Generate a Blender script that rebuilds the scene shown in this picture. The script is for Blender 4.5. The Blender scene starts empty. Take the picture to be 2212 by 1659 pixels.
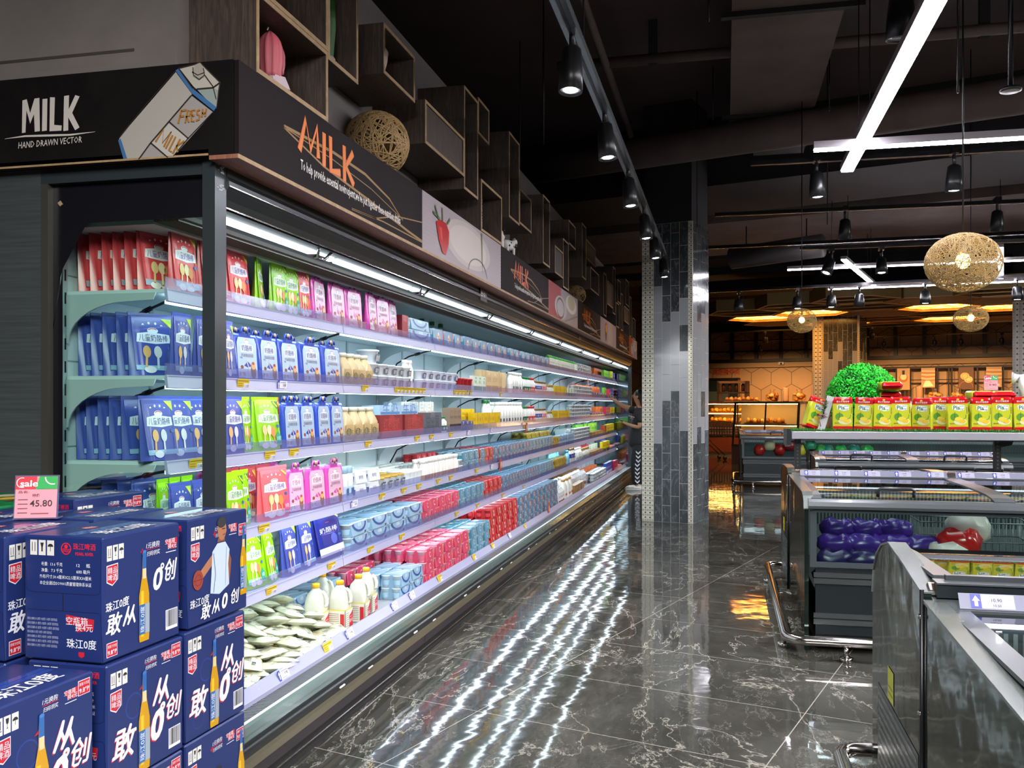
import bpy, math, random
from mathutils import Vector, Matrix
random.seed(7)
R = math.radians
PI = math.pi
C = bpy.context.scene.collection
sc = bpy.context.scene

# ---------------------------------------------------------------- camera, world, exposure
cam_d = bpy.data.cameras.new('camera'); cam = bpy.data.objects.new('camera', cam_d); C.objects.link(cam)
cam_d.sensor_width = 36.0; cam_d.lens = 36.0 * 2000.0 / 2212.0
cam_d.shift_y = 43.5 / 2212.0; cam_d.clip_start = 0.05; cam_d.clip_end = 200
cam.location = (0, 0, 1.35); cam.rotation_euler = (R(90), 0, R(12.953))
sc.camera = cam
w = bpy.data.worlds.new('world'); sc.world = w; w.use_nodes = True
w.node_tree.nodes['Background'].inputs[0].default_value = (0.05, 0.048, 0.05, 1)
w.node_tree.nodes['Background'].inputs[1].default_value = 0.6
sc.view_settings.view_transform = 'Standard'; sc.view_settings.look = 'None'
sc.view_settings.exposure = 1.5; sc.view_settings.gamma = 1.0
try: sc.view_settings.use_curve_mapping = False
except Exception: pass
try:
    sc.cycles.use_denoising = True; sc.cycles.max_bounces = 7; sc.cycles.transparent_max_bounces = 16
    sc.cycles.sample_clamp_indirect = 6.0; sc.cycles.caustics_reflective = False; sc.cycles.caustics_refractive = False
    sc.cycles.blur_glossy = 0.3
except Exception: pass

LED_CASE = 3.1      # radiance of the display-case tubes
LED_BAR = 24.0      # radiance of the ceiling bars

# added fill lights out of frame, to brighten the foreground and aisle-facing surfaces
def area(name, loc, sx, sy, power, col=(1, .97, .95), rot=(0, 0, 0)):
    d = bpy.data.lights.new(name, 'AREA'); d.shape = 'RECTANGLE'; d.size = sx; d.size_y = sy; d.energy = power; d.color = col
    o = bpy.data.objects.new(name, d); C.objects.link(o); o.location = loc; o.rotation_euler = rot
    return o
area('fill_light_behind', (0.2, -1.2, 3.3), 1.6, 3.5, 230)
area('fill_light_right', (4.4, 3.4, 3.3), 1.0, 4.0, 230)
area('fill_light_aisle', (7.0, 9.0, 3.35), 3.0, 0.8, 260)
def spot(name, loc, tgt, power, ang=55, col=(1, .96, .92), blend=.6, r=.04):
    d = bpy.data.lights.new(name, 'SPOT'); d.energy = power; d.spot_size = R(ang); d.spot_blend = blend; d.color = col; d.shadow_soft_size = r
    o = bpy.data.objects.new(name, d); C.objects.link(o); o.location = loc
    o.rotation_euler = (Vector(tgt) - Vector(loc)).to_track_quat('-Z', 'Y').to_euler()
    return o
def point(name, loc, power, col, r=.08):
    d = bpy.data.lights.new(name, 'POINT'); d.energy = power; d.color = col; d.shadow_soft_size = r
    o = bpy.data.objects.new(name, d); C.objects.link(o); o.location = loc
    return o

# ---------------------------------------------------------------- materials
def lin(h):
    h = h.lstrip('#'); o = []
    for i in (0, 2, 4):
        c = int(h[i:i+2], 16) / 255.0
        o.append(c / 12.92 if c <= .04045 else ((c + .055) / 1.055) ** 2.4)
    return (o[0], o[1], o[2], 1)
_M = {}
def mat(h, rough=.5, metal=0.0, emit=0.0, coat=0.0, spec=.5, alpha=1.0, sss=0.0):
    key = (h, rough, metal, emit, coat, spec, alpha)
    if key in _M: return _M[key]
    m = bpy.data.materials.new('paint_' + h.strip('#')); m.use_nodes = True
    b = m.node_tree.nodes['Principled BSDF']; c = lin(h)
    b.inputs['Base Color'].default_value = c; b.inputs['Roughness'].default_value = rough; b.inputs['Metallic'].default_value = metal
    b.inputs['Specular IOR Level'].default_value = spec; b.inputs['Coat Weight'].default_value = coat
    if alpha < 1: b.inputs['Alpha'].default_value = alpha
    if emit:
        b.inputs['Emission Color'].default_value = c; b.inputs['Emission Strength'].default_value = emit
    _M[key] = m
    return m
class NT:
    def __init__(s, name):
        s.m = bpy.data.materials.new(name); s.m.use_nodes = True; s.t = s.m.node_tree; s.b = s.t.nodes['Principled BSDF']
        s.tc = s.n('ShaderNodeTexCoord')
    def n(s, typ, **kw):
        x = s.t.nodes.new(typ)
        for k, v in kw.items():
            if k in x.inputs: x.inputs[k].default_value = v
            else: setattr(x, k, v)
        return x
    def l(s, a, b): s.t.links.new(a, b)
    def mapping(s, scale=(1, 1, 1), rot=(0, 0, 0), loc=(0, 0, 0), src=None):
        mp = s.n('ShaderNodeMapping'); mp.inputs['Scale'].default_value = scale; mp.inputs['Rotation'].default_value = rot; mp.inputs['Location'].default_value = loc
        s.l(src or s.tc.outputs['Object'], mp.inputs['Vector']); return mp.outputs[0]
    def noise(s, vec, scale, detail=4, rough=.55, dist=0):
        x = s.n('ShaderNodeTexNoise'); x.inputs['Scale'].default_value = scale; x.inputs['Detail'].default_value = detail
        x.inputs['Roughness'].default_value = rough; x.inputs['Distortion'].default_value = dist; s.l(vec, x.inputs['Vector']); return x.outputs[0]
    def ramp(s, f, stops):
        x = s.n('ShaderNodeValToRGB'); e = x.color_ramp.elements
        while len(e) > 1: e.remove(e[-1])
        e[0].position = stops[0][0]; e[0].color = lin(stops[0][1])
        for p, c in stops[1:]:
            q = e.new(p); q.color = lin(c)
        s.l(f, x.inputs[0]); return x.outputs[0]
    def mix(s, f, a, b, blend='MIX'):
        x = s.n('ShaderNodeMix'); x.data_type = 'RGBA'; x.blend_type = blend
        for sock, v in ((x.inputs[0], f), (x.inputs[6], a), (x.inputs[7], b)):
            if isinstance(v, (int, float)): sock.default_value = v
            elif isinstance(v, str): sock.default_value = lin(v)
            else: s.l(v, sock)
        return x.outputs[2]
    def math(s, op, a, b=None):
        x = s.n('ShaderNodeMath'); x.operation = op
        for i, v in enumerate((a, b)):
            if v is None: continue
            if isinstance(v, (int, float)): x.inputs[i].default_value = v
            else: s.l(v, x.inputs[i])
        return x.outputs[0]
    def bump(s, h, strength, dist):
        x = s.n('ShaderNodeBump'); x.inputs['Strength'].default_value = strength; x.inputs['Distance'].default_value = dist
        s.l(h, x.inputs['Height']); s.l(x.outputs[0], s.b.inputs['Normal']); return x
    def set(s, **kw):
        for k, v in kw.items():
            i = s.b.inputs[k.replace('_', ' ')]
            if isinstance(v, str): i.default_value = lin(v)
            elif isinstance(v, (int, float)): i.default_value = v
            else: s.l(v, i)
        return s.m

def m_marble_floor():
    t = NT('marble_floor_tiles'); v = t.mapping(rot=(0, 0, R(16.5)))
    # marble
    wob = t.noise(v, 2.2, 5, .6)
    big = t.noise(v, 1.1, 5, .62, .8)
    base = t.ramp(big, [(.25, '32332f'), (.5, '4b4b47'), (.75, '63635e')])
    vs = t.mapping(rot=(0, 0, R(40)), scale=(1, .45, 1))
    n1 = t.noise(vs, 1.5, 7, .62, .6)
    vein = t.ramp(t.math('ABSOLUTE', t.math('SUBTRACT', n1, .5)), [(0, 'ffffff'), (.0025, 'a0a0a0'), (.007, '282828'), (.02, '000000')])
    vs2 = t.mapping(rot=(0, 0, R(-35)), scale=(1, .5, 1), loc=(3, 7, 0))
    n2 = t.noise(vs2, 3.4, 8, .66, .5)
    vein2 = t.ramp(t.math('ABSOLUTE', t.math('SUBTRACT', n2, .5)), [(0, 'b8b8b8'), (.003, '484848'), (.012, '000000')])
    fine = t.noise(t.mapping(rot=(0, 0, R(-20)), scale=(1, .3, 1)), 22, 8, .75, .4)
    base = t.mix(.55, base, t.ramp(fine, [(.3, '262522'), (.5, '5a5955'), (.72, '9a9890')]), 'OVERLAY')
    n3 = t.noise(v, 9, 8, .7, .5)
    vein3 = t.ramp(t.math('ABSOLUTE', t.math('SUBTRACT', n3, .5)), [(0, '8a8a8a'), (.006, '202020'), (.018, '000000')])
    msk = t.ramp(t.noise(v, .9, 3), [(.42, '000000'), (.62, 'ffffff')])
    vv = t.math('MAXIMUM', vein, vein2)
    vv = t.math('MAXIMUM', vv, t.math('MULTIPLY', vein3, msk))
    col = t.mix(t.math('MULTIPLY', vv, .58), base, 'aba89e')
    # grout lines 1.26 x 0.68 on the building axis
    sep = t.n('ShaderNodeSeparateXYZ'); t.l(v, sep.inputs[0])
    def grid(s, period, off, wd):
        a = t.math('MODULO', t.math('ADD', s, 100 * period - off), period)
        a = t.math('ABSOLUTE', t.math('SUBTRACT', a, period / 2))
        return t.math('GREATER_THAN', a, period / 2 - wd)
    g = t.math('MAXIMUM', grid(sep.outputs[0], 1.26, -.873, .0022), grid(sep.outputs[1], .68, 2.79, .0022))
    col = t.mix(g, col, '8f8b84')
    wv = t.noise(v, 4.6, 2, .5); wv2 = t.noise(v, 26, 2, .5)
    t.bump(t.math('ADD', t.math('MULTIPLY', wv, 1.0), t.math('MULTIPLY', wv2, .05)), 1.0, .0015)
    return t.set(Base_Color=col, Roughness=.045, Specular_IOR_Level=.45)
M_FLOOR = m_marble_floor()

def m_wood(name, c1, c2, c3, scale=(1, 1, 12), rough=.55):
    t = NT(name); v = t.mapping(scale=scale)
    n = t.noise(v, 5, 6, .65, 1.2); n2 = t.noise(t.mapping(scale=(1, 1, 1)), 3, 3)
    col = t.ramp(n, [(.25, c1), (.5, c2), (.75, c3)])
    col = t.mix(t.math('MULTIPLY', n2, .5), col, c1)
    t.bump(n, .3, .002)
    return t.set(Base_Color=col, Roughness=rough)
M_PLANK = m_wood('dark_reclaimed_planks', '#2b2320', '#4d4039', '#6a594c', (14, 14, 1.2))
M_EDGE = m_wood('plywood_edge', '#8a7050', '#a98c66', '#bfa27a', (3, 3, 3))
M_TRIM = m_wood('reddish_wood_trim', '#6b4134', '#94604c', '#b5805f', (30, 3, 3))
M_TAN = m_wood('tan_wood', '#6d4a2a', '#8c6238', '#a87b4b', (4, 4, 4))
M_REDWOOD = m_wood('red_brown_wood', '#4b2013', '#6f3019', '#8c4425', (3, 3, 20), .35)

def m_ceiling():
    t = NT('dark_painted_concrete'); v = t.mapping()
    n = t.noise(v, .7, 5, .6)
    return t.set(Base_Color=t.ramp(n, [(.3, '3a2c2b'), (.7, '4d3c3a')]), Roughness=.8)
M_CEIL = m_ceiling()
def m_noise2(name, a, b, sc_=6, rough=.6, metal=0, bump=0, bs=.001):
    t = NT(name); v = t.mapping(); n = t.noise(v, sc_, 5, .6)
    if bump: t.bump(n, bump, bs)
    return t.set(Base_Color=t.ramp(n, [(.35, a), (.65, b)]), Roughness=rough, Metallic=metal, Specular_IOR_Level=.5 if rough != .62 else .12)
M_GREYWALL = m_noise2('grey_plaster', '#6e6865', '#7b7471', 3, .7)
M_DUCT = m_noise2('dusty_duct_wrap', '#574845', '#675753', 2, .7)
M_BEAM = m_noise2('dark_beam', '#151214', '#1f1a1c', 2, .7)
M_CHALK = m_noise2('chalkboard_print', '#100d0e', '#181415', 5, .62)
M_CHALK2 = m_noise2('chalkboard_brown_print', '#1f1617', '#181214', 1.6, .62)

def m_hex(name, base, line, size, z_up=True, rough=.45):
    # hexagon tiling from a distance function in local x, z
    t = NT(name); sep = t.n('ShaderNodeSeparateXYZ'); t.l(t.tc.outputs['Object'], sep.inputs[0])
    x = t.math('DIVIDE', sep.outputs[0], size); y = t.math('DIVIDE', sep.outputs[2], size)
    def cell(dx, dy):
        px = t.math('SUBTRACT', t.math('MODULO', t.math('ADD', x, 300 + dx), 1.0), .5)
        py = t.math('SUBTRACT', t.math('MODULO', t.math('ADD', y, 173.2050808 * 3 + dy), 1.7320508), .8660254)
        ax = t.math('ABSOLUTE', px); ay = t.math('ABSOLUTE', py)
        return t.math('MAXIMUM', ax, t.math('ADD', t.math('MULTIPLY', ax, .5), t.math('MULTIPLY', ay, .8660254)))
    d = t.math('MINIMUM', cell(0, 0), cell(.5, .8660254))
    g = t.math('GREATER_THAN', d, .485)
    n = t.noise(t.mapping(), 2.5, 4)
    col = t.mix(g, t.mix(t.math('MULTIPLY', n, .4), base, '#7a5a3a'), line)
    return t.set(Base_Color=col, Roughness=rough)
M_HEX = m_hex('hexagon_wall_tiles', '#b08a62', '#5c452e', .62)
def m_hexv(): return M_HEX

def m_glass(name, tint='ffffff', rough=.0, mixf=.93, refl=.5, haze=0):
    # thin pane: mostly clear, mirror reflection by Fresnel
    m = bpy.data.materials.new(name); m.use_nodes = True; t = m.node_tree; t.nodes.clear()
    out = t.nodes.new('ShaderNodeOutputMaterial'); tr = t.nodes.new('ShaderNodeBsdfTransparent'); gl = t.nodes.new('ShaderNodeBsdfGlossy')
    mx = t.nodes.new('ShaderNodeMixShader'); fr = t.nodes.new('ShaderNodeLayerWeight'); fr.inputs[0].default_value = .5
    pw = t.nodes.new('ShaderNodeMath'); pw.operation = 'POWER'; pw.inputs[1].default_value = 5.0; t.links.new(fr.outputs['Facing'], pw.inputs[0])
    mu = t.nodes.new('ShaderNodeMath'); mu.operation = 'MULTIPLY_ADD'; mu.inputs[1].default_value = .9; mu.inputs[2].default_value = .04*refl; t.links.new(pw.outputs[0], mu.inputs[0])
    tr.inputs[0].default_value = tuple(c * mixf for c in lin(tint)[:3]) + (1,); gl.inputs['Roughness'].default_value = rough
    t.links.new(mu.outputs[0], mx.inputs[0]); t.links.new(tr.outputs[0], mx.inputs[1]); t.links.new(gl.outputs[0], mx.inputs[2]); t.links.new(mx.outputs[0], out.inputs[0])
    if haze:
        df = t.nodes.new('ShaderNodeBsdfDiffuse'); df.inputs[0].default_value = lin('b8b8e0'); m2 = t.nodes.new('ShaderNodeMixShader'); m2.inputs[0].default_value = haze
        t.links.new(mx.outputs[0], m2.inputs[1]); t.links.new(df.outputs[0], m2.inputs[2]); t.links.new(m2.outputs[0], out.inputs[0])
    return m
M_GLASS = m_glass('clear_glass', 'f4fffb', 0, .96, 1.6)
M_LID = m_glass('freezer_lid_glass', 'b8c4c4', .02, .75, 2.6)
M_ACR = m_glass('clear_acrylic', 'f0f0ff', .1, .93, 1.2, .12)
M_BAG = m_glass('bread_bag_film', 'fff2da', .3, .95, .6); M_FILM = m_glass('clear_film', 'f2fff0', .12, .9, 2.2)

M_WHITE = mat('#dfe4ea', .35); M_CASEIN = mat('#cfe0e4', .4); M_DARKM = mat('#3a4145', .28, .35); M_BLACK = mat('#0c0c0e', .4)
M_BLKPL = mat('#121315', .35); M_LAV = mat('#b0b2d0', .3); M_CHROME = mat('#b9b4ae', .14, 1.0); M_STEEL = mat('#8b8f90', .25, .9)
M_GREYPL = mat('#4d5256', .3, .2, coat=.2); M_FZBODY = mat('#20272a', .3, .2); M_FZFRAME = mat('#4b5559', .3, .3)
M_PAPERW = mat('#e9e7f2', .5); M_YTAG = mat('#d3b52a', .5); M_BLUEINK = mat('#2f3aa0', .5); M_INK = mat('#202024', .6)
M_LED = mat('#e6f7ff', .5, 0, LED_CASE); M_BARLED = mat('#f7f4ff', .5, 0, LED_BAR)
M_TRACK = mat('#1a1a1c', .22, .5); M_WARM = mat('#ffc86a', .5, 0, 10.0); M_SPOTLED = mat('#f4f8ff', .5, 0, 16.0)

def m_endpanel():
    t = NT('polished_green_grey_end_panel'); v = t.mapping()
    n = t.noise(v, 3.2, 2, .5, .3); n2 = t.noise(v, 11, 2, .5)
    t.bump(t.math('ADD', n, t.math('MULTIPLY', n2, .12)), 1.0, .004)
    return t.set(Base_Color='#35443d', Roughness=.07, Metallic=.75)
M_ENDP = m_endpanel()
def m_brushed():
    t = NT('dark_steel_side'); n = t.noise(t.mapping(scale=(1, 1, 30)), 4, 3)
    return t.set(Base_Color=t.ramp(n, [(.3, '4a5153'), (.7, '585f61')]), Roughness=.32, Metallic=.4)
M_SIDE = m_brushed()
def m_stonetile():
    t = NT('slate_tile'); v = t.mapping(rot=(R(10), R(35), 0), scale=(1, 1, .35)); n = t.noise(v, 9, 6, .6, 1.5)
    vein = t.ramp(t.math('ABSOLUTE', t.math('SUBTRACT', n, .5)), [(0, 'a8adb0'), (.012, '5a5e61'), (.03, '000000')])
    b = t.ramp(t.noise(v, 3, 3), [(.3, '3a3f43'), (.7, '5c6266')])
    return t.set(Base_Color=t.mix(t.math('MULTIPLY', vein, .95), b, 'b4b8ba'), Roughness=.12)
M_SLATE = m_stonetile()
M_LTILE = mat('#a6aaae', .1); M_GROUT = mat('#d0cfc8', .5); M_MOSA = mat('#b9b6a2', .3); M_MOSB = mat('#5b5a4d', .3); M_MOSC = mat('#2b211a', .3); M_MOSG = mat('#e8e6d6', .5)
# ---------------------------------------------------------------- mesh building
_TX = {}
def text_mesh(s, bold):
    k = (s, bold)
    if k in _TX: return _TX[k]
    cu = bpy.data.curves.new('t', 'FONT'); cu.body = s; cu.size = 1; cu.align_x = 'CENTER'; cu.align_y = 'CENTER'
    cu.resolution_u = 3 if len(s) < 9 and any(ord(q) < 256 for q in s) else 1
    cu.offset = bold
    o = bpy.data.objects.new('t', cu); C.objects.link(o)
    bpy.context.view_layer.update()
    e = o.evaluated_get(bpy.context.evaluated_depsgraph_get()); me = e.to_mesh()
    r = ([(v.co.x, v.co.y) for v in me.vertices], [tuple(p.vertices) for p in me.polygons])
    e.to_mesh_clear(); bpy.data.objects.remove(o); bpy.data.curves.remove(cu)
    _TX[k] = r
    return r
class MB:
    def __init__(s): s.v = []; s.f = []; s.m = []; s.sm = []; s.mats = []; s.T = None; s.eps = .0006
    def mi(s, m):
        if m not in s.mats: s.mats.append(m)
        return s.mats.index(m)
    def add(s, vs, fs, m, smooth=False):
        n = len(s.v); k = s.mi(m)
        if s.T is not None: vs = [tuple(s.T @ Vector(p)) for p in vs]
        s.v.extend(vs); s.f.extend(tuple(i + n for i in f) for f in fs); s.m.extend([k] * len(fs)); s.sm.extend([smooth] * len(fs))
        return s
    def box(s, x0, y0, z0, x1, y1, z1, m, bev=0):
        if x1 < x0: x0, x1 = x1, x0
        if y1 < y0: y0, y1 = y1, y0
        if z1 < z0: z0, z1 = z1, z0
        if bev:
            b = min(bev, (x1-x0)*.45, (y1-y0)*.45, (z1-z0)*.45)
            vs = []; 
            for (X, sx) in ((x0, 1), (x1, -1)):
                for (Y, sy) in ((y0, 1), (y1, -1)):
                    for (Z, sz) in ((z0, 1), (z1, -1)):
                        vs += [(X, Y + sy*b, Z + sz*b), (X + sx*b, Y, Z + sz*b), (X + sx*b, Y + sy*b, Z)]
            def ix(i, j, k, c): return ((i*2 + j)*2 + k)*3 + c
            fs = []
            for i in (0, 1): fs.append([ix(i, 0, 0, 0), ix(i, 0, 1, 0), ix(i, 1, 1, 0), ix(i, 1, 0, 0)][::(1 if i == 0 else -1)])
            for j in (0, 1): fs.append([ix(0, j, 0, 1), ix(1, j, 0, 1), ix(1, j, 1, 1), ix(0, j, 1, 1)][::(1 if j == 0 else -1)])
            for k in (0, 1): fs.append([ix(0, 0, k, 2), ix(0, 1, k, 2), ix(1, 1, k, 2), ix(1, 0, k, 2)][::(1 if k == 0 else -1)])
            for j in (0, 1):
                for k in (0, 1): fs.append([ix(0, j, k, 1), ix(1, j, k, 1), ix(1, j, k, 2), ix(0, j, k, 2)])
            for i in (0, 1):
                for k in (0, 1): fs.append([ix(i, 0, k, 0), ix(i, 1, k, 0), ix(i, 1, k, 2), ix(i, 0, k, 2)])
            for i in (0, 1):
                for j in (0, 1): fs.append([ix(i, j, 0, 0), ix(i, j, 1, 0), ix(i, j, 1, 1), ix(i, j, 0, 1)])
            for i in (0, 1):
                for j in (0, 1):
                    for k in (0, 1): fs.append([ix(i, j, k, 0), ix(i, j, k, 1), ix(i, j, k, 2)])
            return s.add(vs, fs, m)
        vs = [(x0,y0,z0),(x1,y0,z0),(x1,y1,z0),(x0,y1,z0),(x0,y0,z1),(x1,y0,z1),(x1,y1,z1),(x0,y1,z1)]
        return s.add(vs, [(0,3,2,1),(4,5,6,7),(0,1,5,4),(1,2,6,5),(2,3,7,6),(3,0,4,7)], m)
    def loft(s, rings, m, smooth=True, cap=True, closed=True):
        n = len(rings[0]); vs = [p for r in rings for p in r]; fs = []
        for i in range(len(rings) - 1):
            for j in range(n if closed else n - 1):
                a = i*n + j; b = i*n + (j+1) % n
                fs.append((a, b, b + n, a + n))
        if cap and closed:
            fs.append(tuple(range(n))[::-1]); fs.append(tuple((len(rings)-1)*n + j for j in range(n)))
        return s.add(vs, fs, m, smooth)
    def lathe(s, prof, m, c=(0, 0, 0), n=20, smooth=True, cap=True):
        rings = [[(c[0] + r*math.cos(2*PI*j/n), c[1] + r*math.sin(2*PI*j/n), c[2] + z) for j in range(n)] for r, z in prof]
        return s.loft(rings, m, smooth, cap)
    def tube(s, pts, r, m, n=8, closed=False, smooth=True):
        pts = [Vector(p) for p in pts]; rings = []; up = None; N = len(pts)
        rr = r if isinstance(r, (list, tuple)) else [r]*N
        for i, p in enumerate(pts):
            if closed: d = pts[(i+1) % N] - pts[i-1]
            else: d = pts[min(i+1, N-1)] - pts[max(i-1, 0)]
            if d.length < 1e-9: d = Vector((0, 0, 1))
            d.normalize()
            if up is None:
                up = Vector((0, 0, 1)) if abs(d.z) < .9 else Vector((1, 0, 0))
            a = (up - d*up.dot(d))
            if a.length < 1e-6: a = d.orthogonal()
            a.normalize(); up = a; b = d.cross(a)
            rings.append([tuple(p + a*math.cos(2*PI*j/n)*rr[i] + b*math.sin(2*PI*j/n)*rr[i]) for j in range(n)])
        if closed: rings.append(rings[0])
        return s.loft(rings, m, smooth, not closed)
    def prism(s, pts, y0, y1, m, axis='y', smooth=False):
        # polygon in the two other axes, extruded along axis
        def P(a, b, t): return {'y': (a, t, b), 'x': (t, a, b), 'z': (a, b, t)}[axis]
        n = len(pts); vs = [P(a, b, y0) for a, b in pts] + [P(a, b, y1) for a, b in pts]
        fs = [(i, (i+1) % n, (i+1) % n + n, i + n) for i in range(n)] 
        s.add(vs, fs, m, smooth); return s.add(vs, [tuple(range(n))[::-1], tuple(range(n, 2*n))], m)
    def sphere(s, c, rx, ry, rz, m, nu=14, nv=9):
        rings = []
        for i in range(1, nv):
            t = PI*i/nv
            rings.append([(c[0] + rx*math.sin(t)*math.cos(2*PI*j/nu), c[1] + ry*math.sin(t)*math.sin(2*PI*j/nu), c[2] - rz*math.cos(t)) for j in range(nu)])
        return s.loft(rings, m, True, True)
    # ---- flat artwork on a plane: origin o, x direction, y direction
    def plane(s, o, x=(1, 0, 0), y=(0, 0, 1), eps=.0006):
        x = Vector(x).normalized(); y = Vector(y).normalized(); n = x.cross(y)
        s.T = Matrix(((x.x, y.x, n.x, o[0]), (x.y, y.y, n.y, o[1]), (x.z, y.z, n.z, o[2]), (0, 0, 0, 1))); s.eps = eps
        return s
    def free(s): s.T = None; return s
    def pg(s, pts, m, k=1): return s.add([(a, b, k*s.eps) for a, b in pts], [tuple(range(len(pts)))], m)
    def rect(s, x0, y0, x1, y1, m, k=1, sh=0): return s.pg([(x0, y0), (x1, y0), (x1 + sh*(y1-y0), y1), (x0 + sh*(y1-y0), y1)], m, k)
    def disc(s, cx, cy, rx, ry, m, k=1, n=14, a0=0, a1=2*PI): return s.pg([(cx + rx*math.cos(a0 + (a1-a0)*j/n), cy + ry*math.sin(a0 + (a1-a0)*j/n)) for j in range(n if a1-a0 > 6.2 else n+1)], m, k)
    def ring(s, cx, cy, r, wd, m, k=1, n=20, a0=0, a1=2*PI, ry=None):
        ry = ry or r
        s.line([(cx + r*math.cos(a0 + (a1-a0)*j/n), cy + ry*math.sin(a0 + (a1-a0)*j/n)) for j in range(n+1)], wd, m, k); return s
    def line(s, pts, wd, m, k=1):
        ws = wd if isinstance(wd, (list, tuple)) else [wd]*len(pts); L = []; Rr = []
        for i, p in enumerate(pts):
            a = pts[max(i-1, 0)]; b = pts[min(i+1, len(pts)-1)]; dx, dy = b[0]-a[0], b[1]-a[1]; q = math.hypot(dx, dy) or 1
            nx, ny = -dy/q*ws[i]/2, dx/q*ws[i]/2
            L.append((p[0]+nx, p[1]+ny, k*s.eps)); Rr.append((p[0]-nx, p[1]-ny, k*s.eps))
        n = len(pts)
        return s.add(L + Rr, [(i, i+n, i+n+1, i+1) for i in range(n-1)], m)
    def text(s, st, cx, cy, size, m, k=2, sh=0, bold=0, sx=1, rot=0, fit=None):
        cjk = any(ord(ch) > 0x2e80 for ch in st)
        if cjk and bold >= .019:
            for q, (du, dv) in enumerate(((-.5, -.3), (.5, -.3), (0, .5), (-.25, .1), (.25, .1))): s.text(st, cx + du*bold*size, cy + dv*bold*size, size, m, k + q*.08, sh, 0, sx, rot, fit)
            return s
        vs, fs = text_mesh(st, 0 if cjk else bold)
        if not vs: return s
        x0 = min(v[0] for v in vs); x1 = max(v[0] for v in vs)
        if fit: sx = fit / ((x1 - x0)*size)
        mx = (x0 + x1)/2; y0 = min(v[1] for v in vs); y1 = max(v[1] for v in vs); my = (y0 + y1)/2
        c, sn = math.cos(rot), math.sin(rot); o = []
        for a, b in vs:
            a = (a - mx)*size*sx; b = (b - my)*size; a += sh*b
            o.append((cx + a*c - b*sn, cy + a*sn + b*c, k*s.eps))
        return s.add(o, fs, m)
    def build(s, name, parent=None, loc=None, rotz=0):
        me = bpy.data.meshes.new(name); me.from_pydata(s.v, [], s.f)
        for m in s.mats: me.materials.append(m)
        me.polygons.foreach_set('material_index', s.m); me.polygons.foreach_set('use_smooth', s.sm)
        me.update()
        o = bpy.data.objects.new(name, me); C.objects.link(o)
        if parent is not None: o.parent = parent
        if loc is not None: o.location = loc
        if rotz: o.rotation_euler = (0, 0, rotz)
        return o
def tag(o, label, cat, group=None, kind=None):
    o['label'] = label; o['category'] = cat
    if group: o['group'] = group
    if kind: o['kind'] = kind
    return o
def thing(name, label, cat, loc=(0, 0, 0), rotz=0, group=None):
    o = bpy.data.objects.new(name, None); C.objects.link(o); o.location = loc; o.rotation_euler = (0, 0, rotz); o.empty_display_size = .05
    return tag(o, label, cat, group)
def struct(o, label=None):
    o['kind'] = 'structure'
    if label: o['label'] = label
    return o
_KIDS = {}
def kids(o):
    if o.name not in _KIDS: _KIDS[o.name] = [c for c in bpy.data.objects if c.parent == o]
    return _KIDS[o.name]
def dup(root, loc, rotz=0, scale=None, label=None, group=None):
    r = root.copy(); C.objects.link(r); r.location = loc
    if isinstance(rotz, tuple): r.rotation_euler = rotz
    else: r.rotation_euler = (0, 0, rotz)
    if scale: r.scale = scale
    if label: r['label'] = label
    if group: r['group'] = group
    for ch in kids(root):
        c = ch.copy(); C.objects.link(c); c.parent = r
        for g in kids(ch):
            d = g.copy(); C.objects.link(d); d.parent = c
    return r
def bw(p, q, z): return (p*math.cos(R(16.5)) + q*math.sin(R(16.5)), -p*math.sin(R(16.5)) + q*math.cos(R(16.5)), z)   # building axes to world
BROT = -R(16.5)
def nth(i): return '%d%s' % (i, {1: 'st', 2: 'nd', 3: 'rd'}.get(i % 10 if i % 100 not in (11, 12, 13) else 0, 'th'))

# ---------------------------------------------------------------- the room
b = MB(); b.box(-9, -5, -.1, 16, 36, 0, M_FLOOR); struct(b.build('floor'))
b = MB(); b.box(-9, -5, 4.8, 16, 36, 4.9, M_CEIL); struct(b.build('ceiling'))
b = MB(); b.box(-1.79, 2.8, 2.16, -5.2, 16.4, 3.45, M_GREYWALL); b.box(-1.75, 2.70, 2.442, -5.2, 2.8, 3.45, M_GREYWALL); b.box(-2.4, 3.0, 0, -5.2, 16.4, 2.16, M_GREYWALL)
b.plane((-3.4, 2.70, 2.44), (1, 0, 0), (0, 0, 1)); b.rect(.0, .0, 1.55, .035, mat('#75706d', .6), 3); b.rect(.9, .075, 1.5, .085, mat('#3f3a38', .7), 2); b.rect(.03, .33, .05, .333, M_WHITE, 2)
b.free(); struct(b.build('wall_left'))
b = MB(); b.box(-9, -5, 0, -8.8, 36, 4.8, M_BEAM); struct(b.build('wall_far_left'))
b = MB(); b.box(15.8, -5, 0, 16, 36, 4.8, M_BEAM); struct(b.build('wall_right'))
b = MB(); b.box(-9, -5, 0, 16, -4.8, 4.8, mat('#3a3634', .7)); struct(b.build('wall_rear'))
b = MB(); b.box(-9, 35.8, 0, 16, 36, 4.8, M_BEAM); struct(b.build('wall_back'))

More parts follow.
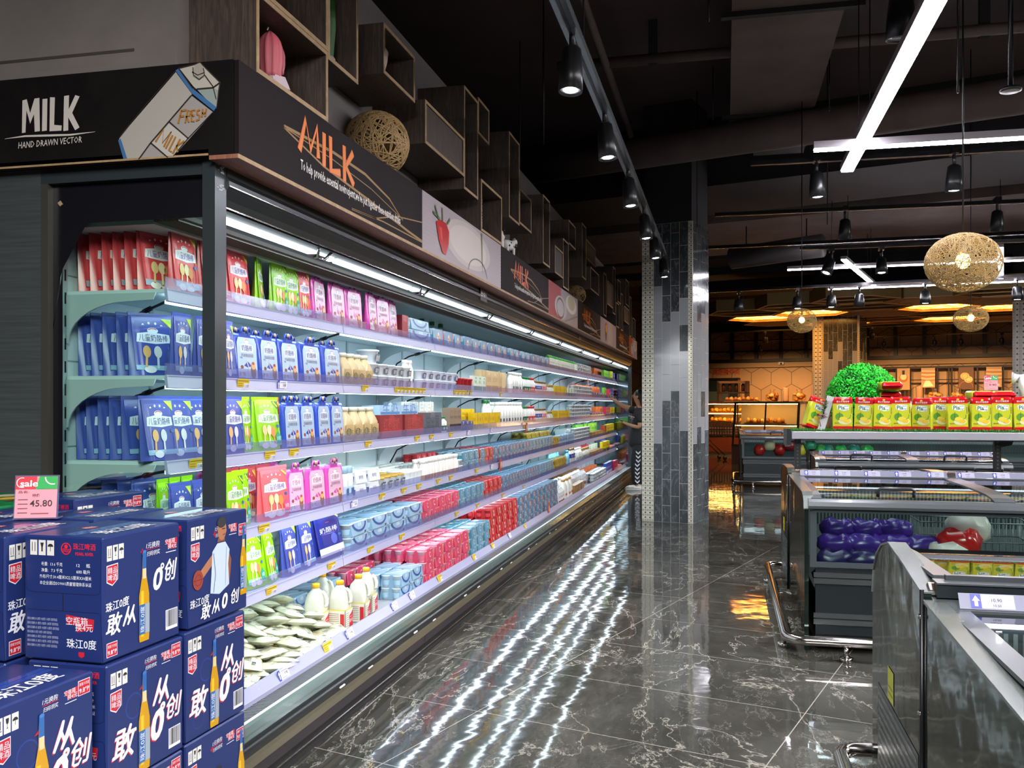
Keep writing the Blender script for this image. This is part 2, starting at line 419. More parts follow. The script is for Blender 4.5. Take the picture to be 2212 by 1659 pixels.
# bakery back wall: hexagon tile, window band with dark mullions above
b = MB(); b.box(-12, 0, 0, 10, .25, 2.66, M_HEX); b.box(-12, .02, 2.66, 10, .25, 4.8, M_HEX)
o = struct(b.build('wall_bakery')); o.location = bw(0, 29, 0); o.rotation_euler = (0, 0, BROT)
b = MB()
mf = mat('#1b1512', .4)
for (x0, x1) in ((-9.1, -5.3), (-4.3, -.45)):
    b.box(x0, -.12, 2.66, x1, .0, 2.76, mf); b.box(x0, -.12, 3.6, x1, .0, 3.95, mf); b.box(x0, -.1, 2.98, x1, -.02, 3.03, mf)
    k = 5 if x0 < -5 else 5
    for i in range(k + 1):
        x = x0 + (x1 - x0)*i/k; b.box(x - .05, -.1, 2.7, x + .05, -.01, 3.7, mf)
b.box(-9.1, -.06, 2.5, -5.3, -.0, 2.66, mat('#a5835c', .5)); b.box(-4.3, -.06, 2.5, -.45, 0, 2.66, mat('#a5835c', .5))
o = struct(b.build('trim_1'), 'dark window band mullions above bakery wall'); o.location = bw(0, 29, 0); o.rotation_euler = (0, 0, BROT)

# pillars on the building axis
def pillar(name, p, q, wd, top, nc, seed, h=3.42, warm=False):
    rnd = random.Random(seed); b = MB()
    tw = wd*.235                                             # mosaic strip width
    cols = nc; cw = (wd - tw - .045) / cols; th = .30 if nc == 4 else .42
    b.box(0, 0, 0, wd, wd, h, M_GROUT)
    b.box(.01, .01, h, wd - .01, wd - .01, 4.8, M_BEAM)
    for face in range(4):
        o, x = [((0, 0, 0), (1, 0, 0)), ((wd, 0, 0), (0, 1, 0)), ((wd, wd, 0), (-1, 0, 0)), ((0, wd, 0), (0, -1, 0))][face]
        b.plane(o, x, (0, 0, 1), .0012)
        strips = [(0, tw), (wd - .045, wd)] if face != 1 else [(0, .03)]
        for (a, c) in strips:
            b.rect(a, 0, c, h, M_MOSG, 1)
            n = max(2, round((c - a)/.027)) if nc == 4 else max(2, round((c-a)/.05)); st = (c - a)/n; nz = int(h/(st*1.0))
            for i in range(n):
                for j in range(nz):
                    if i % 2 == 0 and True:
                        if j % 2 == 0: b.rect(a + i*st + .003, j*st + .003, a + (i+1)*st - .003, (j+1)*st - .003, M_MOSA, 2)
                        else: b.rect(a + i*st + .003, j*st + .004, a + (i+1)*st - .003, (j+1)*st - .004, M_MOSG if nc == 4 else M_MOSA, 2)
                    elif j % 2 == 1:
                        q_ = st*.28; cx = a + (i+.5)*st; cz = (j+.5)*st; b.rect(cx - q_, cz - q_, cx + q_, cz + q_, M_MOSC, 3)
                    else: b.rect(a + i*st + .004, j*st + .003, a + (i+1)*st - .004, (j+1)*st - .003, M_MOSA if nc == 4 else M_MOSG, 2)
        x0 = tw if face != 1 else .03
        cc = cols if face != 1 else cols
        ww = (wd - x0 - (.045 if face != 1 else 0))/cc
        for i in range(cc):
            off = (-th*.5 if i % 2 else 0) + (.04 if i % 3 == 1 else 0); j = 0; z = off
            while z < h:
                z0, z1 = max(z, 0), min(z + th, h); zc = (z + th/2)
                if zc < .95 + .25*((i*7) % 3): dark = rnd.random() < .93
                elif zc > h - .75 - .2*((i*5) % 3): dark = True
                elif 1.75 < zc < 2.2: dark = rnd.random() < .45
                elif zc < 1.3: dark = rnd.random() < .3
                else: dark = False
                if z1 - z0 > .02: b.rect(x0 + i*ww + .0025, z0 + .0025, x0 + (i+1)*ww - .0025, z1 - .0025, M_SLATE if dark else M_LTILE, 2)
                z += th
    b.free()
    o = b.build(name); struct(o, 'square pillar clad in grey tiles with mosaic edge strips'); o.location = bw(p, q, 0); o.rotation_euler = (0, 0, BROT)
    return o
pillar('trim_2', -3.965, 10.09, .60, 3.4, 4, 3)
pillar('trim_3', -4.36, 21.5, 1.0, 3.4, 7, 5)
pillar('trim_4', -.37, 20.0, .9, 3.4, 6, 8)

# ceiling beams, ducts, pipes
b = MB()
for q0, q1, z0 in ((10.9, 12.6, 3.98), (12.9, 15.7, 3.92), (17.2, 18.2, 4.1), (20, 21, 4.2), (24, 25, 4.3)):
    b.box(-9.5, q0, z0, 9, q1, 4.8, M_DUCT if q0 == 12.9 else M_BEAM)
o = struct(b.build('trim_5'), 'dark concrete beams and flat duct crossing under the ceiling'); o.rotation_euler = (0, 0, BROT)
def pipe(name, label, pts, r, m, cat='pipe', group=None, n=10):
    b = MB(); b.tube(pts, r, m, n); return tag(b.build(name), label, cat, group)
pipe('ceiling_pipe', 'dark sprinkler pipe crossing below the ceiling behind the left light track', [(-1.5, 8.4, 4.45), (6.5, 8.3, 4.45)], .05, M_DUCT)
pipe('ceiling_pipe', 'dark sprinkler pipe running along the aisle beside the left light track', [(-1.05, 4.5, 4.42), (-1.05, 10.6, 4.42)], .035, M_DUCT)
pipe('ceiling_pipe', 'diagonal brown pipe in the top right corner under the slab', [bw(.6, 8.5, 4.5), bw(.2, 13, 4.5)], .06, M_DUCT)
pipe('round_air_duct', 'wide round duct crossing the dark ceiling above the pillar', [bw(-6.5, 9.6, 4.10), bw(3.2, 9.3, 4.10)], .17, M_DUCT, 'duct', None, 20)
b = MB(); b.tube([(1.3, 13.3, 3.52), (.1, 13.9, 3.48)], .16, mat('#46403f', .5, .3), 20); b.tube([(1.1, 13.4, 3.6), (1.1, 13.4, 3.95)], .008, M_TRACK, 6); b.tube([(.3, 13.8, 3.6), (.3, 13.8, 3.95)], .008, M_TRACK, 6); tag(b.build('round_air_duct'), 'grey round duct hanging just right of the tiled pillar top', 'duct')
b = MB(); b.box(.05, 1.5, 4.3, .87, 10.9, 4.78, M_DUCT)
for y in (7.15, 9.7): b.box(-.03, y, 4.26, 1.0, y + .06, 4.30, M_BEAM)
b.box(.3, 9.95, 4.05, .82, 10.4, 4.3, M_BEAM); b.box(.3, 9.93, 4.0, .82, 9.95, 4.12, mat('#40342f', .5))
tag(b.build('square_air_duct'), 'flat square air duct with cross straps and dark air box', 'duct')
rods = [(-.12, 7.2), (-.12, 9.7), (1.0, 7.2), (1.0, 9.75), (.92, 8.8), (-.9, 6.0), (-1.4, 7.2), (-1.9, 8.6), (1.35, 5.96), (-.3, 10.4)]
for i, (x, y) in enumerate(rods):
    b = MB(); z0 = [4.26, 4.26, 4.26, 3.15, 4.0, 3.5, 3.4, 3.45, 3.2, 3.3][i]; b.tube([(x, y, z0), (x, y, 4.8)], .006, M_BEAM if i % 2 else M_TRACK, 6)
    tag(b.build('hanger_rod'), 'thin dark hanger rod dropping from the ceiling slab', 'rod', 'hanger rods under the ceiling')
b = MB()
b.line([(0, 0)], .01, M_BEAM) if False else None
for x, y in ((-.63, 8.4), (2.1, 8.38), (.7, 3.9)):
    b = MB(); b.box(x - .04, y - .03, 4.4, x + .04, y + .03, 4.8, M_BEAM)
    tag(b.build('pipe_bracket'), 'dark bracket holding a pipe to the slab', 'bracket', 'pipe brackets')

# track lights and linear lights
def spotlight(name_label, loc, aim=(0, 0, -1), r=.055, ln=.20, lit=True, warm=False, power=0, ang=50):
    t = thing('track_spotlight', name_label, 'spotlight', loc)
    b = MB(); b.box(-.025, -.06, .05, .025, .06, .09, M_TRACK); b.tube([(0, 0, -.03), (0, 0, .06)], .014, M_BLKPL, 8); b.build('mount', t)
    a = Vector(aim).normalized(); q = a.to_track_quat('-Z', 'Y').to_matrix().to_4x4(); q.translation = Vector((0, 0, -.03)); 
    b = MB(); b.T = q; b.lathe([(r*.5, .0), (r*.8, -.015), (r, -ln*.6), (r*1.05, -ln), (r*.98, -ln), (r*.92, -ln*.93)], M_BLKPL, n=16)
    b.build('lamp_body', t)
    b = MB(); b.T = q; b.lathe([(r*.9, -ln*.95), (r*.55, -ln*.955)], mat('#b8c4c8', .3), n=16, cap=False); b.lathe([(r*.6, -ln*.956), (r*.58, -ln*.966)], (M_WARM if warm else M_SPOTLED) if lit else M_BLKPL, n=16)
    b.build('lens', t)
    if power:
        p0 = Vector(loc) + a*(ln + .05)
        spot('spot_beam', p0, p0 + a, power, ang, (1, .75, .45) if warm else (1, .97, .94))
    return t
b = MB()
b.box(-.687, 1.2, 3.04, -.647, 13.4, 3.075, M_TRACK); b.box(-.70, 1.2, 3.0, -.634, 13.4, 3.04, mat('#7d8488', .25, .6))
b.box(-.675, 1.2, 2.996, -.66, 13.4, 3.001, M_BLKPL)
tag(b.build('light_track'), 'long grey light track running along the dairy aisle', 'light track')
for i, y in enumerate((4.10, 5.25, 6.56, 7.87, 8.95, 10.3)):
    spotlight('black cone spotlight, %s from the front on the aisle track' % nth(i + 1), (-.667, y, 2.98), (.10, -.05, -1) if i else (-.02, -.1, -1), .052, .21, True, False, 70 if i < 4 else 25, 75)
def bar(label, p0, p1, wd=.06, h=.06, lit=True, rods_=2):
    p0 = Vector(p0); p1 = Vector(p1); d = p1 - p0; L = d.length; az = math.atan2(d.y, d.x)
    t = thing('linear_light', label, 'linear light', p0, az)
    b = MB(); b.box(0, -wd/2, .012, L, wd/2, h, mat('#9a9498', .35, .3)); b.build('housing', t)
    b = MB(); b.box(.005, -wd*.42, 0, L - .005, wd*.42, .012, M_BARLED if lit else M_BLKPL); b.build('diffuser', t)
    for i in range(rods_):
        b = MB(); x = L*(.12 + .76*i/max(1, rods_ - 1)); b.tube([(x, 0, h), (x, 0, 4.8 - p0.z)], .004, M_TRACK, 6); b.build('suspension_rod', t)
    return t
bar('bright light bar slanting up to the top of the picture', (.913, 2.2, 3.13), (.913, 7.5, 3.13), .1)
bar('bright light bar crossing under the slanting one at right', (.587, 6.6, 3.07), (3.6, 6.6, 3.07), .065)
bar('far light bar right of the pillar, upper of the parallel pair', (.794, 12.62, 3.1), (5.4, 12.3, 3.1), .07, .05)
bar('far light bar right of the pillar, lower of the parallel pair', (1.538, 14.9, 3.1), (6.2, 14.3, 3.1), .07, .05)
bar('short diagonal light bar joining the far parallel pair, left', (1.42, 12.0, 3.12), (2.17, 14.7, 3.12), .07, .05)
bar('short light bar joining the far pair behind the big pendant', (3.05, 11.5, 3.12), (3.8, 14.3, 3.12), .07, .05)
bar('added unseen fill light bar above the freezers past the right edge', (2.6, 3.0, 3.1), (4.6, 3.0, 3.1), .07, .05)  # extra bar out of view, added to light the foreground
for i, (x0, y0, x1, y1) in enumerate(((-.1, 9.6, 5.0, 9.6), (.2, 7.62, 3.8, 7.62), (-.5, 11.6, 4.5, 11.3), (.8, 10.6, 4.2, 10.6), (-.5, 14.4, 5, 13.3))):
    b = MB(); b.T = Matrix.Translation((x0, y0, 3.04 if y0 > 14 or y0 == 10.6 else 3.25)) @ Matrix.Rotation(math.atan2(y1-y0, x1-x0), 4, 'Z'); L = math.hypot(x1-x0, y1-y0)
    b.box(0, -.02, 0, L, .02, .035, M_TRACK); b.box(.2, -.012, -.004, L - .3, .012, 0, mat('#7a6a60', .25, .7)); b.T = None
    tag(b.build('light_track'), 'thin black light track crossing the ceiling, %s from the front' % nth(i + 1), 'light track')
def SP(l, loc, aim, lit=True, r=.055, ln=.19, warm=False, pw=0): spotlight(l, loc, aim, r, ln, lit, warm, pw)
SP('unlit finned black spotlight at the top right', (.93, 5.35, 3.62), (0, .1, -1), False, .075, .26)
SP('lit spotlight hanging left of where the light bars cross', (.70, 7.62, 3.2), (.05, .02, -1), True, .06, .2, False, 15)
SP('lit spotlight right of where the light bars cross', (1.70, 7.62, 3.2), (0, .05, -1), True, .06, .2, False, 15)
SP('dark spotlight under the second crossing track', (1.15, 9.6, 3.2), (0, .1, -1), False, .06, .2)
SP('dark finned spotlight at the right edge under the second crossing track', (2.52, 9.6, 3.22), (0, .1, -1), False, .06, .2)
SP('tilted lit spotlight above the far light bars, left', (1.13, 10.6, 2.955), (-.4, -.2, -1), True, .06, .17)
SP('lit spotlight above the far light bars, right', (1.64, 10.6, 2.955), (0, -.1, -1), True, .06, .17, False, 12)
for i, (x, y, z, w_) in enumerate(((1.03, 14.09, 2.95, 0), (1.49, 14.0, 2.95, 0), (1.86, 13.93, 2.95, 0), (2.7, 13.76, 2.95, 0), (3.8, 13.54, 2.95, 0), (.2, 14.26, 2.95, 0))):
    SP('small spotlight over the far aisle, %s from the left' % nth(i + 1), (x, y, z), (0, 0, -1), i != 5 and i != 2, .07, .18)

# rattan balls and pendants
def strands(b, n, r, rr, m, squash=1.0, seg=30, sides=4, jit=.06, seed=1):
    rnd = random.Random(seed)
    for i in range(n):
        ax = Vector((rnd.gauss(0, 1), rnd.gauss(0, 1), rnd.gauss(0, 1))).normalized(); u = ax.orthogonal().normalized(); v = ax.cross(u)
        off = rnd.uniform(-.75, .75)*r; rad = math.sqrt(max(r*r - off*off, .01*r*r)); ph = rnd.random()*6; k = rnd.choice((2, 3)); am = rnd.uniform(-jit, jit); a1 = 2*PI
        pts = []
        for j in range(seg):
            a = a1*j/seg; o_ = ax*(off + am*r*2*math.sin(k*a + ph)) + (u*math.cos(a) + v*math.sin(a))*rad
            o_ = o_.normalized()*r*(1 + rnd.uniform(-.012, .012)); pts.append((o_.x, o_.y, o_.z*squash))
        b.tube(pts, rr, m, sides, True)
M_RATTAN = mat('#a98a5c', .55); M_RATTAN2 = mat('#8f7440', .55)
b = MB(); strands(b, 95, .158, .0032, M_RATTAN, .98, 34, 5, .1, 4); o = b.build('rattan_ball'); o.location = (-1.66, 4.26, 2.62)
tag(o, 'big woven rattan ball resting on the fascia behind the first MILK sign', 'rattan ball')
b = MB(); strands(b, 26, .11, .0032, M_RATTAN, .98, 26, 4, .1, 5); o = b.build('rattan_ball'); o.location = (-1.64, 10.35, 2.58)
tag(o, 'small woven rattan ball resting on the fascia far along the aisle', 'rattan ball')
def pendant(label, loc, r, sq, n, seed, power, top=4.8):
    t = thing('pendant_lamp', label, 'pendant lamp', loc)
    b = MB(); strands(b, n, r, r*.0075, mat('#ab9160', .6), sq, 40, 4, .12, seed); b.build('woven_shade', t)
    b = MB(); b.sphere((0, 0, r*.05), r*.2, r*.2, r*.22, mat('#ffdf80', .5, 0, 7.0)); b.build('bulb', t)
    b = MB(); b.lathe([(r*.09, r*.22), (r*.09, r*.55), (r*.03, r*.6)], mat('#b7a88c', .5), n=10); b.build('socket', t)
    b = MB(); b.tube([(0, 0, r*.55), (0, 0, top - loc[2])], .005, M_BLKPL, 6); b.build('cord', t)
    point('pendant_glow', (loc[0], loc[1], loc[2] + r*.05), power, (1, .78, .45), r*.2)
pendant('large oval rattan pendant lamp at the right', (1.378, 5.96, 2.19), .212, .82, 140, 2, 6)
pendant('small rattan pendant lamp left, near the second tiled pillar', (.728, 9.4, 2.16), .138, .86, 85, 3, 2, 4.295)
pendant('small rattan pendant lamp right, below the large one', (2.329, 9.77, 2.18), .158, .80, 85, 6, 2)
t = thing('smoke_detector', 'round disc detector on a dark drop rod above the crossing light bars', 'detector', (1.62, 5.9, 3.17))
b = MB(); b.tube([(0, 0, .02), (0, 0, 4.8 - 3.17)], .014, M_TRACK, 8); b.build('drop_rod', t)
b = MB(); b.lathe([(.058, 0), (.062, .012), (.05, .022), (.015, .03)], M_BLKPL, n=22); b.lathe([(.05, -.002), (.048, -.004)], mat('#8a8580', .4), n=22); b.build('disc', t)
# ---------------------------------------------------------------- dairy display case
case = thing('dairy_display_case', 'long open dairy chiller with lit shelves, dark canopy and glass end', 'display case', (0, 0, 0))
Y0, Y1 = 2.76, 16.3
NS = 9; SL = 1.49; SY = 2.80
b = MB()
b.box(-2.25, Y0, .1, -2.32, Y1, 2.0, M_CASEIN)
for k in range(NS + 1):
    y = SY + SL*k
    for dy in (0, .5, .99):
        if y + dy < Y1: b.box(-2.25, y + dy - .012, .3, -2.244, y + dy + .012, 1.95, mat('#aebfc4', .4))
    for j in range(17): b.box(-2.2439, y - .004, .5 + j*.08, -2.2435, y + .004, .54 + j*.08, M_BLKPL)
for zz in (.62, 1.2, 1.5, 1.8): b.box(-2.2499, Y0, zz, -2.248, Y1, zz + .004, mat('#8fa5ab', .5))
for j in range(60):
    b.box(-2.2499, 3.1 + j*.055, .46, -2.247, 3.13 + j*.055, .465, M_BLKPL)
b.build('back_panel', case)
b = MB(); b.box(-2.25, Y0, 1.955, -1.87, Y1, 1.975, M_CASEIN); b.box(-1.87, Y0, 1.97, -1.76, Y1, 1.985, mat('#4a423c', .6))
for j in range(7): b.box(-1.868 + j*.015, Y0, 1.962, -1.866 + j*.015, Y1, 1.97, mat('#8a857c', .5))
b.build('air_outlet', case)
# canopy profile
b = MB()
prof = [(-1.60, 2.147), (-1.597, 2.10), (-1.590, 2.085), (-1.590, 2.066), (-1.597, 2.058), (-1.615, 2.03), (-1.625, 2.003), (-1.76, 2.0), (-1.80, 2.05), (-1.80, 2.147)]
b.prism(prof, Y0, Y1, mat('#33383b', .34, .5), 'y'); b.box(-1.8, Y0, 1.975, -2.32, Y1, 2.147, M_BLKPL); b.box(-1.628, Y0, 1.997, -1.76, Y1, 1.9995, mat('#15161a', .7)); b.box(-1.76, Y0, 1.985, -1.79, Y1, 1.999, mat('#15161a', .7))
b.box(-1.588, Y0, 2.066, -1.586, Y1, 2.069, M_CHROME); b.box(-1.619, Y0, 2.001, -1.617, Y1, 2.006, M_CHROME)
for y, s in ((6.0, '三菱'), (10.4, '三菱')):
    pass
b.build('canopy', case)
for k in range(13):
    b = MB(); y = Y0 + .04 + k*1.035; b.box(-1.69 - .012, y, 1.978, -1.69 + .012, y + 1.0, 1.996, M_LED); b.build('light_tube', case)
for y in (3.62, 4.95, 6.45, 7.95, 9.4, 10.9, 12.4, 13.9):
    b = MB(); b.tube([(-1.64, y - .06, 1.998), (-1.66, y - .03, 1.965), (-1.69, y, 1.97), (-1.66, y + .03, 1.96), (-1.64, y + .07, 1.998)], .007, M_STEEL, 6)
    b.box(-1.70, y - .05, 1.972, -1.66, y + .05, 1.976, M_BLKPL); b.build('blind_hook', case)
for y in (6.02, 10.3):
    b = MB(); b.plane((-1.589, y, 2.074), (0, 1, 0), (0, 0, 1)); b.rect(-.05, -.03, .12, .055, M_BLKPL, 1); b.ring(-.02, .012, .022, .004, M_WHITE, 2, 4); b.rect(-.035, 0, -.005, .004, M_WHITE, 3); b.rect(-.035, .018, -.005, .022, M_WHITE, 3)
    b.line([(.03, -.01), (.05, .035), (.07, -.01)], .004, M_WHITE, 2); b.line([(.035, .01), (.066, .01)], .004, M_WHITE, 2); b.free(); b.build('control_label', case)
# base: deck, intake grille, bumper, kick
b = MB()
b.box(-2.25, Y0, .1, -1.70, Y1, .262, mat('#a3a8ad', .4))
b.prism([(-1.70, .1), (-1.70, .262), (-1.725, .262), (-1.725, .300), (-1.715, .302), (-1.688, .263), (-1.688, .1)], Y0, Y1, mat('#9497b4', .35), 'y')
b.build('deck', case)
b = MB()
b.box(-1.69, Y0, .235, -1.60, Y1, .248, mat('#8b8f92', .35))
ng = 300
for j in range(ng):
    y = 2.9 + j*.0155 if j < 220 else 6.31 + (j - 220)*.06; wy = .0075 if j < 220 else .03
    b.add([(-1.685, y, .2495), (-1.615, y, .2495), (-1.615, y + wy, .2495), (-1.685, y + wy, .2495)], [(0, 1, 2, 3)], M_BLKPL)
b.build('intake_grille', case)
b = MB(); b.prism([(-1.60, .2), (-1.60, .262), (-1.585, .262), (-1.575, .255), (-1.575, .228), (-1.585, .222), (-1.585, .2)], Y0, Y1, mat('#6f8481', .15, .3), 'y')
b.box(-1.586, Y0, .262, -1.598, Y1, .264, M_WHITE); b.build('front_lip', case)
b = MB(); b.box(-1.95, Y0, .136, -1.59, Y1, .222, mat('#1e2425', .45)); b.tube([(-1.585, Y0, .175), (-1.585, Y1, .175)], .008, mat('#44494c', .35, .4), 8)
b.prism([(-1.6, .109), (-1.6, .14), (-1.572, .136), (-1.570, .109)], Y0, Y1, mat('#6f6957', .35, .5), 'y')
for k in range(14):
    y = 3.62 + k*.95; b.box(-1.575, y, .158, -1.570, y + .05, .164, M_WHITE); b.box(-1.575, y + .32, .15, -1.571, y + .37, .155, M_WHITE)
b.build('bumper_strip', case)
b = MB(); b.box(-1.9, Y0, .067, -1.573, Y1, .109, mat('#262225', .5)); b.box(-1.9, Y0, .0, -1.590, Y1, .067, mat('#08080a', .8)); b.box(-1.591, Y0, .024, -1.586, Y1, .03, mat('#a9a4a0', .2, .9)); b.box(-1.60, Y0, 0, -1.575, Y1, .008, mat('#08080a', .8))
for k in range(1, 8): b.box(-1.572, SY + 1.95*k, .069, -1.5715, SY + 1.95*k + .012, .107, M_BLKPL)
b.build('kick_plate', case)
# near end: corner post, frame, glass, printed border, solid side
b = MB(); b.box(-1.60, 2.69, .1, -1.645, 2.76, 2.147, M_DARKM); b.plane((-1.5995, 2.69, 0), (0, 1, 0), (0, 0, 1))
rnd = random.Random(3)
for j in range(26):
    z = 2.135 - j*.0022 if j < 16 else 2.045 + (j - 16)*.002; y = rnd.uniform(.008, .045); b.rect(y, z, y + rnd.uniform(.005, .022), z + .003, mat('#b9bcc4', .4), 1)
b.free(); b.build('corner_post', case)
b = MB(); b.box(-1.645, 2.70, 2.095, -2.26, 2.76, 2.147, M_DARKM); b.box(-2.232, 2.70, .1, -2.26, 2.76, 2.095, mat('#56544e', .3, .5)); b.box(-1.645, 2.70, .1, -2.232, 2.76, .34, M_DARKM)
b.build('end_frame', case)
b = MB(); b.box(-1.645, 2.727, .34, -2.232, 2.733, 2.095, M_GLASS); b.build('end_glass', case)
b = MB(); b.plane((0, 2.7265, 0), (1, 0, 0), (0, 0, 1)); mk = mat('#131318', .3)
b.pg([(-1.645, 2.095), (-2.232, 2.095), (-2.232, 1.60), (-2.205, 1.78), (-2.195, 1.81), (-2.10, 1.962), (-1.645, 1.962)], mk, 1)
b.pg([(-2.232, 1.62), (-2.232, .34), (-2.195, .34), (-2.195, 1.80)], mk, 1)
b.pg([(-2.215, 2.035), (-2.205, 2.023), (-2.193, 2.03), (-2.203, 2.043)], mat('#a5886a', .6), 2)
b.free(); b.build('black_border', case)
b = MB(); b.box(-2.26, 2.70, 0, -3.3, 2.80, 2.147, M_SIDE); b.box(-2.26, 2.8, 0, -2.33, Y1, 2.147, M_BLKPL); b.build('side_panel', case)
b = MB(); b.box(-1.60, Y1, .1, -2.3, Y1 + .05, 2.147, M_DARKM); b.box(-1.66, Y1 - .004, .3, -2.24, Y1, 1.99, mat('#87959a', .06, 1.0)); b.build('far_end_panel', case)
SZ = [1.727, 1.432, 1.138, .841, .574]
XF = -1.857
def mk_shelf():
    b = MB(); b.box(XF, .004, .004, -2.24, SL - .004, .016, M_CASEIN); s_ = b.build('shelf')
    b = MB(); b.prism([(XF - .004, .016), (XF + .008, .018), (XF + .014, -.026), (XF + .004, -.028)], .004, SL - .004, M_LAV, 'y')
    b.plane((XF + .0115, 0, 0), (0, 1, 0), (0.13, 0, .99)); b.rect(.004, .0135, SL - .004, .016, mat('#8f93c4', .4), 1); b.free(); b.build('price_rail', s_)
    b = MB(); b.box(XF - .002, .006, .016, XF + .001, SL - .006, .058, M_ACR); b.build('shelf_guard', s_)
    b = MB(); b.box(XF - .03, .05, -.030, XF - .006, SL - .05, -.018, M_LED); b.build('light_tube', s_)
    b = MB(); q = [(-2.24, .004), (-1.89, .004), (-1.90, -.02), (-2.0, -.024)] + [(-2.0 - .235*math.sin(R(a)), -.024 - .14*(1 - math.cos(R(a)))) for a in range(10, 91, 10)] + [(-2.24, -.164)]
    b.prism(q, .0, .006, mat('#b5c4c6', .4), 'y'); b.build('bracket', s_)
    b = MB(); b.tube([(-1.885, .06, -.02), (-1.95, .10, -.03), (-2.08, .16, -.055), (-2.18, .20, -.10), (-2.235, .21, -.19)], .0055, M_BLKPL, 6); b.tube([(-1.99, .12, -.037), (-2.03, .14, -.045)], .010, M_BLKPL, 6); b.build('cable', s_)
    return s_
sh0 = mk_shelf(); bpy.context.view_layer.update()
for si, zc in enumerate(SZ):
    for k in range(NS):
        if si == 0 and k == 0: s_ = sh0
        else:
            s_ = sh0.copy(); C.objects.link(s_)
            for c_ in kids(sh0):
                d_ = c_.copy(); C.objects.link(d_); d_.parent = s_
        s_.parent = case; s_.location = (0, SY + SL*k, zc)
# price tags
def mk_tag(kind):
    b = MB(); b.plane((0, 0, 0), (0, 1, 0), (.13, 0, .99), .0005)
    if kind == 'y':
        b.rect(-.045, -.02, .045, .022, M_YTAG, 1); b.rect(.004, -.017, .043, .004, M_PAPERW, 2); b.text('13.80', .024, -.006, .017, M_INK, 3); b.rect(-.042, .012, .04, .015, mat('#7a6320', .6), 2)
        for q in range(3): b.rect(-.04, -.014 + q*.008, -.006, -.012 + q*.008, mat('#7a6320', .6), 2)
    else:
        b.rect(-.045, -.02, .045, .022, M_PAPERW, 1); b.rect(-.045, -.02, -.025, .022, M_BLUEINK, 2); b.pg([(-.035, .018), (-.043, .006), (-.038, .006), (-.038, -.012), (-.032, -.012), (-.032, .006), (-.027, .006)], M_PAPERW, 3)
        b.text('9.90', .02, .002, .016, M_INK, 3); b.rect(-.02, .013, .03, .015, M_BLUEINK, 3); b.rect(-.02, -.013, .02, -.011, M_BLUEINK, 3)
    b.free(); return b.build('price_tag', case)
TG = {k: mk_tag(k) for k in 'yb'}
first = {'y': True, 'b': True}
tags = [(2, 'y', 580), (2, 'y', 632), (2, 'y', 793), (2, 'y', 899), (2, 'y', 930), (2, 'y', 972), (2, 'b', 1010), (2, 'b', 1060), (1, 'y', 522), (1, 'b', 606), (1, 'y', 786), (1, 'b', 1010), (1, 'y', 1080),
        (3, 'y', 567), (3, 'b', 762), (3, 'y', 823), (3, 'y', 870), (3, 'y', 903), (3, 'y', 945), (3, 'y', 972), (4, 'y', 583), (4, 'y', 713), (4, 'y', 798), (4, 'y', 866), (4, 'y', 985), (4, 'y', 1030), (4, 'y', 1085), (2, 'y', 1130), (3, 'y', 1028), (3, 'b', 1060), (4, 'y', 1130), (2, 'y', 420)] + [(1, 'y', u) for u in (856, 864, 872, 880, 888, 896, 904, 912, 982, 990, 998, 1006, 1014)]
UY = {420: 2.974, 522: 3.306, 567: 3.474, 580: 3.526, 583: 3.538, 606: 3.633, 632: 3.746, 713: 4.142, 762: 4.42, 786: 4.569, 793: 4.614, 798: 4.647, 823: 4.818, 866: 5.14, 870: 5.172, 899: 5.415, 903: 5.45, 930: 5.7, 945: 5.848, 972: 6.133, 985: 6.28, 1010: 6.581, 1028: 6.816, 1030: 6.843, 1060: 7.274, 1080: 7.59, 1085: 7.674, 1130: 8.51, 856: 5.061, 864: 5.124, 872: 5.188, 880: 5.253, 888: 5.32, 896: 5.389, 904: 5.459, 912: 5.531, 982: 6.245, 990: 6.338, 998: 6.433, 1006: 6.531, 1014: 6.632}
def put_tag(kind, loc, rot=0):
    t = TG[kind]
    if not first[kind]: t = t.copy(); C.objects.link(t)
    first[kind] = False; t.parent = case; t.location = loc; t.rotation_euler = (0, rot, 0)
for si, k, u in tags: put_tag(k, (XF + .0135, UY[u], SZ[si] - .004))
for k, y in (('b', 3.36), ('y', 3.78), ('b', 4.02), ('b', 4.62), ('b', 4.9), ('y', 5.42), ('y', 6.22), ('y', 6.75), ('b', 7.3), ('y', 7.9)): put_tag(k, (-1.698, y, .284), R(-28))

for i, (x, y, z, c_, l_) in enumerate(((-1.835, 8.585, 1.075, '#b5302a', 'red hanging shelf tag under the third shelf'), (-1.835, 7.545, .79, '#b5302a', 'red hanging shelf tag under the fourth shelf'), (-1.835, 12.632, 1.60, '#e87890', 'pink hanging paper strip below the top shelf far along'), (-1.70, 9.005, .27, '#c43a30', 'small red card on the bottom price rail'))):
    b = MB(); b.box(0, -.035, -.0, .004, .035, .10, mat(c_, .5)); b.plane((.0045, 0, .05), (0, 1, 0), (0, 0, 1)); b.disc(0, 0, .02, .03, mat('#e0c890', .5), 1, 12); b.free()
    o = b.build('hanging_tag'); o.location = (x, y, z); tag(o, l_, 'tag')
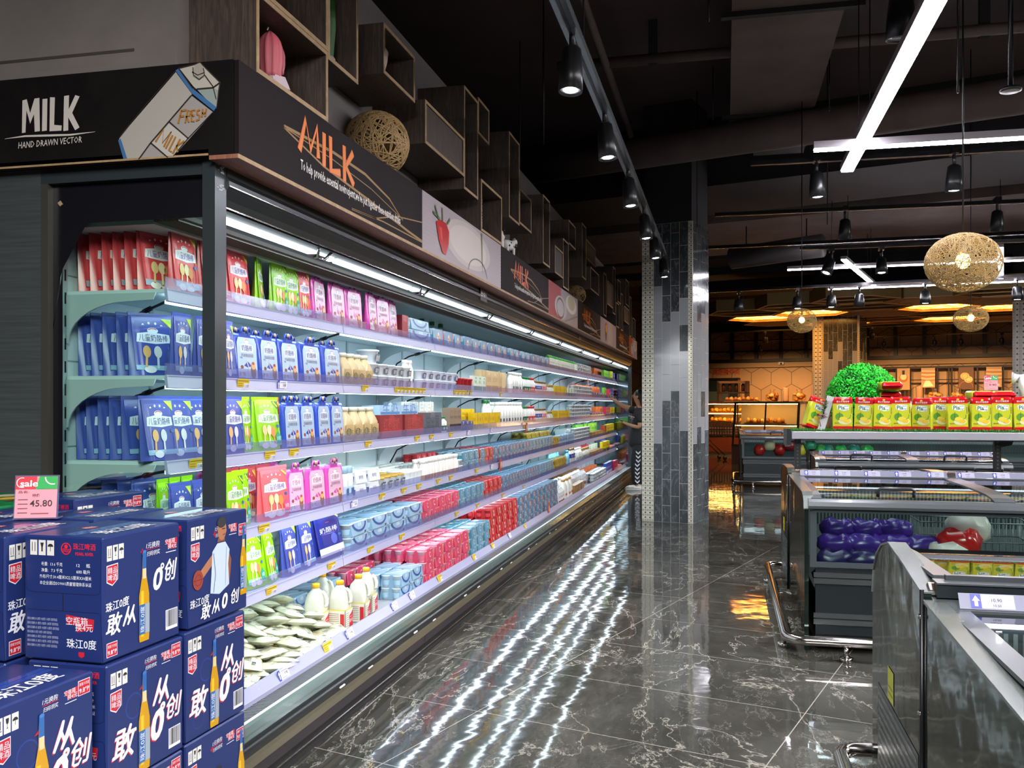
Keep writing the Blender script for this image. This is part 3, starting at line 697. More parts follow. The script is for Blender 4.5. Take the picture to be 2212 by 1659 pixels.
# ---------------------------------------------------------------- fascia signs above the case
ZB, ZT = 2.142, 2.441
b = MB(); b.box(-1.5, 2.655, 2.128, -1.60, 16.3, 2.1415, M_TRIM); b.box(-1.5, 2.655, 2.128, -1.497, 16.3, 2.1415, M_EDGE)
tag(b.build('fascia_ledge'), 'reddish wooden ledge running under the row of fascia signs', 'ledge')
b = MB(); b.box(-1.602, 2.655, 2.148, -3.3, 2.695, 2.1615, M_TRIM); b.box(-1.602, 2.652, 2.148, -3.3, 2.655, 2.1415, M_EDGE)
tag(b.build('fascia_ledge'), 'short reddish wooden ledge under the black end sign', 'ledge')
def panel(y0, y1, m, label, art):
    b = MB(); b.box(-1.515, y0 + .003, ZB, -1.5, y1 - .003, ZT, m); b.plane((-1.5, 0, 0), (0, 1, 0), (0, 0, 1)); art(b, y0, y1); b.free()
    return tag(b.build('sign_panel'), label, 'sign')
M_OR = mat('#e07c1c', .4); M_OR2 = mat('#c4541e', .4); M_GOLD = mat('#8d6a2f', .4); M_TXW = mat('#e6e2dc', .4)
def milk(b, y0, y1, near=False):
    W = y1 - y0
    def S(fx, fz): return (y0 + fx*W, ZB + fz*(ZT - ZB))
    def L(pts, wd, m, k): b.line([S(*p) for p in pts], wd, m, k)
    # letters as brush strokes
    for wd, m, k in ((.034, M_OR2, 3), (.024, M_OR if near else mat('#d65a28', .4), 4)):
        L([(.235, .42), (.262, .84), (.285, .50), (.315, .84), (.322, .46)], wd, m, k)
        L([(.350, .83), (.350, .40)], wd, m, k)
        L([(.382, .84), (.385, .40), (.435, .44)], wd, m, k)
        L([(.455, .84), (.458, .36)], wd, m, k); L([(.505, .82), (.465, .58), (.510, .38)], wd, m, k)
    L([(.17, .60), (.40, .66), (.58, .64), (.74, .50), (.84, .28)], [.010, .012, .012, .009, .003], M_GOLD, 1)
    L([(.17, .58), (.35, .40), (.60, .30), (.88, .16), (1.0, .12)], [.006, .008, .012, .012, .010], M_GOLD, 1)
    L([(.17, .585), (.40, .56), (.62, .48), (.84, .30)], .004, M_GOLD, 1)
    L([(.50, .04), (.64, .08), (.8, .3), (1.0, .44)], .006, M_GOLD, 1); L([(.50, .05), (.7, .1), (1.0, .1)], .006, M_GOLD, 1)
    b.text("To help provide essential novirosjemt,we've put fogether these nutrition drinks", y0 + .53*W, ZB + .245*(ZT - ZB), .052, M_TXW, 3, 0, .012, fit=.58*W)
def tulip(b, y0, y1):
    W = y1 - y0; H_ = ZT - ZB
    def S(fx, fz): return (y0 + fx*W, ZB + fz*H_)
    for j in range(14): b.line([S(0, .04 + j*.07), S(1, .05 + j*.07)], .003, mat('#a89aa0', .5), 1)
    b.disc(y0 + .52*W, ZB + .52*H_, .30*W, .44*H_, mat('#b5aaa4', .4), 2, 30); b.disc(y0 + .52*W, ZB + .52*H_, .24*W, .35*H_, mat('#c3b8b2', .4), 3, 30)
    b.ring(y0 + .64*W, ZB + .05*H_, .13*W, .008, mat('#5c5550', .4), 6, 20, 0, PI, .3*H_)
    b.pg([S(x, z) for x, z in ((.13, .60), (.16, .30), (.20, .10), (.235, .10), (.265, .32), (.27, .55), (.24, .68), (.17, .68))], mat('#b3161a', .25), 7)
    b.pg([S(x, z) for x, z in ((.16, .55), (.18, .35), (.20, .3), (.19, .55))], mat('#e0423c', .25), 8)
    for q in ((.15, .70, .12, .88), (.20, .68, .195, .92), (.25, .68, .28, .80), (.17, .68, .10, .74)): b.line([S(q[0], q[1]), S(q[2], q[3])], .016, mat('#3b5a22', .5), 8)
    b.line([S(.70, .12), (S(.69, .95))], [.004, .03], mat('#5c6b2a', .5), 6)
def swirl(b, y0, y1, red=True):
    W = y1 - y0; H_ = ZT - ZB
    b.rect(y0 + .01, ZB, y0 + .38*W, ZT, mat('#a31f26' if red else '#8a6a4a', .4), 1)
    b.disc(y0 + .38*W, ZB + .38*H_, .2*W, .36*H_, mat('#b9b2b0', .4), 2, 24); b.ring(y0 + .36*W, ZB + .35*H_, .12*W, .02, mat('#6b2a2a', .4), 3, 20, 0, 2*PI, .3*H_)
    b.disc(y0 + .74*W, ZB + .66*H_, .2*W, .3*H_, mat('#d8d2cd', .4), 2, 24); b.disc(y0 + .74*W, ZB + .72*H_, .13*W, .24*H_, mat('#b9ad8a', .4), 3, 24)
    b.line([(y0 + .5*W, ZB), (y0 + W*.98, ZB + .4*H_)], .02, mat('#77716e', .4), 2)
def spoon(b, y0, y1):
    W = y1 - y0; H_ = ZT - ZB
    for j in range(9): b.line([(y0, ZB + .08*H_ + j*.033), (y1, ZB + .08*H_ + j*.033)], .004, mat('#8d7d7d', .5), 1)
    b.rect(y0 + .45*W, ZB, y0 + .72*W, ZT, mat('#b09c90', .4), 2)
    b.pg([(y0 + x*W, ZB + z*H_) for x, z in ((.30, .1), (.26, .5), (.28, .8), (.34, .9), (.40, .7), (.38, .45), (.34, .1))], mat('#4a2c1a', .4), 3)
    b.disc(y0 + .33*W, ZB + .62*H_, .05*W, .18*H_, mat('#c98a3a', .4), 4, 12)
M_PHOTO = mat('#9d9195', .4)
panel(2.66, 4.485, M_CHALK2, 'first MILK sign at the corner, orange brush lettering on dark brown', lambda b, p, q: milk(b, p, q, True))
panel(4.485, 6.181, M_PHOTO, 'white printed panel with a red strawberry and milk bowl', tulip)
panel(6.181, 7.946, M_CHALK2, 'second MILK sign, between the strawberry panel and the red swirl panel', milk)
panel(7.946, 9.588, M_PHOTO, 'pale panel with a red fruit and milk glasses after the second MILK sign', swirl)
panel(9.588, 11.397, M_CHALK2, 'third MILK sign, above the small rattan ball', milk)
panel(11.397, 13.096, M_PHOTO, 'pale panel printed with a wooden spoon far along the fascia', spoon)
panel(13.096, 14.914, M_CHALK2, 'fourth MILK sign, farthest along the fascia', milk)
panel(14.914, 16.28, M_PHOTO, 'last small red and white printed panel beside the pillar', swirl)
# end sign facing the camera
b = MB(); b.box(-1.516, 2.655, ZB, -3.3, 2.67, ZT, M_CHALK); b.plane((0, 2.655, 0), (1, 0, 0), (0, 0, 1))
M_CH = mat('#c9c3bb', .5)
def E1(pts): return pts
for pts in ([(-2.295, 2.258), (-2.293, 2.367), (-2.276, 2.37), (-2.263, 2.323), (-2.246, 2.37), (-2.227, 2.371), (-2.225, 2.26), (-2.245, 2.259), (-2.248, 2.318), (-2.263, 2.287), (-2.277, 2.333), (-2.281, 2.259)], [(-2.215, 2.366), (-2.196, 2.366), (-2.198, 2.26), (-2.217, 2.259)], [(-2.186, 2.37), (-2.167, 2.368), (-2.17, 2.277), (-2.141, 2.273), (-2.142, 2.256), (-2.188, 2.257)],
            [(-2.132, 2.37), (-2.113, 2.371), (-2.114, 2.325), (-2.089, 2.37), (-2.073, 2.364), (-2.101, 2.312), (-2.073, 2.262), (-2.09, 2.254), (-2.116, 2.298), (-2.116, 2.255), (-2.135, 2.254)]):
    b.pg(pts, M_CH, 1)
b.line([(-2.362, 2.243), (-2.283, 2.247), (-2.186, 2.243), (-2.109, 2.24), (-2.014, 2.244)], [.001, .006, .007, .006, .001], M_CH, 1)
b.text('HAND DRAWN VECTOR', -2.186, 2.22, .030, M_CH, 1, .1, .006, fit=0.245, rot=R(1.2))
b.pg([(-1.927, 2.209), (-1.92, 2.223), (-1.718, 2.416), (-1.66, 2.341), (-1.725, 2.269), (-1.807, 2.194), (-1.853, 2.142), (-1.906, 2.143)], mat('#a7a39b', .5), 1)
b.pg([(-1.66, 2.335), (-1.584, 2.277), (-1.725, 2.146), (-1.853, 2.142), (-1.807, 2.194), (-1.741, 2.258)], mat('#9b9592', .5), 2)
b.pg([(-1.741, 2.252), (-1.673, 2.199), (-1.725, 2.146), (-1.75, 2.144), (-1.805, 2.193)], mat('#b8b3aa', .5), 3)
b.pg([(-1.705, 2.427), (-1.653, 2.435), (-1.629, 2.439), (-1.56, 2.371), (-1.564, 2.346), (-1.571, 2.29), (-1.589, 2.3), (-1.642, 2.354), (-1.655, 2.365)], mat('#b5b1a6', .5), 1)
b.pg([(-1.642, 2.354), (-1.584, 2.355), (-1.567, 2.346), (-1.573, 2.294), (-1.584, 2.295)], mat('#8f9a96', .5), 2)
b.pg([(-1.718, 2.42), (-1.705, 2.427), (-1.655, 2.357), (-1.572, 2.292), (-1.582, 2.281), (-1.66, 2.343)], mat('#3c6a9a', .5), 4)
b.pg([(-1.927, 2.209), (-1.918, 2.215), (-1.892, 2.144), (-1.906, 2.143)], mat('#3c6a9a', .5), 4)
b.pg([(-1.649, 2.432), (-1.629, 2.439), (-1.613, 2.413), (-1.615, 2.393), (-1.633, 2.385), (-1.655, 2.397)], mat('#a09b90', .5), 5)
mo = mat('#2e211c', .5)
for pts, w_ in (([(-1.718, 2.418), (-1.818, 2.324), (-1.883, 2.26), (-1.92, 2.221)], .003), ([(-1.662, 2.335), (-1.741, 2.258), (-1.807, 2.194), (-1.851, 2.143)], .004), ([(-1.584, 2.277), (-1.673, 2.199), (-1.725, 2.146)], .003), ([(-1.741, 2.258), (-1.671, 2.199)], .004), ([(-1.807, 2.194), (-1.745, 2.143)], .004),
               ([(-1.705, 2.427), (-1.655, 2.434), (-1.629, 2.439), (-1.56, 2.371), (-1.564, 2.346), (-1.571, 2.286)], .003), ([(-1.642, 2.355), (-1.584, 2.355), (-1.56, 2.369)], .004), ([(-1.613, 2.397), (-1.584, 2.359), (-1.573, 2.318)], .003), ([(-1.658, 2.411), (-1.638, 2.399), (-1.614, 2.405)], .003), ([(-1.655, 2.425), (-1.653, 2.4), (-1.633, 2.385), (-1.614, 2.397), (-1.618, 2.42)], .003), ([(-1.707, 2.427), (-1.658, 2.361), (-1.646, 2.354)], .003)):
    b.line(pts, w_, mo, 6)
mg = mat('#a5702c', .5)
for pts in ([(-1.707, 2.25), (-1.696, 2.291)], [(-1.696, 2.289), (-1.678, 2.291)], [(-1.7, 2.271), (-1.685, 2.272)], [(-1.682, 2.25), (-1.673, 2.29), (-1.662, 2.285), (-1.667, 2.271), (-1.678, 2.27), (-1.669, 2.251)], [(-1.646, 2.288), (-1.658, 2.288), (-1.66, 2.253), (-1.649, 2.253)], [(-1.659, 2.271), (-1.649, 2.271)], [(-1.629, 2.288), (-1.64, 2.285), (-1.64, 2.275), (-1.631, 2.269), (-1.633, 2.257), (-1.644, 2.255)], [(-1.623, 2.264), (-1.62, 2.29)], [(-1.612, 2.265), (-1.607, 2.29)], [(-1.622, 2.276), (-1.61, 2.276)],
            [(-1.789, 2.196), (-1.759, 2.235), (-1.764, 2.191), (-1.732, 2.225), (-1.759, 2.178)], [(-1.727, 2.213), (-1.752, 2.172)], [(-1.716, 2.208), (-1.741, 2.165), (-1.73, 2.16)], [(-1.7, 2.199), (-1.727, 2.154)], [(-1.685, 2.192), (-1.712, 2.177), (-1.709, 2.157)]):
    b.line(pts, .006, mg, 7)
b.free(); tag(b.build('sign_panel'), 'black end sign with MILK lettering and a drawn milk carton', 'sign')

# ---------------------------------------------------------------- wooden crates on the bulkhead
def crate(y0, y1, z0, z1, label, closed=False, xf=-1.5, xb=-1.79, th=.016, back=True):
    t = thing('wooden_crate', label, 'crate', (0, y0, z0))
    W = y1 - y0; H_ = z1 - z0
    b = MB()
    b.box(xb, 0, 0, xf - .003, W, th, M_PLANK); b.box(xb, 0, H_ - th, xf - .003, W, H_, M_PLANK)
    b.box(xb, 0, th, xf - .003, th, H_ - th, M_PLANK); b.box(xb, W - th, th, xf - .003, W, H_ - th, M_PLANK); b.build('frame', t)
    b = MB(); b.box(xf - .003, 0, 0, xf, W, th, M_EDGE); b.box(xf - .003, 0, H_ - th, xf, W, H_, M_EDGE); b.box(xf - .003, 0, th, xf, th, H_ - th, M_EDGE); b.box(xf - .003, W - th, th, xf, W, H_ - th, M_EDGE); b.build('front_edge', t)
    b = MB()
    if closed: b.box(xf - .02, th, th, xf - .008, W - th, H_ - th, M_PLANK); b.build('front_board', t)
    elif back: b.box(xb + .002, th, th, xb + .012, W - th, H_ - th, M_PLANK); b.build('back_board', t)
    return t
CR = [(2.78, 3.34, 2.443, 2.715, 'low corner crate holding the pink cactus', 0), (2.78, 3.34, 2.717, 3.42, 'tall crate above the pink cactus crate', 0), (3.342, 3.643, 2.69, 3.42, 'tall narrow crate holding the green cactus', 0),
      (3.944, 4.373, 2.845, 3.074, 'small crate holding the white and red figurine', 0), (4.537, 5.265, 2.692, 2.917, 'wide closed crate just beyond the big rattan ball', 1), (5.267, 5.581, 2.623, 3.235, 'tall crate beyond the wide closed crate', 0),
      (5.583, 5.861, 3.038, 3.268, 'small high crate beside the tall crate past the rattan ball', 0), (5.657, 6.214, 2.447, 2.775, 'crate holding the upright black and white book', 0), (6.433, 6.776, 2.686, 3.299, 'tall crate above the spotted cow figurines', 0),
      (6.778, 7.212, 2.706, 2.974, 'square crate above the second MILK sign with a framed card', 0), (7.701, 8.011, 2.544, 3.129, 'tall crate above the red fruit panel', 0), (8.262, 8.699, 2.541, 2.792, 'closed crate low above the red fruit panel', 1),
      (8.701, 9.018, 2.463, 2.932, 'upright crate standing left of the small rattan ball', 0), (9.02, 9.452, 2.935, 3.172, 'small high crate above the small rattan ball', 0), (9.894, 10.19, 2.72, 3.309, 'tall crate behind the small rattan ball', 0),
      (10.22, 10.956, 2.974, 3.191, 'wide high crate past the small rattan ball', 1), (10.55, 11.268, 2.669, 2.929, 'wide middle crate past the small rattan ball', 0), (11.711, 11.994, 2.48, 3.028, 'tall crate above the wooden spoon panel', 0),
      (12.1, 12.7, 2.66, 2.98, 'closed crate above the wooden spoon panel', 1), (12.72, 13.0, 2.60, 3.25, 'tall crate right of the closed crate far along', 0), (13.1, 13.5, 2.45, 2.80, 'low crate above the fourth MILK sign, left', 0), (13.3, 13.7, 2.82, 3.15, 'high crate above the fourth MILK sign', 0),
      (13.72, 14.0, 2.45, 3.0, 'tall crate holding the small red figurine', 0), (14.2, 14.9, 2.62, 2.86, 'closed reddish crate near the end of the fascia', 1), (14.4, 14.9, 2.9, 3.3, 'high crate near the end of the fascia', 0), (15.0, 15.3, 2.45, 3.1, 'tall crate at the end of the fascia, left', 0), (15.5, 16.0, 2.45, 2.8, 'last low crate at the end of the fascia', 0)]
for c_ in CR: crate(c_[0], c_[1], c_[2], c_[3], c_[4], bool(c_[5]))
# figurines in crates
def lobed(b, c, r, h, m, lobes=9, lean=0, n=36, amp=.16):
    rings = []
    for i in range(13):
        t = i/12; rr = r*(1 - .93*(max(0, t - .55)/.45)**2.4)*(.80 + .2*min(1, t*3)); rings.append([(c[0] + lean*t + rr*(1 + amp*math.cos(lobes*a))*math.cos(a), c[1] + rr*(1 + amp*math.cos(lobes*a))*math.sin(a), c[2] + h*t) for a in [2*PI*j/n for j in range(n)]])
    b.loft(rings, m)
t = thing('cactus_ornament', 'pink ceramic cactus in a pale faceted pot inside the corner crate', 'ornament', (-1.585, 3.05, 2.459))
mp = mat('#c4606c', .5); b = MB(); lobed(b, (0, -.02, .055), .042, .17, mp); lobed(b, (0, .035, .09), .026, .11, mp); b.tube([(0, -.04, .22), (0, -.03, .235)], .003, M_WHITE, 5); b.build('cactus', t)
b = MB(); b.lathe([(.035, 0), (.07, .015), (.05, .062), (.02, .066)], mat('#c9b8bd', .4), n=6, smooth=False); b.build('pot', t)
t = thing('cactus_ornament', 'green ribbed cactus standing in the tall narrow crate', 'ornament', (-1.60, 3.50, 2.706))
b = MB(); lobed(b, (0, 0, .04), .05, .40, mat('#2c5a24', .5), 11); b.build('cactus', t); b = MB(); b.lathe([(.04, 0), (.055, .05), (.05, .055)], mat('#8f8a84', .5), n=14); b.build('pot', t)
b = MB(); b.lathe([(.02, 0), (.032, .02), (.045, .07), (.05, .11), (.03, .14), (.035, .15)], mat('#c9b9b0', .4), n=14); b.sphere((0, .01, .155), .035, .03, .02, mat('#b9423a', .4), 10, 6); b.sphere((0, -.03, .14), .02, .02, .02, mat('#b9423a', .4), 8, 5)
o = b.build('figurine'); o.location = (-1.56, 4.02, 2.861); tag(o, 'white figurine with red top in the small crate over the rattan ball', 'figurine')
b = MB(); b.box(-.02, -.012, 0, .10, .012, .22, mat('#151517', .4)); b.plane((.1003, 0, 0), (0, 1, 0), (0, 0, 1)); b.text('ELEGANCE', 0, .11, .03, M_WHITE, 2, 0, .01, rot=-PI/2, fit=.18); b.free()
o = b.build('book'); o.location = (-1.62, 5.74, 2.463); tag(o, 'black book with white ELEGANCE lettering standing in a crate', 'book')
b = MB(); b.box(-.01, -.05, 0, .01, .05, .16, M_BLKPL); b.box(.01, -.02, 0, .012, .05, .15, mat('#b9b4ae', .4)); o = b.build('framed_card'); o.location = (-1.58, 6.9, 2.722); tag(o, 'black and white framed card standing in the square crate', 'card')
b = MB(); b.lathe([(.02, 0), (.03, .05), (.012, .1), (.03, .14), (.005, .17)], mat('#b3122c', .35), n=12); o = b.build('figurine'); o.location = (-1.56, 13.86, 2.47); tag(o, 'small bright red figurine in a tall crate far along', 'figurine')
def cow(label, loc, rz, s):
    t = thing('cow_figurine', label, 'figurine', loc, rz); mw = mat('#d9d6d2', .4)
    b = MB(); rings = []
    for x, r, z in ((-.10, .02, .10), (-.085, .042, .10), (-.03, .05, .10), (.04, .047, .105), (.075, .035, .12), (.10, .025, .145), (.115, .028, .16), (.15, .018, .15), (.16, .012, .145)):
        rings.append([(x*s, r*s*math.cos(a), (z + r*math.sin(a))*s) for a in [2*PI*j/10 for j in range(10)]])
    b.loft(rings, mw)
    for x in (-.07, .055):
        for y in (-.028, .028): b.tube([(x*s, y*s, .08*s), (x*s, y*s, 0)], [.014*s, .010*s], mw, 7)
    rnd = random.Random(int(s*100))
    for q in range(7): b.sphere((rnd.uniform(-.08, .09)*s, rnd.choice((-1, 1))*.034*s, rnd.uniform(.09, .13)*s), .022*s, .014*s, .018*s, M_BLKPL, 8, 5)
    b.build('body', t)
    for y in (-1, 1):
        b = MB(); b.sphere((.11*s, y*.032*s, .175*s), .008*s, .014*s, .007*s, M_BLKPL, 6, 4); b.build('ear', t)
cow('spotted black and white cow figurine, left of the pair on the fascia', (-1.56, 6.36, 2.441), R(100), .9)
cow('spotted black and white cow figurine lying right on the fascia', (-1.56, 6.66, 2.441), R(75), .8)
# ---------------------------------------------------------------- packages: one of each kind, then copies
SHN = ['top shelf', 'second shelf', 'third shelf', 'fourth shelf', 'fifth shelf', 'bottom deck']
def shz(i): return SZ[i] + .0165 if i < 5 else .2625
def shx(i): return XF - .018 if i < 5 else -1.742
PROTO = {}
def film_pouch(kind, base, band, label_, plate, plate_txt, txt_col, w=.185, h=.215, d=.05, corner='#2a7a3a', arts=None, badge=None):
    t = thing('snack_pouch', label_, 'pouch', (0, 0, 0))
    b = MB(); NY, NZ = 8, 9
    def xs(v, z):                                # half thickness at height z, width v in -1..1
        g = d/2*(1 - z)**.8 + .002; e = min(1, (1 - abs(v))/.16); return g*(math.sin(e*PI/2)**.6 if e > 0 else 0) + .0008
    for s_ in (1, -1):
        vs = []
        for j in range(NZ + 1):
            z = j/NZ
            for i in range(NY + 1):
                v = -1 + 2*i/NY; wob = .003*math.sin(9*v + 5*z)*(1 - abs(v)) if s_ < 0 else 0
                vs.append((s_*xs(v, z) + wob, v*w/2*(1 - .04*z), z*h))
        fs = []
        for j in range(NZ):
            for i in range(NY):
                a = j*(NY+1) + i; q = (a, a+1, a+NY+2, a+NY+1); fs.append(q if s_ > 0 else q[::-1])
        b.add(vs, fs, base, True)
    b.build('film_body', t)
    # printed front: plane following the front slope
    b = MB(); th = math.atan((d/2)/h); b.plane((d/2 + .0035, 0, 0), (0, 1, 0), (-math.sin(th), 0, math.cos(th)), .0005)
    W = w*.43
    b.rect(-W, .02, W, h*.97, base, 0); b.rect(-W, h*.86, W, h*.985, band, 1)
    rnd = random.Random(len(kind))
    for q in range(6):
        a = PI*(.12 + .15*q); b.line([(math.cos(a)*W*.25, h*.72), (math.cos(a)*W*.62, h*.72 + math.sin(a)*h*.13)], [.008, .003], plate, 2); b.disc(math.cos(a)*W*.72, h*.72 + math.sin(a)*h*.17, .005, .005, plate, 2, 8)
    b.disc(0, h*.76, W*.28, h*.05, plate, 3, 14); b.ring(0, h*.765, W*.2, .003, mat('#c23a3a', .4), 4, 12, .2, PI - .2, h*.03)
    b.pg([(-W*.86, h*.56), (-W*.8, h*.70), (-W*.2, h*.735), (W*.82, h*.70), (W*.86, h*.565), (W*.1, h*.535)], plate, 4)
    b.text(plate_txt, 0, h*.635, h*.13, txt_col, 5, 0, .014, fit=W*1.45)
    b.pg([(W*.45, h*.97), (W, h*.97), (W, h*.80)], mat(corner, .4), 3); b.line([(W*.6, h*.955), (W*.95, h*.86)], .007, mat('#e8dc3a', .4), 4)
    for (kd, x, z, rx, rz, c_) in (arts or []):
        if kd == 'd': b.disc(x*W, z*h, rx*W, rz*h, mat(c_, .4), 6, 14)
        elif kd == 'r': b.rect(x*W, z*h, (x+rx)*W, (z+rz)*h, mat(c_, .4), 5)
        elif kd == 's': b.line([(x*W, z*h), ((x+rx)*W, (z+rz)*h)], .009, mat(c_, .4), 6); b.disc((x+rx)*W, (z+rz)*h, .016, .022, mat(c_, .4), 7, 12)
    if badge: b.pg([(W*.55, h*.12), (W*.95, h*.12), (W, h*.26), (W*.75, h*.36), (W*.5, h*.26)], mat(badge, .4), 8); b.text('5倍', W*.75, h*.23, .018, M_WHITE, 9, 0, .01)
    b.disc(W*.78, h*.47, .010, .007, mat('#3560a8', .4), 7, 10)
    b.free(); b.build('printed_front', t)
    b = MB(); b.box(-.0022, -w/2*.965, h - .002, .0022, w/2*.965, h + .010, band); b.build('top_seal', t)
    PROTO[kind] = (t, w, h, d); return t
CS = [('s', -.5, .14, .1, .26, '#e9c98a'), ('s', -.05, .10, .05, .30, '#f0dcae'), ('s', .4, .12, -.08, .24, '#d98a4a'), ('d', -.45, .10, .3, .06, '#f2efe6'), ('d', .2, .09, .35, .05, '#f2efe6')]
PK = '儿童奶酪棒'
film_pouch('red', mat('#d9474e', .25), mat('#e05a60', .2), 'x', mat('#f1e8ec', .3), PK, mat('#4a3fa0', .4), arts=CS + [('r', -1, .09, 2, .10, '#9fb0c4')], corner='#e08a2c')
film_pouch('green', mat('#8fcf12', .25), mat('#a2e01c', .2), 'x', mat('#e4f4dc', .3), PK, mat('#1f7a3a', .4), arts=CS + [('r', -1, .09, 2, .10, '#8fd8b4')], badge='#2aa08a')
film_pouch('blue', mat('#4454a8', .25), mat('#4c5cb4', .2), 'x', mat('#dfe6f4', .3), PK, mat('#27357e', .4), arts=[('s', -.5, .14, .1, .26, '#e0b070'), ('s', .1, .12, .05, .28, '#cfd4dc'), ('d', -.3, .1, .3, .06, '#e6e6f0'), ('r', -1, .09, 2, .08, '#8fb8d8')], corner='#a8d84a')
film_pouch('pink', mat('#ee6a70', .25), mat('#f47c88', .2), 'x', mat('#f4e9ec', .3), PK, mat('#4a3fa0', .4), arts=CS + [('r', -1, .09, 2, .09, '#f2d8d8')], corner='#e06a80', w=.20, badge='#e84a7a')
film_pouch('navy', mat('#24308a', .2), mat('#2c3a9a', .2), 'x', mat('#5a68c0', .3), '奶酪棒', mat('#dfe6f4', .4), arts=[('d', .3, .42, .25, .12, '#4a5ab8'), ('r', -1, .09, 2, .18, '#c4c8d0')], w=.18, corner='#3a4ab0', d=.07)
def hang_pouch(kind, edge, body, txt, c_fig, hookc):
    t = thing('snack_pouch', 'x', 'pouch', (0, 0, 0)); w, h, d = .15, .165, .035
    b = MB(); rings = []
    for z, g in ((0, .55), (.04, 1), (.3, .95), (.7, .6), (.92, .25), (1, .08)):
        rings.append([(g*d/2*math.copysign(abs(math.cos(a))**.6, math.cos(a)), w/2*math.copysign(abs(math.sin(a))**.25, math.sin(a)), z*h) for a in [2*PI*j/16 for j in range(16)]])
    b.loft(rings, edge); b.build('film_body', t)
    b = MB(); th = math.atan((d*.35)/h); b.plane((d/2 + .002, 0, 0), (0, 1, 0), (-math.sin(th), 0, math.cos(th)), .0005)
    b.pg([(-w*.4, .006), (w*.4, .006), (w*.4, h*.8), (w*.33, h*.92), (-w*.33, h*.92), (-w*.4, h*.8)], body, 1)
    b.pg([(-w*.26, h*.60), (-w*.26, h*.76), (0, h*.80), (w*.26, h*.76), (w*.26, h*.60)], M_WHITE, 2); b.text('奶酪棒', 0, h*.69, .024, mat(txt, .4), 3, 0, .012, fit=w*.44)
    b.text('可以吸的奶酪', 0, h*.53, .014, mat('#7a5a6a' if 'ff' not in txt else txt, .4), 3, 0, .01, fit=w*.5); b.disc(0, h*.84, .014, .008, M_WHITE, 2, 10); b.ring(0, h*.84, .011, .002, mat('#c23a3a', .4), 3, 10, 0, PI, .006)
    b.disc(w*.22, h*.20, .016, .030, mat('#8a5a34', .4), 3, 12); b.disc(w*.22, h*.30, .014, .013, mat('#e2b070', .4), 4, 12); b.disc(w*.22, h*.36, .008, .006, mat('#c23a2a', .4), 5, 8)
    b.line([(-w*.05, h*.42), (w*.02, h*.28), (w*.05, h*.08)], .006, mat('#d8b8a0', .4), 3); b.rect(-w*.34, h*.06, -w*.12, h*.18, mat('#e8e4e8', .4), 3)
    b.text('奶酪', -w*.23, h*.12, .018, mat('#5a5a68', .4), 4); b.disc(-w*.24, h*.27, .010, .007, mat('#8a4a2a', .4), 3, 8); b.text('500g', -w*.26, h*.47, .008, M_INK, 3)
    b.free(); b.build('printed_front', t)
    b = MB(); hm = mat(hookc, .35)
    for y in (-.018, .018):
        b.tube([(0, y, h - .008), (0, y, h + .014), (0, y + .008, h + .023), (0, y + .017, h + .018), (0, y + .018, h + .008)], .0048, hm, 6)
    b.sphere((.004, .002, h + .018), .006, .009, .009, mat('#c9a27a', .4), 8, 5); b.box(-.004, -.03, h - .012, .004, .034, h + .002, hm); b.build('hook_clip', t)
    PROTO[kind] = (t, w, h, d)
hang_pouch('bhang', mat('#3350b8', .2), mat('#a9c4dc', .25), '#3a4a8a', '#c08040', '#2c44a0')
hang_pouch('phang', mat('#d44fae', .2), mat('#dcb0cc', .25), '#b03a7a', '#c08040', '#b8489a')
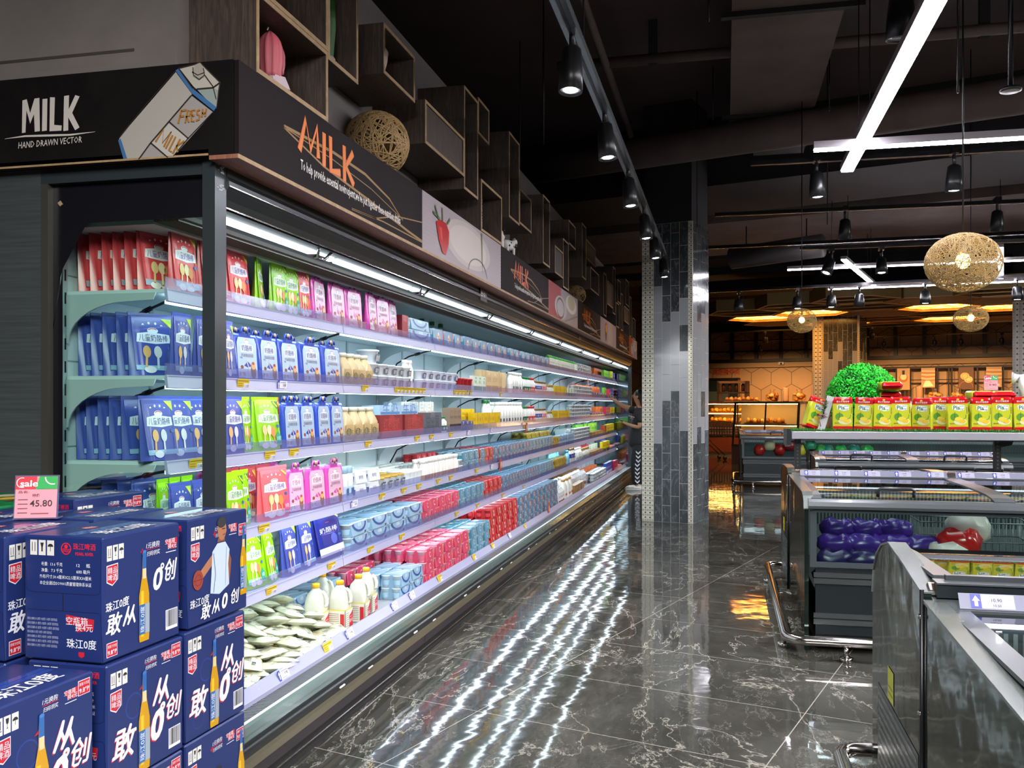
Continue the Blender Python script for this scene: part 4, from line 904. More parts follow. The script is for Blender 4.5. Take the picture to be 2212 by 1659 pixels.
def pack(kind, c_sleeve, c_cup, acc, w=.17, h=.07, d=.16, near=True, style='arc'):
    t = thing('yogurt_pack' if near else 'cup_pack', 'x', 'yogurt pack', (0, 0, 0)); ms = mat(c_sleeve, .3); mc = mat(c_cup, .3); ma = mat(acc, .35)
    b = MB(); q = d/2
    b.prism([(q, .004), (q - .012, h - .004), (q - .016, h), (-q + .016, h), (-q + .012, h - .004), (-q, .004), (-q + .004, 0), (q - .004, 0)], -w/2 + .024, w/2 - .006, ms, 'y')
    b.plane((q + .0006, 0, 0), (0, 1, 0), (-.17, 0, .985), .0004); y0, y1 = -w/2 + .024, w/2 - .006; W = y1 - y0
    if style == 'arc':
        b.disc(y0 + W*.5, h*.95, W*.42, h*.72, ma, 1, 16, PI, 2*PI); b.disc(y0 + W*.5, h*.95, W*.33, h*.55, ms, 2, 16, PI, 2*PI); b.text('轻醇', y0 + W*.5, h*.78, .02, M_WHITE, 3, 0, .01); b.line([(y0 + W*.72, h*.1), (y0 + W*.82, h*.2)], .008, mat('#26304a', .4), 3)
    elif style == 'C': b.ring(y0 + W*.55, h*.5, .014, .004, M_WHITE, 2, 14, .6, 2*PI - .6); b.rect(y0, h*.08, y0 + W*.1, h*.9, ma, 1); b.line([(y1 - .008, h*.1), (y1 - .004, h*.9)], .006, mat('#e8c86a', .4), 2)
    elif style == 'flower':
        for a in range(5): b.disc(y0 + W*.5 + .014*math.cos(a*1.256), h*.5 + .014*math.sin(a*1.256), .008, .008, M_WHITE if a % 2 else mat('#e8a040', .4), 2, 8)
        b.line([(y1 - .012, h*.05), (y1 - .004, h*.95)], .012, mat('#d8502c', .4), 2)
    elif style == 'jar': b.disc(y0 + W*.5, h*.5, .022, .024, mat('#d8a8a8', .4), 1, 14); b.text('酸奶', y0 + W*.5, h*.5, .022, mat('#7a1414', .4), 2, 0, .01); b.line([(y0 + .006, h*.05), (y0 + .006, h*.95)], .005, mat('#e8d0a0', .4), 2)
    else: b.text('鲜牛奶', y0 + W*.5, h*.5, .022, ma, 2, 0, .01)
    b.plane((0, 0, h), (1, 0, 0), (0, 1, 0), .0004); b.rect(-q + .02, y0 + .01, q - .02, y1 - .01, ma if style == 'C' else ms, 1)
    if style in ('C', 'jar'): b.disc(-.02, y0 + W*.4, .02, .03, mat('#f4d8c0', .4), 2, 10); b.line([(-.05, y0 + .02), (.04, y1 - .02)], .012, mat('#f0c0c4', .35), 2)
    else: b.line([(-.05, y0 + .02), (.05, y1 - .02)], .012, M_WHITE, 2)
    b.free()
    cm = MB() if near else b
    def cup(bb, y, x, z):
        bb.lathe([(.022, z + .0), (.030, z + h*.86), (.034, z + h*.9), (.034, z + h*.94)], mc, (x, y, 0), 12)
        bb.lathe([(.0245, z + h*.2), (.0285, z + h*.6)], ma if style != 'arc' else mat('#9fc4d8', .3), (x + .001, y - .001, 0), 12, True, False)
    if near:
        b.build('card_sleeve', t)
        for x in (-d*.25, d*.25):
            for y in (-w/2 + .035, w/2 - .035):
                cb = MB(); cup(cb, y if y > 0 else y, x, 0); cb.build('cup', t)
    else:
        for x in (-d*.25, d*.25): cup(b, -w/2 + .032, x, 0)
        b.build('card_sleeve', t)
    PROTO[kind] = (t, w, h, d)
pack('lblue', '#88aac2', '#bccfd9', '#2f4c8a', w=.22, style='arc'); pack('pinkpk', '#cf3f62', '#e0a8b4', '#d8607c', style='C'); pack('bluepk', '#5a8ba8', '#b4cbd4', '#2f7f8c', style='C')
pack('redpk', '#b8202a', '#d03038', '#d04048', style='jar'); pack('yelpk', '#c4a41c', '#d8c860', '#7a5a14', style='txt'); pack('aqua', '#5480a0', '#a4c4d4', '#2f86a8', near=False, style='flower')
pack('whitepk', '#dde4e8', '#e8ecf0', '#3a4a8a', style='txt', w=.2); pack('darkyel', '#8f7a20', '#d8c860', '#5a4a14', near=False, style='txt', w=.14, h=.06)
def bottle(kind, prof, body, cap, band=None, txt='', tcol='#ffffff', r=.03, h=.2, square=False, hgt_lab=(.12, .5)):
    t = thing('milk_bottle', 'x', 'bottle', (0, 0, 0)); b = MB(); mb = mat(body, .25)
    if square:
        rings = []
        for rr, z in prof[:-1] if False else prof:
            k = .35 if z < h*.72 else .8
            rings.append([(rr*r*math.copysign(abs(math.cos(a))**k, math.cos(a)), rr*r*math.copysign(abs(math.sin(a))**k, math.sin(a)), z) for a in [2*PI*(j + .5)/20 for j in range(20)]])
        b.loft(rings, mb)
    else: b.lathe([(rr*r, z) for rr, z in prof], mb, n=16)
    b.build('bottle_body', t)
    b = MB(); zt = prof[-1][1]; rc = prof[-1][0]*r + .004; b.lathe([(rc, zt - .004), (rc, zt + .016), (rc*.9, zt + .02)], mat(cap, .35), n=14); b.build('cap', t)
    if band:
        b = MB(); z0, z1 = hgt_lab[0]*h, hgt_lab[1]*h
        if square:
            b.plane((r + .0012, 0, 0), (0, 1, 0), (0, 0, 1)); b.rect(-r*.9, z0, r*.9, z1, mat(band, .35), 1)
            if txt: b.text(txt, 0, (z0+z1)/2, .026, mat(tcol, .4), 2, 0, .015, fit=r*1.5)
            b.ring(-r*.3, (z0+z1)/2, r*.5, .004, mat(tcol, .4), 3, 14, .5, 5.6) if kind == 'beige' else None
            b.free()
        else:
            b.lathe([(r*1.015, z0), (r*1.015, z1)], mat(band, .35), n=16, cap=False); b.plane((r*1.02, 0, 0), (0, 1, 0), (0, 0, 1)); b.rect(-r*.45, (z0+z1)/2 - .012, r*.45, (z0+z1)/2 + .012, mat(tcol, .4), 1)
            if txt: b.text(txt, 0, (z0+z1)/2, .016, mat(band, .4), 2)
            b.free()
        b.build('label', t)
    PROTO[kind] = (t, 2*r, zt + .02, 2*r)
RP = [(.9, 0), (1, .006), (1, .10), (.95, .125), (.55, .15), (.5, .165)]
SQ = [(.92, 0), (1, .008), (1, .105), (.9, .13), (.55, .155), (.5, .17)]
bottle('beige', SQ, '#cdb98c', '#e6e0d0', '#c4a873', '优酸C', '#2f5a50', .034, .17, True, (.10, .55)); bottle('gcap', RP, '#e6ece4', '#1f7a3a', '#1f5a3a', '', '#dfe8df', .031, .16); bottle('rcap', RP, '#f0e8e4', '#c42a2a', '#c4282c', '', '#f0dfdc', .031, .16)
bottle('wbot', RP, '#eef0e8', '#e8e8e4', '#d8dcd8', '', '#3a3a44', .033, .16); bottle('bbot', RP, '#d8d4cc', '#8a6434', '#2c3a94', '', '#e0e0f0', .03, .16, False, (.45, .75)); bottle('pbot', RP, '#d8c4b4', '#8a6434', '#d86878', '', '#f0e0e0', .03, .16, False, (.45, .75))
bottle('sbot', [(.9, 0), (1, .006), (1, .065), (.6, .085), (.55, .095)], '#d8d8cc', '#b08a44', '#c8ccbc', '', '#2f6a6a', .028, .10); bottle('tall', [(.9, 0), (1, .01), (1, .15), (.6, .19), (.45, .205)], '#eef0ea', '#c89a5a', '#e8e8e0', '', '#c43a3a', .036, .21)
bottle('cyan', RP, '#7fd4e8', '#58c0dc', None, '', '#ffffff', .03, .15); bottle('slim', [(.9, 0), (1, .006), (.97, .08), (.7, .10), (.7, .115)], '#ece8e0', '#e8e8e4', '#d8a83a', '', '#d04030', .021, .115, False, (.05, .3))
bottle('jar', [(.9, 0), (1, .006), (1, .07), (.95, .085), (.75, .095)], '#dfe8ec', '#9cc0d4', '#b4cce0', '', '#3a62a0', .034, .095)
def tub(kind, body, lid, ink, r=.035, h=.045, txt=''):
    t = thing('yogurt_tub', 'x', 'tub', (0, 0, 0)); b = MB(); b.lathe([(r*.78, 0), (r*.82, .003), (r*.95, h*.85), (r*1.03, h*.88), (r*1.03, h*.93)], mat(body, .3), n=18)
    if ink: b.plane((r*.93, 0, 0), (0, 1, 0), (.16, 0, .98)); b.rect(-r*.5, h*.15, r*.5, h*.72, mat(ink, .4), 3); b.text(txt or '酸奶', 0, h*.42, h*.45, mat('#f0f0f0', .4), 4, 0, .01, fit=r*.8); b.free()
    b.build('cup', t); b = MB(); b.lathe([(r*1.08, h*.90), (r*1.10, h), (r*.98, h*1.04), (0.001, h*1.03)], mat(lid, .3), n=18); b.build('lid', t)
    PROTO[kind] = (t, 2.2*r, h*1.04, 2.2*r)
tub('greytub', '#c8ccd0', '#dfe4e6', '#5a5e68'); tub('bigtub', '#c8ccd0', '#e8ecee', '#7a8088', .062, .075); tub('bluetub', '#dfe2ea', '#d0d6dc', '#38407e', .036, .05); tub('redtub', '#a81c24', '#c4202a', None, .034, .10); tub('ytub', '#dfe2dc', '#c49a1c', '#2f4a6a', .046, .075); tub('wtub', '#e8ece6', '#f0f4ee', None, .036, .055); tub('stub', '#d4d8d8', '#e4e8e8', '#6a6e72', .032, .042)
def carton(kind, body, topc, ink, w=.055, d=.055, h=.13, gable=True, txt='牛奶'):
    t = thing('milk_carton', 'x', 'carton', (0, 0, 0)); b = MB(); mb = mat(body, .35); hh = h*.78 if gable else h
    b.box(-d/2, -w/2, 0, d/2, w/2, hh, mb)
    if gable:
        b.prism([(-d/2, hh), (d/2, hh), (.003, h*.95), (.003, h), (-.003, h), (-.003, h*.95)], -w/2, w/2, mat(topc, .35), 'y')
    b.plane((d/2, 0, 0), (0, 1, 0), (0, 0, 1)); b.rect(-w*.45, hh*.05, w*.45, hh*.32, mat(ink, .4), 1); b.text(txt, 0, hh*.6, w*.4, mat(ink, .4), 1, 0, .01, fit=w*.7); b.disc(0, hh*.85, w*.12, w*.12, mat(topc, .4), 1, 10); b.free()
    b.build('box_body', t); PROTO[kind] = (t, w, h, d)
carton('gcar', '#e2e4d8', '#4fb43a', '#7a7a58', .038, .05, .15); carton('wcar', '#e8ecee', '#dfe4e6', '#9a3a3a', .06, .06, .15); carton('cow', '#8f7d6c', '#7a6858', '#17171a', .055, .05, .17, False); carton('redbox', '#8c2c34', '#b43a40', '#c4484c', .21, .12, .14, False, '红枣酸奶')
carton('bluebox', '#54606e', '#6a7888', '#3a4452', .21, .12, .14, False, '益生菌'); carton('skybox', '#a8cce4', '#c0dcf0', '#5a8ac0', .2, .12, .055, False); carton('whitebox', '#dfe8e4', '#e8eeea', '#c8b494', .15, .12, .075, False); carton('orbox', '#9a6a34', '#b88a4a', '#d8b070', .16, .12, .12, False, '奶')
carton('yelbag', '#e0bc14', '#f0d42a', '#b8901a', .065, .03, .11, False, '乳酪'); carton('gbag', '#e0ecdc', '#2fae4a', '#1f9a3a', .07, .03, .12, False, '乳'); carton('tanbag', '#cbb083', '#d9c69a', '#a4845a', .095, .05, .16, False, '豆奶'); carton('redbag', '#cf2f2c', '#e85a2c', '#f0a03a', .09, .04, .15, False, '肠'); carton('orgbag', '#e8702c', '#f09a3a', '#d83a2c', .14, .08, .13, False, '棒')
carton('limebag', '#6fd43a', '#f0e04a', '#2f9a3a', .07, .04, .15, False, '果'); carton('yel2', '#f0d818', '#e8c010', '#3a6a2c', .09, .04, .16, False, '片'); carton('blbag', '#2c4ab0', '#3a5ac8', '#e0e4f0', .07, .04, .16, False, '肠'); carton('pkbag', '#d8285a', '#e8487a', '#f0c0d0', .08, .04, .15, False, '火腿')
carton('cupbox', '#56588c', '#dfe0ea', '#3a3c6c', .12, .1, .075, False, '果杯')
def sausage(kind, c):
    t = thing('sausage_roll', 'x', 'sausage', (0, 0, 0)); b = MB(); b.T = Matrix.Rotation(PI/2, 4, 'Y'); b.lathe([(.01, -.07), (.026, -.06), (.028, 0), (.026, .06), (.01, .07)], mat(c, .35), (-.028, 0, 0), 12); b.T = None; b.build('casing', t); PROTO[kind] = (t, .056, .056, .14)
sausage('saus', '#c8705c'); sausage('saus2', '#a0503c')
DESC = {'red': ('red cheese-stick pouch', 'red pouches'), 'green': ('lime green cheese-stick pouch', 'green pouches'), 'blue': ('blue cheese-stick pouch', 'blue pouches'), 'pink': ('wide salmon pink cheese-stick pouch', 'pink pouches'), 'navy': ('crumpled navy blue pouch', 'navy pouches'),
 'bhang': ('blue-edged pouch with hook clips', 'blue hook-clip pouches'), 'phang': ('magenta-edged pouch with hook clips', 'magenta hook-clip pouches'), 'lblue': ('pale blue arc-printed yogurt pack', 'pale blue packs'), 'pinkpk': ('pink yogurt multipack', 'pink packs'), 'bluepk': ('teal blue yogurt multipack', 'teal packs'),
 'redpk': ('red yogurt multipack', 'red packs'), 'yelpk': ('mustard yellow yogurt multipack', 'yellow packs'), 'aqua': ('grey-blue four-cup pack', 'grey-blue packs'), 'whitepk': ('white yogurt multipack', 'white packs'), 'darkyel': ('olive yellow cup pack', 'olive packs'), 'beige': ('beige square yogurt bottle', 'beige bottles'),
 'gcap': ('white bottle with green cap', 'green-cap bottles'), 'rcap': ('white bottle with red cap', 'red-cap bottles'), 'wbot': ('plain white milk bottle', 'white bottles'), 'bbot': ('blue-labelled brown-cap bottle', 'blue-label bottles'), 'pbot': ('pink-labelled brown-cap bottle', 'pink-label bottles'), 'sbot': ('squat gold-cap bottle', 'squat bottles'), 'tall': ('tall white bottle', 'tall bottles'),
 'cyan': ('cyan drink bottle', 'cyan bottles'), 'slim': ('slim white drinking yogurt', 'slim bottles'), 'jar': ('pale glass yogurt jar', 'yogurt jars'), 'greytub': ('grey-printed yogurt tub', 'grey tubs'), 'bigtub': ('large white-lidded tub', 'large tubs'), 'bluetub': ('white tub with blue print', 'blue-print tubs'), 'redtub': ('dark red tall tub', 'red tubs'),
 'ytub': ('white tub with yellow lid', 'yellow-lid tubs'), 'wtub': ('plain white yogurt tub', 'white tubs'), 'stub': ('small pale tub', 'small pale tubs'), 'gcar': ('slim carton with green gable', 'green-top cartons'), 'wcar': ('white gable milk carton', 'white cartons'), 'cow': ('brown carton with black spots', 'brown cartons'), 'redbox': ('shrink-wrapped dark red carton pack', 'dark red boxes'), 'bluebox': ('shrink-wrapped slate blue carton pack', 'slate boxes'),
 'skybox': ('flat sky blue box', 'sky blue boxes'), 'whitebox': ('white gift box', 'white boxes'), 'orbox': ('brown cardboard milk box', 'brown boxes'), 'yelbag': ('yellow dairy sachet', 'yellow sachets'), 'gbag': ('green and white sachet', 'green sachets'), 'tanbag': ('tan soy milk bag', 'tan bags'), 'redbag': ('red snack bag', 'red bags'), 'orgbag': ('orange snack bag', 'orange bags'), 'limebag': ('lime and yellow snack bag', 'lime bags'),
 'yel2': ('bright yellow snack bag', 'yellow bags'), 'blbag': ('blue sausage bag', 'blue bags'), 'pkbag': ('crimson ham bag', 'crimson bags'), 'cupbox': ('violet fruit-cup box', 'violet boxes'), 'saus': ('thick pink sausage roll', 'sausage rolls'), 'saus2': ('brown sausage roll', 'brown sausages')}
bpy.context.view_layer.update()
for k_ in PROTO: kids(PROTO[k_][0]); [kids(c) for c in kids(PROTO[k_][0])]
USED = set(); CNT = {}
def place(kind, loc, rz=0, scale=None, label='', group=''):
    t = PROTO[kind][0]
    key = label
    if key in CNT: CNT[key] += 1; label = label + ', %s one' % nth(CNT[key])
    else: CNT[key] = 1
    if kind not in USED:
        USED.add(kind); t.location = loc; t.rotation_euler = rz if isinstance(rz, tuple) else (0, 0, rz)
        if scale: t.scale = scale
        t['label'] = label; t['group'] = group; return t
    return dup(t, loc, rz, scale, label, group)
rj = random.Random(11); RUN = {}
def row(si, kind, ya, yb, n, layers=1, deep=1, jit=.003, rot=.04, xoff=0, lean=0, zs=1, z0=0, gap=.96, xs=None, dstep=None, note='', fillz=False):
    t, w, h, d = PROTO[kind]; p = (yb - ya)/n; dn, gr = DESC[kind]; sn = SHN[si]
    key = (si, kind); RUN[key] = RUN.get(key, 0) + 1; rn = RUN[key]
    rtxt = '' if rn == 1 else ' in its %s run' % nth(rn)
    sy = p/w*gap; sx = xs if xs else min(1.1, max(.75, sy)); st = dstep or d*sx*1.04
    for L in range(layers):
        for k in range(deep):
            for i in range(n):
                x = shx(si) - d*sx/2 - xoff - k*st + rj.uniform(-jit, jit)*1.5; y = ya + p*(i + .5) + rj.uniform(-jit, jit); z = shz(si) + z0 + L*h*zs + .0005
                if y > 16.12: continue
                lab = dn + ', %s along%s' % (nth(i + 1), rtxt)
                if layers > 1: lab += ', ' + ({0: 'bottom', layers - 1: 'top'}.get(L, 'middle') if layers < 4 else nth(L + 1)) + ' layer'
                if deep > 1: lab += [', front', ', behind', ', back', ', deepest', ', hindmost'][min(k, 4)]
                lab += ', ' + sn
                ry = lean if not callable(lean) else lean(i)
                place(kind, (x, y, z), (0, ry, rj.uniform(-rot, rot)), (sx, sy, zs), lab, gr + ' on the ' + sn)
# Y positions from the near end: shelf runs
YS = {340: 2.797, 345: 2.81, 350: 2.823, 355: 2.837, 360: 2.85, 365: 2.864, 370: 2.878, 375: 2.892, 380: 2.906, 385: 2.92, 390: 2.934, 395: 2.948, 400: 2.963, 405: 2.978, 410: 2.992, 415: 3.007, 420: 3.022, 425: 3.037, 430: 3.053, 435: 3.068, 440: 3.084, 445: 3.099, 450: 3.115, 455: 3.131, 460: 3.147, 465: 3.163, 470: 3.18, 475: 3.196, 480: 3.213, 485: 3.23, 490: 3.247, 495: 3.264, 500: 3.281, 505: 3.299, 510: 3.317, 515: 3.334, 520: 3.352, 525: 3.371, 530: 3.389, 535: 3.407, 540: 3.426, 545: 3.445, 550: 3.464, 555: 3.483, 560: 3.503, 565: 3.523, 570: 3.542, 575: 3.562, 580: 3.583, 585: 3.603, 590: 3.624, 595: 3.645, 600: 3.666, 605: 3.687, 610: 3.709, 615: 3.73, 620: 3.752, 625: 3.775, 630: 3.797, 635: 3.82, 640: 3.843, 645: 3.866, 650: 3.89, 655: 3.913, 660: 3.937, 665: 3.962, 670: 3.986, 675: 4.011, 680: 4.036, 685: 4.061, 690: 4.087, 695: 4.113, 700: 4.139, 705: 4.166, 710: 4.192, 715: 4.22, 720: 4.247, 725: 4.275, 730: 4.303, 735: 4.332, 740: 4.36, 745: 4.39, 750: 4.419, 755: 4.449, 760: 4.479, 765: 4.51, 770: 4.541, 775: 4.573, 780: 4.604, 785: 4.637, 790: 4.669, 795: 4.702, 800: 4.736, 805: 4.77, 810: 4.804, 815: 4.839, 820: 4.874, 825: 4.91, 830: 4.947, 835: 4.983, 840: 5.021, 845: 5.058, 850: 5.097, 855: 5.136, 860: 5.175, 865: 5.215, 870: 5.256, 875: 5.297, 880: 5.339, 885: 5.381, 890: 5.424, 895: 5.468, 900: 5.512, 905: 5.557, 910: 5.603, 915: 5.649, 920: 5.696, 925: 5.744, 930: 5.792, 935: 5.842, 940: 5.892, 945: 5.943, 950: 5.994, 955: 6.047, 960: 6.1, 965: 6.155, 970: 6.21, 975: 6.266, 980: 6.323, 985: 6.382, 990: 6.441, 995: 6.501, 1000: 6.562, 1005: 6.624, 1010: 6.688, 1015: 6.753, 1020: 6.818, 1025: 6.885, 1030: 6.954, 1035: 7.023, 1040: 7.094, 1045: 7.166, 1050: 7.24, 1055: 7.315, 1060: 7.392, 1065: 7.47, 1070: 7.549, 1075: 7.631, 1080: 7.713, 1085: 7.798, 1090: 7.885, 1095: 7.973, 1100: 8.063, 1105: 8.155, 1110: 8.249, 1115: 8.346, 1120: 8.444, 1125: 8.545, 1130: 8.648, 1135: 8.753, 1140: 8.861, 1145: 8.971, 1150: 9.084, 1155: 9.2, 1160: 9.319, 1165: 9.44, 1170: 9.565, 1175: 9.693, 1180: 9.824, 1185: 9.958, 1190: 10.097, 1195: 10.239, 1200: 10.384, 1205: 10.534, 1210: 10.688, 1215: 10.847, 1220: 11.01, 1225: 11.177, 1230: 11.35, 1235: 11.528, 1240: 11.711, 1245: 11.901, 1250: 12.096, 1255: 12.297, 1260: 12.505, 1265: 12.72, 1270: 12.942, 1275: 13.172, 1280: 13.41, 1285: 13.656, 1290: 13.911, 1295: 14.176, 1300: 14.451, 1305: 14.736, 1310: 15.032, 1315: 15.34, 1320: 15.661, 1325: 15.995, 1330: 16.343, 1335: 16.706, 1340: 17.085, 1345: 17.481, 1350: 17.896, 1355: 18.33, 1360: 18.786, 1365: 19.264, 1370: 19.766, 1375: 20.295}
def Yr(u): 
    a = int(u//5*5); return YS[a] + (YS.get(a+5, YS[a]) - YS[a])*(u - a)/5
def r(si, kind, u0, u1, n, **k): row(si, kind, Yr(u0), Yr(u1), n, **k)
def Ydk(u): return Yr(u)*(1.752/1.88)
def rd(kind, u0, u1, n, **k): row(5, kind, Ydk(u0), Ydk(u1), n, **k)
def side_run(si, kind, y, xs_, label, rz=-PI/2 + .12, sc_=1.0):
    # pouches standing one behind another at the glass end, seen from their edges
    for i, x in enumerate(xs_):
        place(kind, (x, y, shz(si) + .0005), (0, -.06, rz + rj.uniform(-.06, .06)), (1, 1, sc_), '%s, %s from the rear behind the glass end' % (label, nth(i + 1)), label + 's behind the glass')
# top shelf
side_run(0, 'red', 2.93, [-2.20 + .047*i for i in range(6)], 'red pouch on the top shelf', R(-14))
r(0, 'red', 372, 490, 2, rot=.05); r(0, 'red', 492, 545, 1); r(0, 'green', 548, 580, 1, rot=.35, gap=1.1); r(0, 'green', 588, 650, 2, rot=.12, gap=1.0, jit=.006); r(0, 'red', 652, 670, 1, rot=.2, gap=1.1)
r(0, 'phang', 671, 866, 6, rot=.16, jit=.012, gap=.93, zs=1.22); r(0, 'redbox', 867, 880, 1, xs=.5); r(0, 'lblue', 882, 928, 1, layers=2, xs=.6); r(0, 'aqua', 932, 1186, 17, layers=1, rot=.06, zs=1.6, xs=.7)
for i, u in enumerate((975, 995, 1012)): place('gcap', (-2.10, Yr(u), shz(0)), 0, (1, 1, 1.15), 'dark-capped jar behind the blue packs, %s from the left, top shelf' % nth(i + 1), 'jars at the back of the top shelf')
r(0, 'gcar', 1186, 1245, 16, deep=1); r(0, 'stub', 1248, 1278, 6, layers=3, zs=1.1); r(0, 'cupbox', 1280, 1303, 4, zs=.7); r(0, 'orgbag', 1296, 1312, 3, xoff=.1, z0=.0, zs=1.3); r(0, 'limebag', 1304, 1318, 4); r(0, 'yel2', 1318, 1322, 1); r(0, 'blbag', 1322, 1330, 3, zs=.9)
# second shelf
side_run(1, 'blue', 2.93, [-2.19 + .05*i for i in range(5)], 'blue pouch on the second shelf', R(-20))
r(1, 'blue', 372, 462, 2, rot=.14, lean=.05); r(1, 'blue', 480, 508, 1, rot=.1); r(1, 'bhang', 509, 648, 3, rot=.05, gap=.97, zs=1.12); r(1, 'bhang', 648, 738, 2, rot=.03, gap=.97, zs=1.12)
r(1, 'bhang', 512, 735, 6, rot=.05, xoff=.05, zs=1.12, note='behind'); r(1, 'beige', 742, 802, 4, zs=.86); r(1, 'greytub', 804, 892, 5, layers=2, zs=1.35, deep=2); place('bigtub', (-1.96, Yr(822), shz(1) + .128), 0, None, 'large white tub alone on top of the grey tub stack', 'large tubs on the second shelf')
r(1, 'wbot', 888, 906, 3, zs=.95, xoff=.04); r(1, 'bluetub', 910, 990, 6, layers=2, zs=1.15, deep=2); r(1, 'redtub', 990, 1022, 4, zs=.9); r(1, 'gbag', 1022, 1050, 3, rot=.1); r(1, 'tanbag', 1046, 1105, 5, xoff=.04, rot=.2, zs=1.12); r(1, 'wbot', 1105, 1131, 5, zs=1.05)
r(1, 'gcap', 1131, 1147, 4, zs=.9); r(1, 'rcap', 1147, 1157, 3, zs=.9); r(1, 'bbot', 1157, 1170, 5, zs=.75); r(1, 'pbot', 1170, 1181, 5, zs=.75); r(1, 'sbot', 1182, 1196, 5); r(1, 'yelbag', 1197, 1222, 9, rot=.15); r(1, 'gbag', 1222, 1240, 6, zs=.85)
r(1, 'stub', 1240, 1280, 9, layers=3, zs=1.1); r(1, 'cupbox', 1281, 1304, 5); r(1, 'orgbag', 1262, 1312, 7, xoff=.13, zs=1.35); r(1, 'limebag', 1304, 1309, 1, zs=1.1); r(1, 'pkbag', 1312, 1318, 2); r(1, 'blbag', 1318, 1324, 2); r(1, 'saus', 1325, 1337, 9, layers=3, rot=.0); r(1, 'saus2', 1337, 1345, 5, layers=2)
# third shelf
for i, u in enumerate((352, 396, 440)): place('blue', (-1.92, Yr(u) + .03, shz(2)), (0, -.06, -.10), (1, .95, 1), 'blue cheese-stick pouch behind the glass, %s from the left, third shelf' % nth(i + 1), 'blue pouches on the third shelf')
side_run(2, 'blue', 2.93, [-2.20 + .045*i for i in range(5)], 'blue pouch edge-on on the third shelf', R(-22))
r(2, 'blue', 480, 530, 1); r(2, 'green', 530, 553, 1, rot=.1, gap=1.2, xoff=.02); r(2, 'green', 555, 609, 1, gap=1.0); r(2, 'red', 603, 618, 1, xoff=.03, gap=1.3); r(2, 'bhang', 612, 745, 4, gap=.99, zs=1.22); r(2, 'bhang', 620, 735, 4, xoff=.05, zs=1.22)
r(2, 'beige', 745, 818, 4, zs=.95); r(2, 'redbox', 818, 915, 2, zs=.95); r(2, 'bluebox', 915, 953, 1, zs=1.0); r(2, 'skybox', 818, 902, 2, z0=.134, xs=.9); r(2, 'whitebox', 900, 965, 4, z0=.12, xoff=.10, zs=1.2); r(2, 'gcap', 955, 968, 2, zs=.6); r(2, 'cow', 968, 995, 3, zs=1.0)
r(2, 'cupbox', 996, 1020, 3, zs=.9); r(2, 'yelbag', 996, 1040, 6, z0=.075, rot=.1, zs=.75, xoff=.06); r(2, 'yelbag', 1020, 1078, 10, rot=.15, zs=1.15); r(2, 'gcap', 1066, 1080, 2, xoff=.07, zs=1.25); r(2, 'wbot', 1078, 1131, 9, zs=1.15, deep=2); r(2, 'gcap', 1131, 1142, 3, zs=.95); r(2, 'rcap', 1142, 1158, 4, zs=.95)
r(2, 'bbot', 1158, 1170, 5, zs=.8); r(2, 'pbot', 1170, 1182, 5, zs=.8); r(2, 'sbot', 1183, 1195, 4); r(2, 'yelbag', 1196, 1232, 9, rot=.2, zs=1.1); r(2, 'stub', 1236, 1276, 9, layers=4, zs=1.05); r(2, 'cupbox', 1277, 1303, 5, zs=.9); r(2, 'skybox', 1275, 1295, 3, z0=.07, zs=1.5, xoff=.12)
r(2, 'orgbag', 1294, 1308, 2, zs=1.2, xoff=.06); r(2, 'pkbag', 1308, 1318, 3); r(2, 'yel2', 1318, 1328, 3, zs=.9); r(2, 'saus', 1329, 1340, 7, layers=2)
# fourth shelf
side_run(3, 'blue', 2.95, [-2.18 + .06*i for i in range(4)], 'blue pouch on the fourth shelf', R(-10))
r(3, 'blue', 372, 466, 2, zs=.95); r(3, 'green', 380, 460, 3, xoff=.07, note='b'); r(3, 'green', 490, 524, 1, gap=1.25); r(3, 'green', 525, 552, 1, xoff=.03, gap=1.3); r(3, 'pink', 552, 640, 1, gap=.72, zs=1.0, xs=1); r(3, 'red', 500, 640, 4, xoff=.11); r(3, 'phang', 500, 665, 6, xoff=.14, zs=1.35)
r(3, 'phang', 640, 664, 1, rot=.25, gap=1.3, zs=1.18, xoff=.03); r(3, 'phang', 664, 742, 2, zs=1.18); r(3, 'jar', 743, 765, 2, zs=1.5); r(3, 'whitepk', 766, 820, 2, layers=2, deep=2, zs=1.0); r(3, 'whitebox', 645, 785, 5, xoff=.22, z0=.0, zs=2.3, xs=.7); r(3, 'ytub', 820, 878, 4, deep=3); r(3, 'wtub', 880, 915, 4, layers=1, deep=4, zs=1.4)
r(3, 'wtub', 830, 960, 14, xoff=.2, deep=2, zs=1.6); r(3, 'slim', 915, 990, 16, deep=2, rot=.0); r(3, 'stub', 990, 1000, 2, layers=2); r(3, 'bluepk', 998, 1048, 4, layers=2, deep=2); r(3, 'redpk', 1035, 1066, 3, z0=.0, xoff=.0, layers=2, deep=2); r(3, 'redpk', 960, 1000, 4, xoff=.20, z0=.0, layers=2)
r(3, 'aqua', 1067, 1142, 10, layers=2, deep=2); r(3, 'bluepk', 1142, 1195, 8, layers=2, deep=1); r(3, 'darkyel', 1195, 1208, 3, layers=2); r(3, 'darkyel', 1150, 1200, 6, z0=.14, xoff=.06); r(3, 'skybox', 1208, 1240, 6, layers=2, zs=1.1); r(3, 'stub', 1241, 1275, 8, layers=4); r(3, 'whitebox', 1240, 1270, 4, z0=.0, xoff=.12, zs=2.2)
r(3, 'orbox', 1277, 1302, 4, zs=.7); r(3, 'limebag', 1262, 1306, 6, xoff=.12, zs=1.35); r(3, 'redbag', 1303, 1310, 2); r(3, 'yel2', 1311, 1326, 4, rot=.2); r(3, 'saus', 1327, 1342, 8, layers=2)
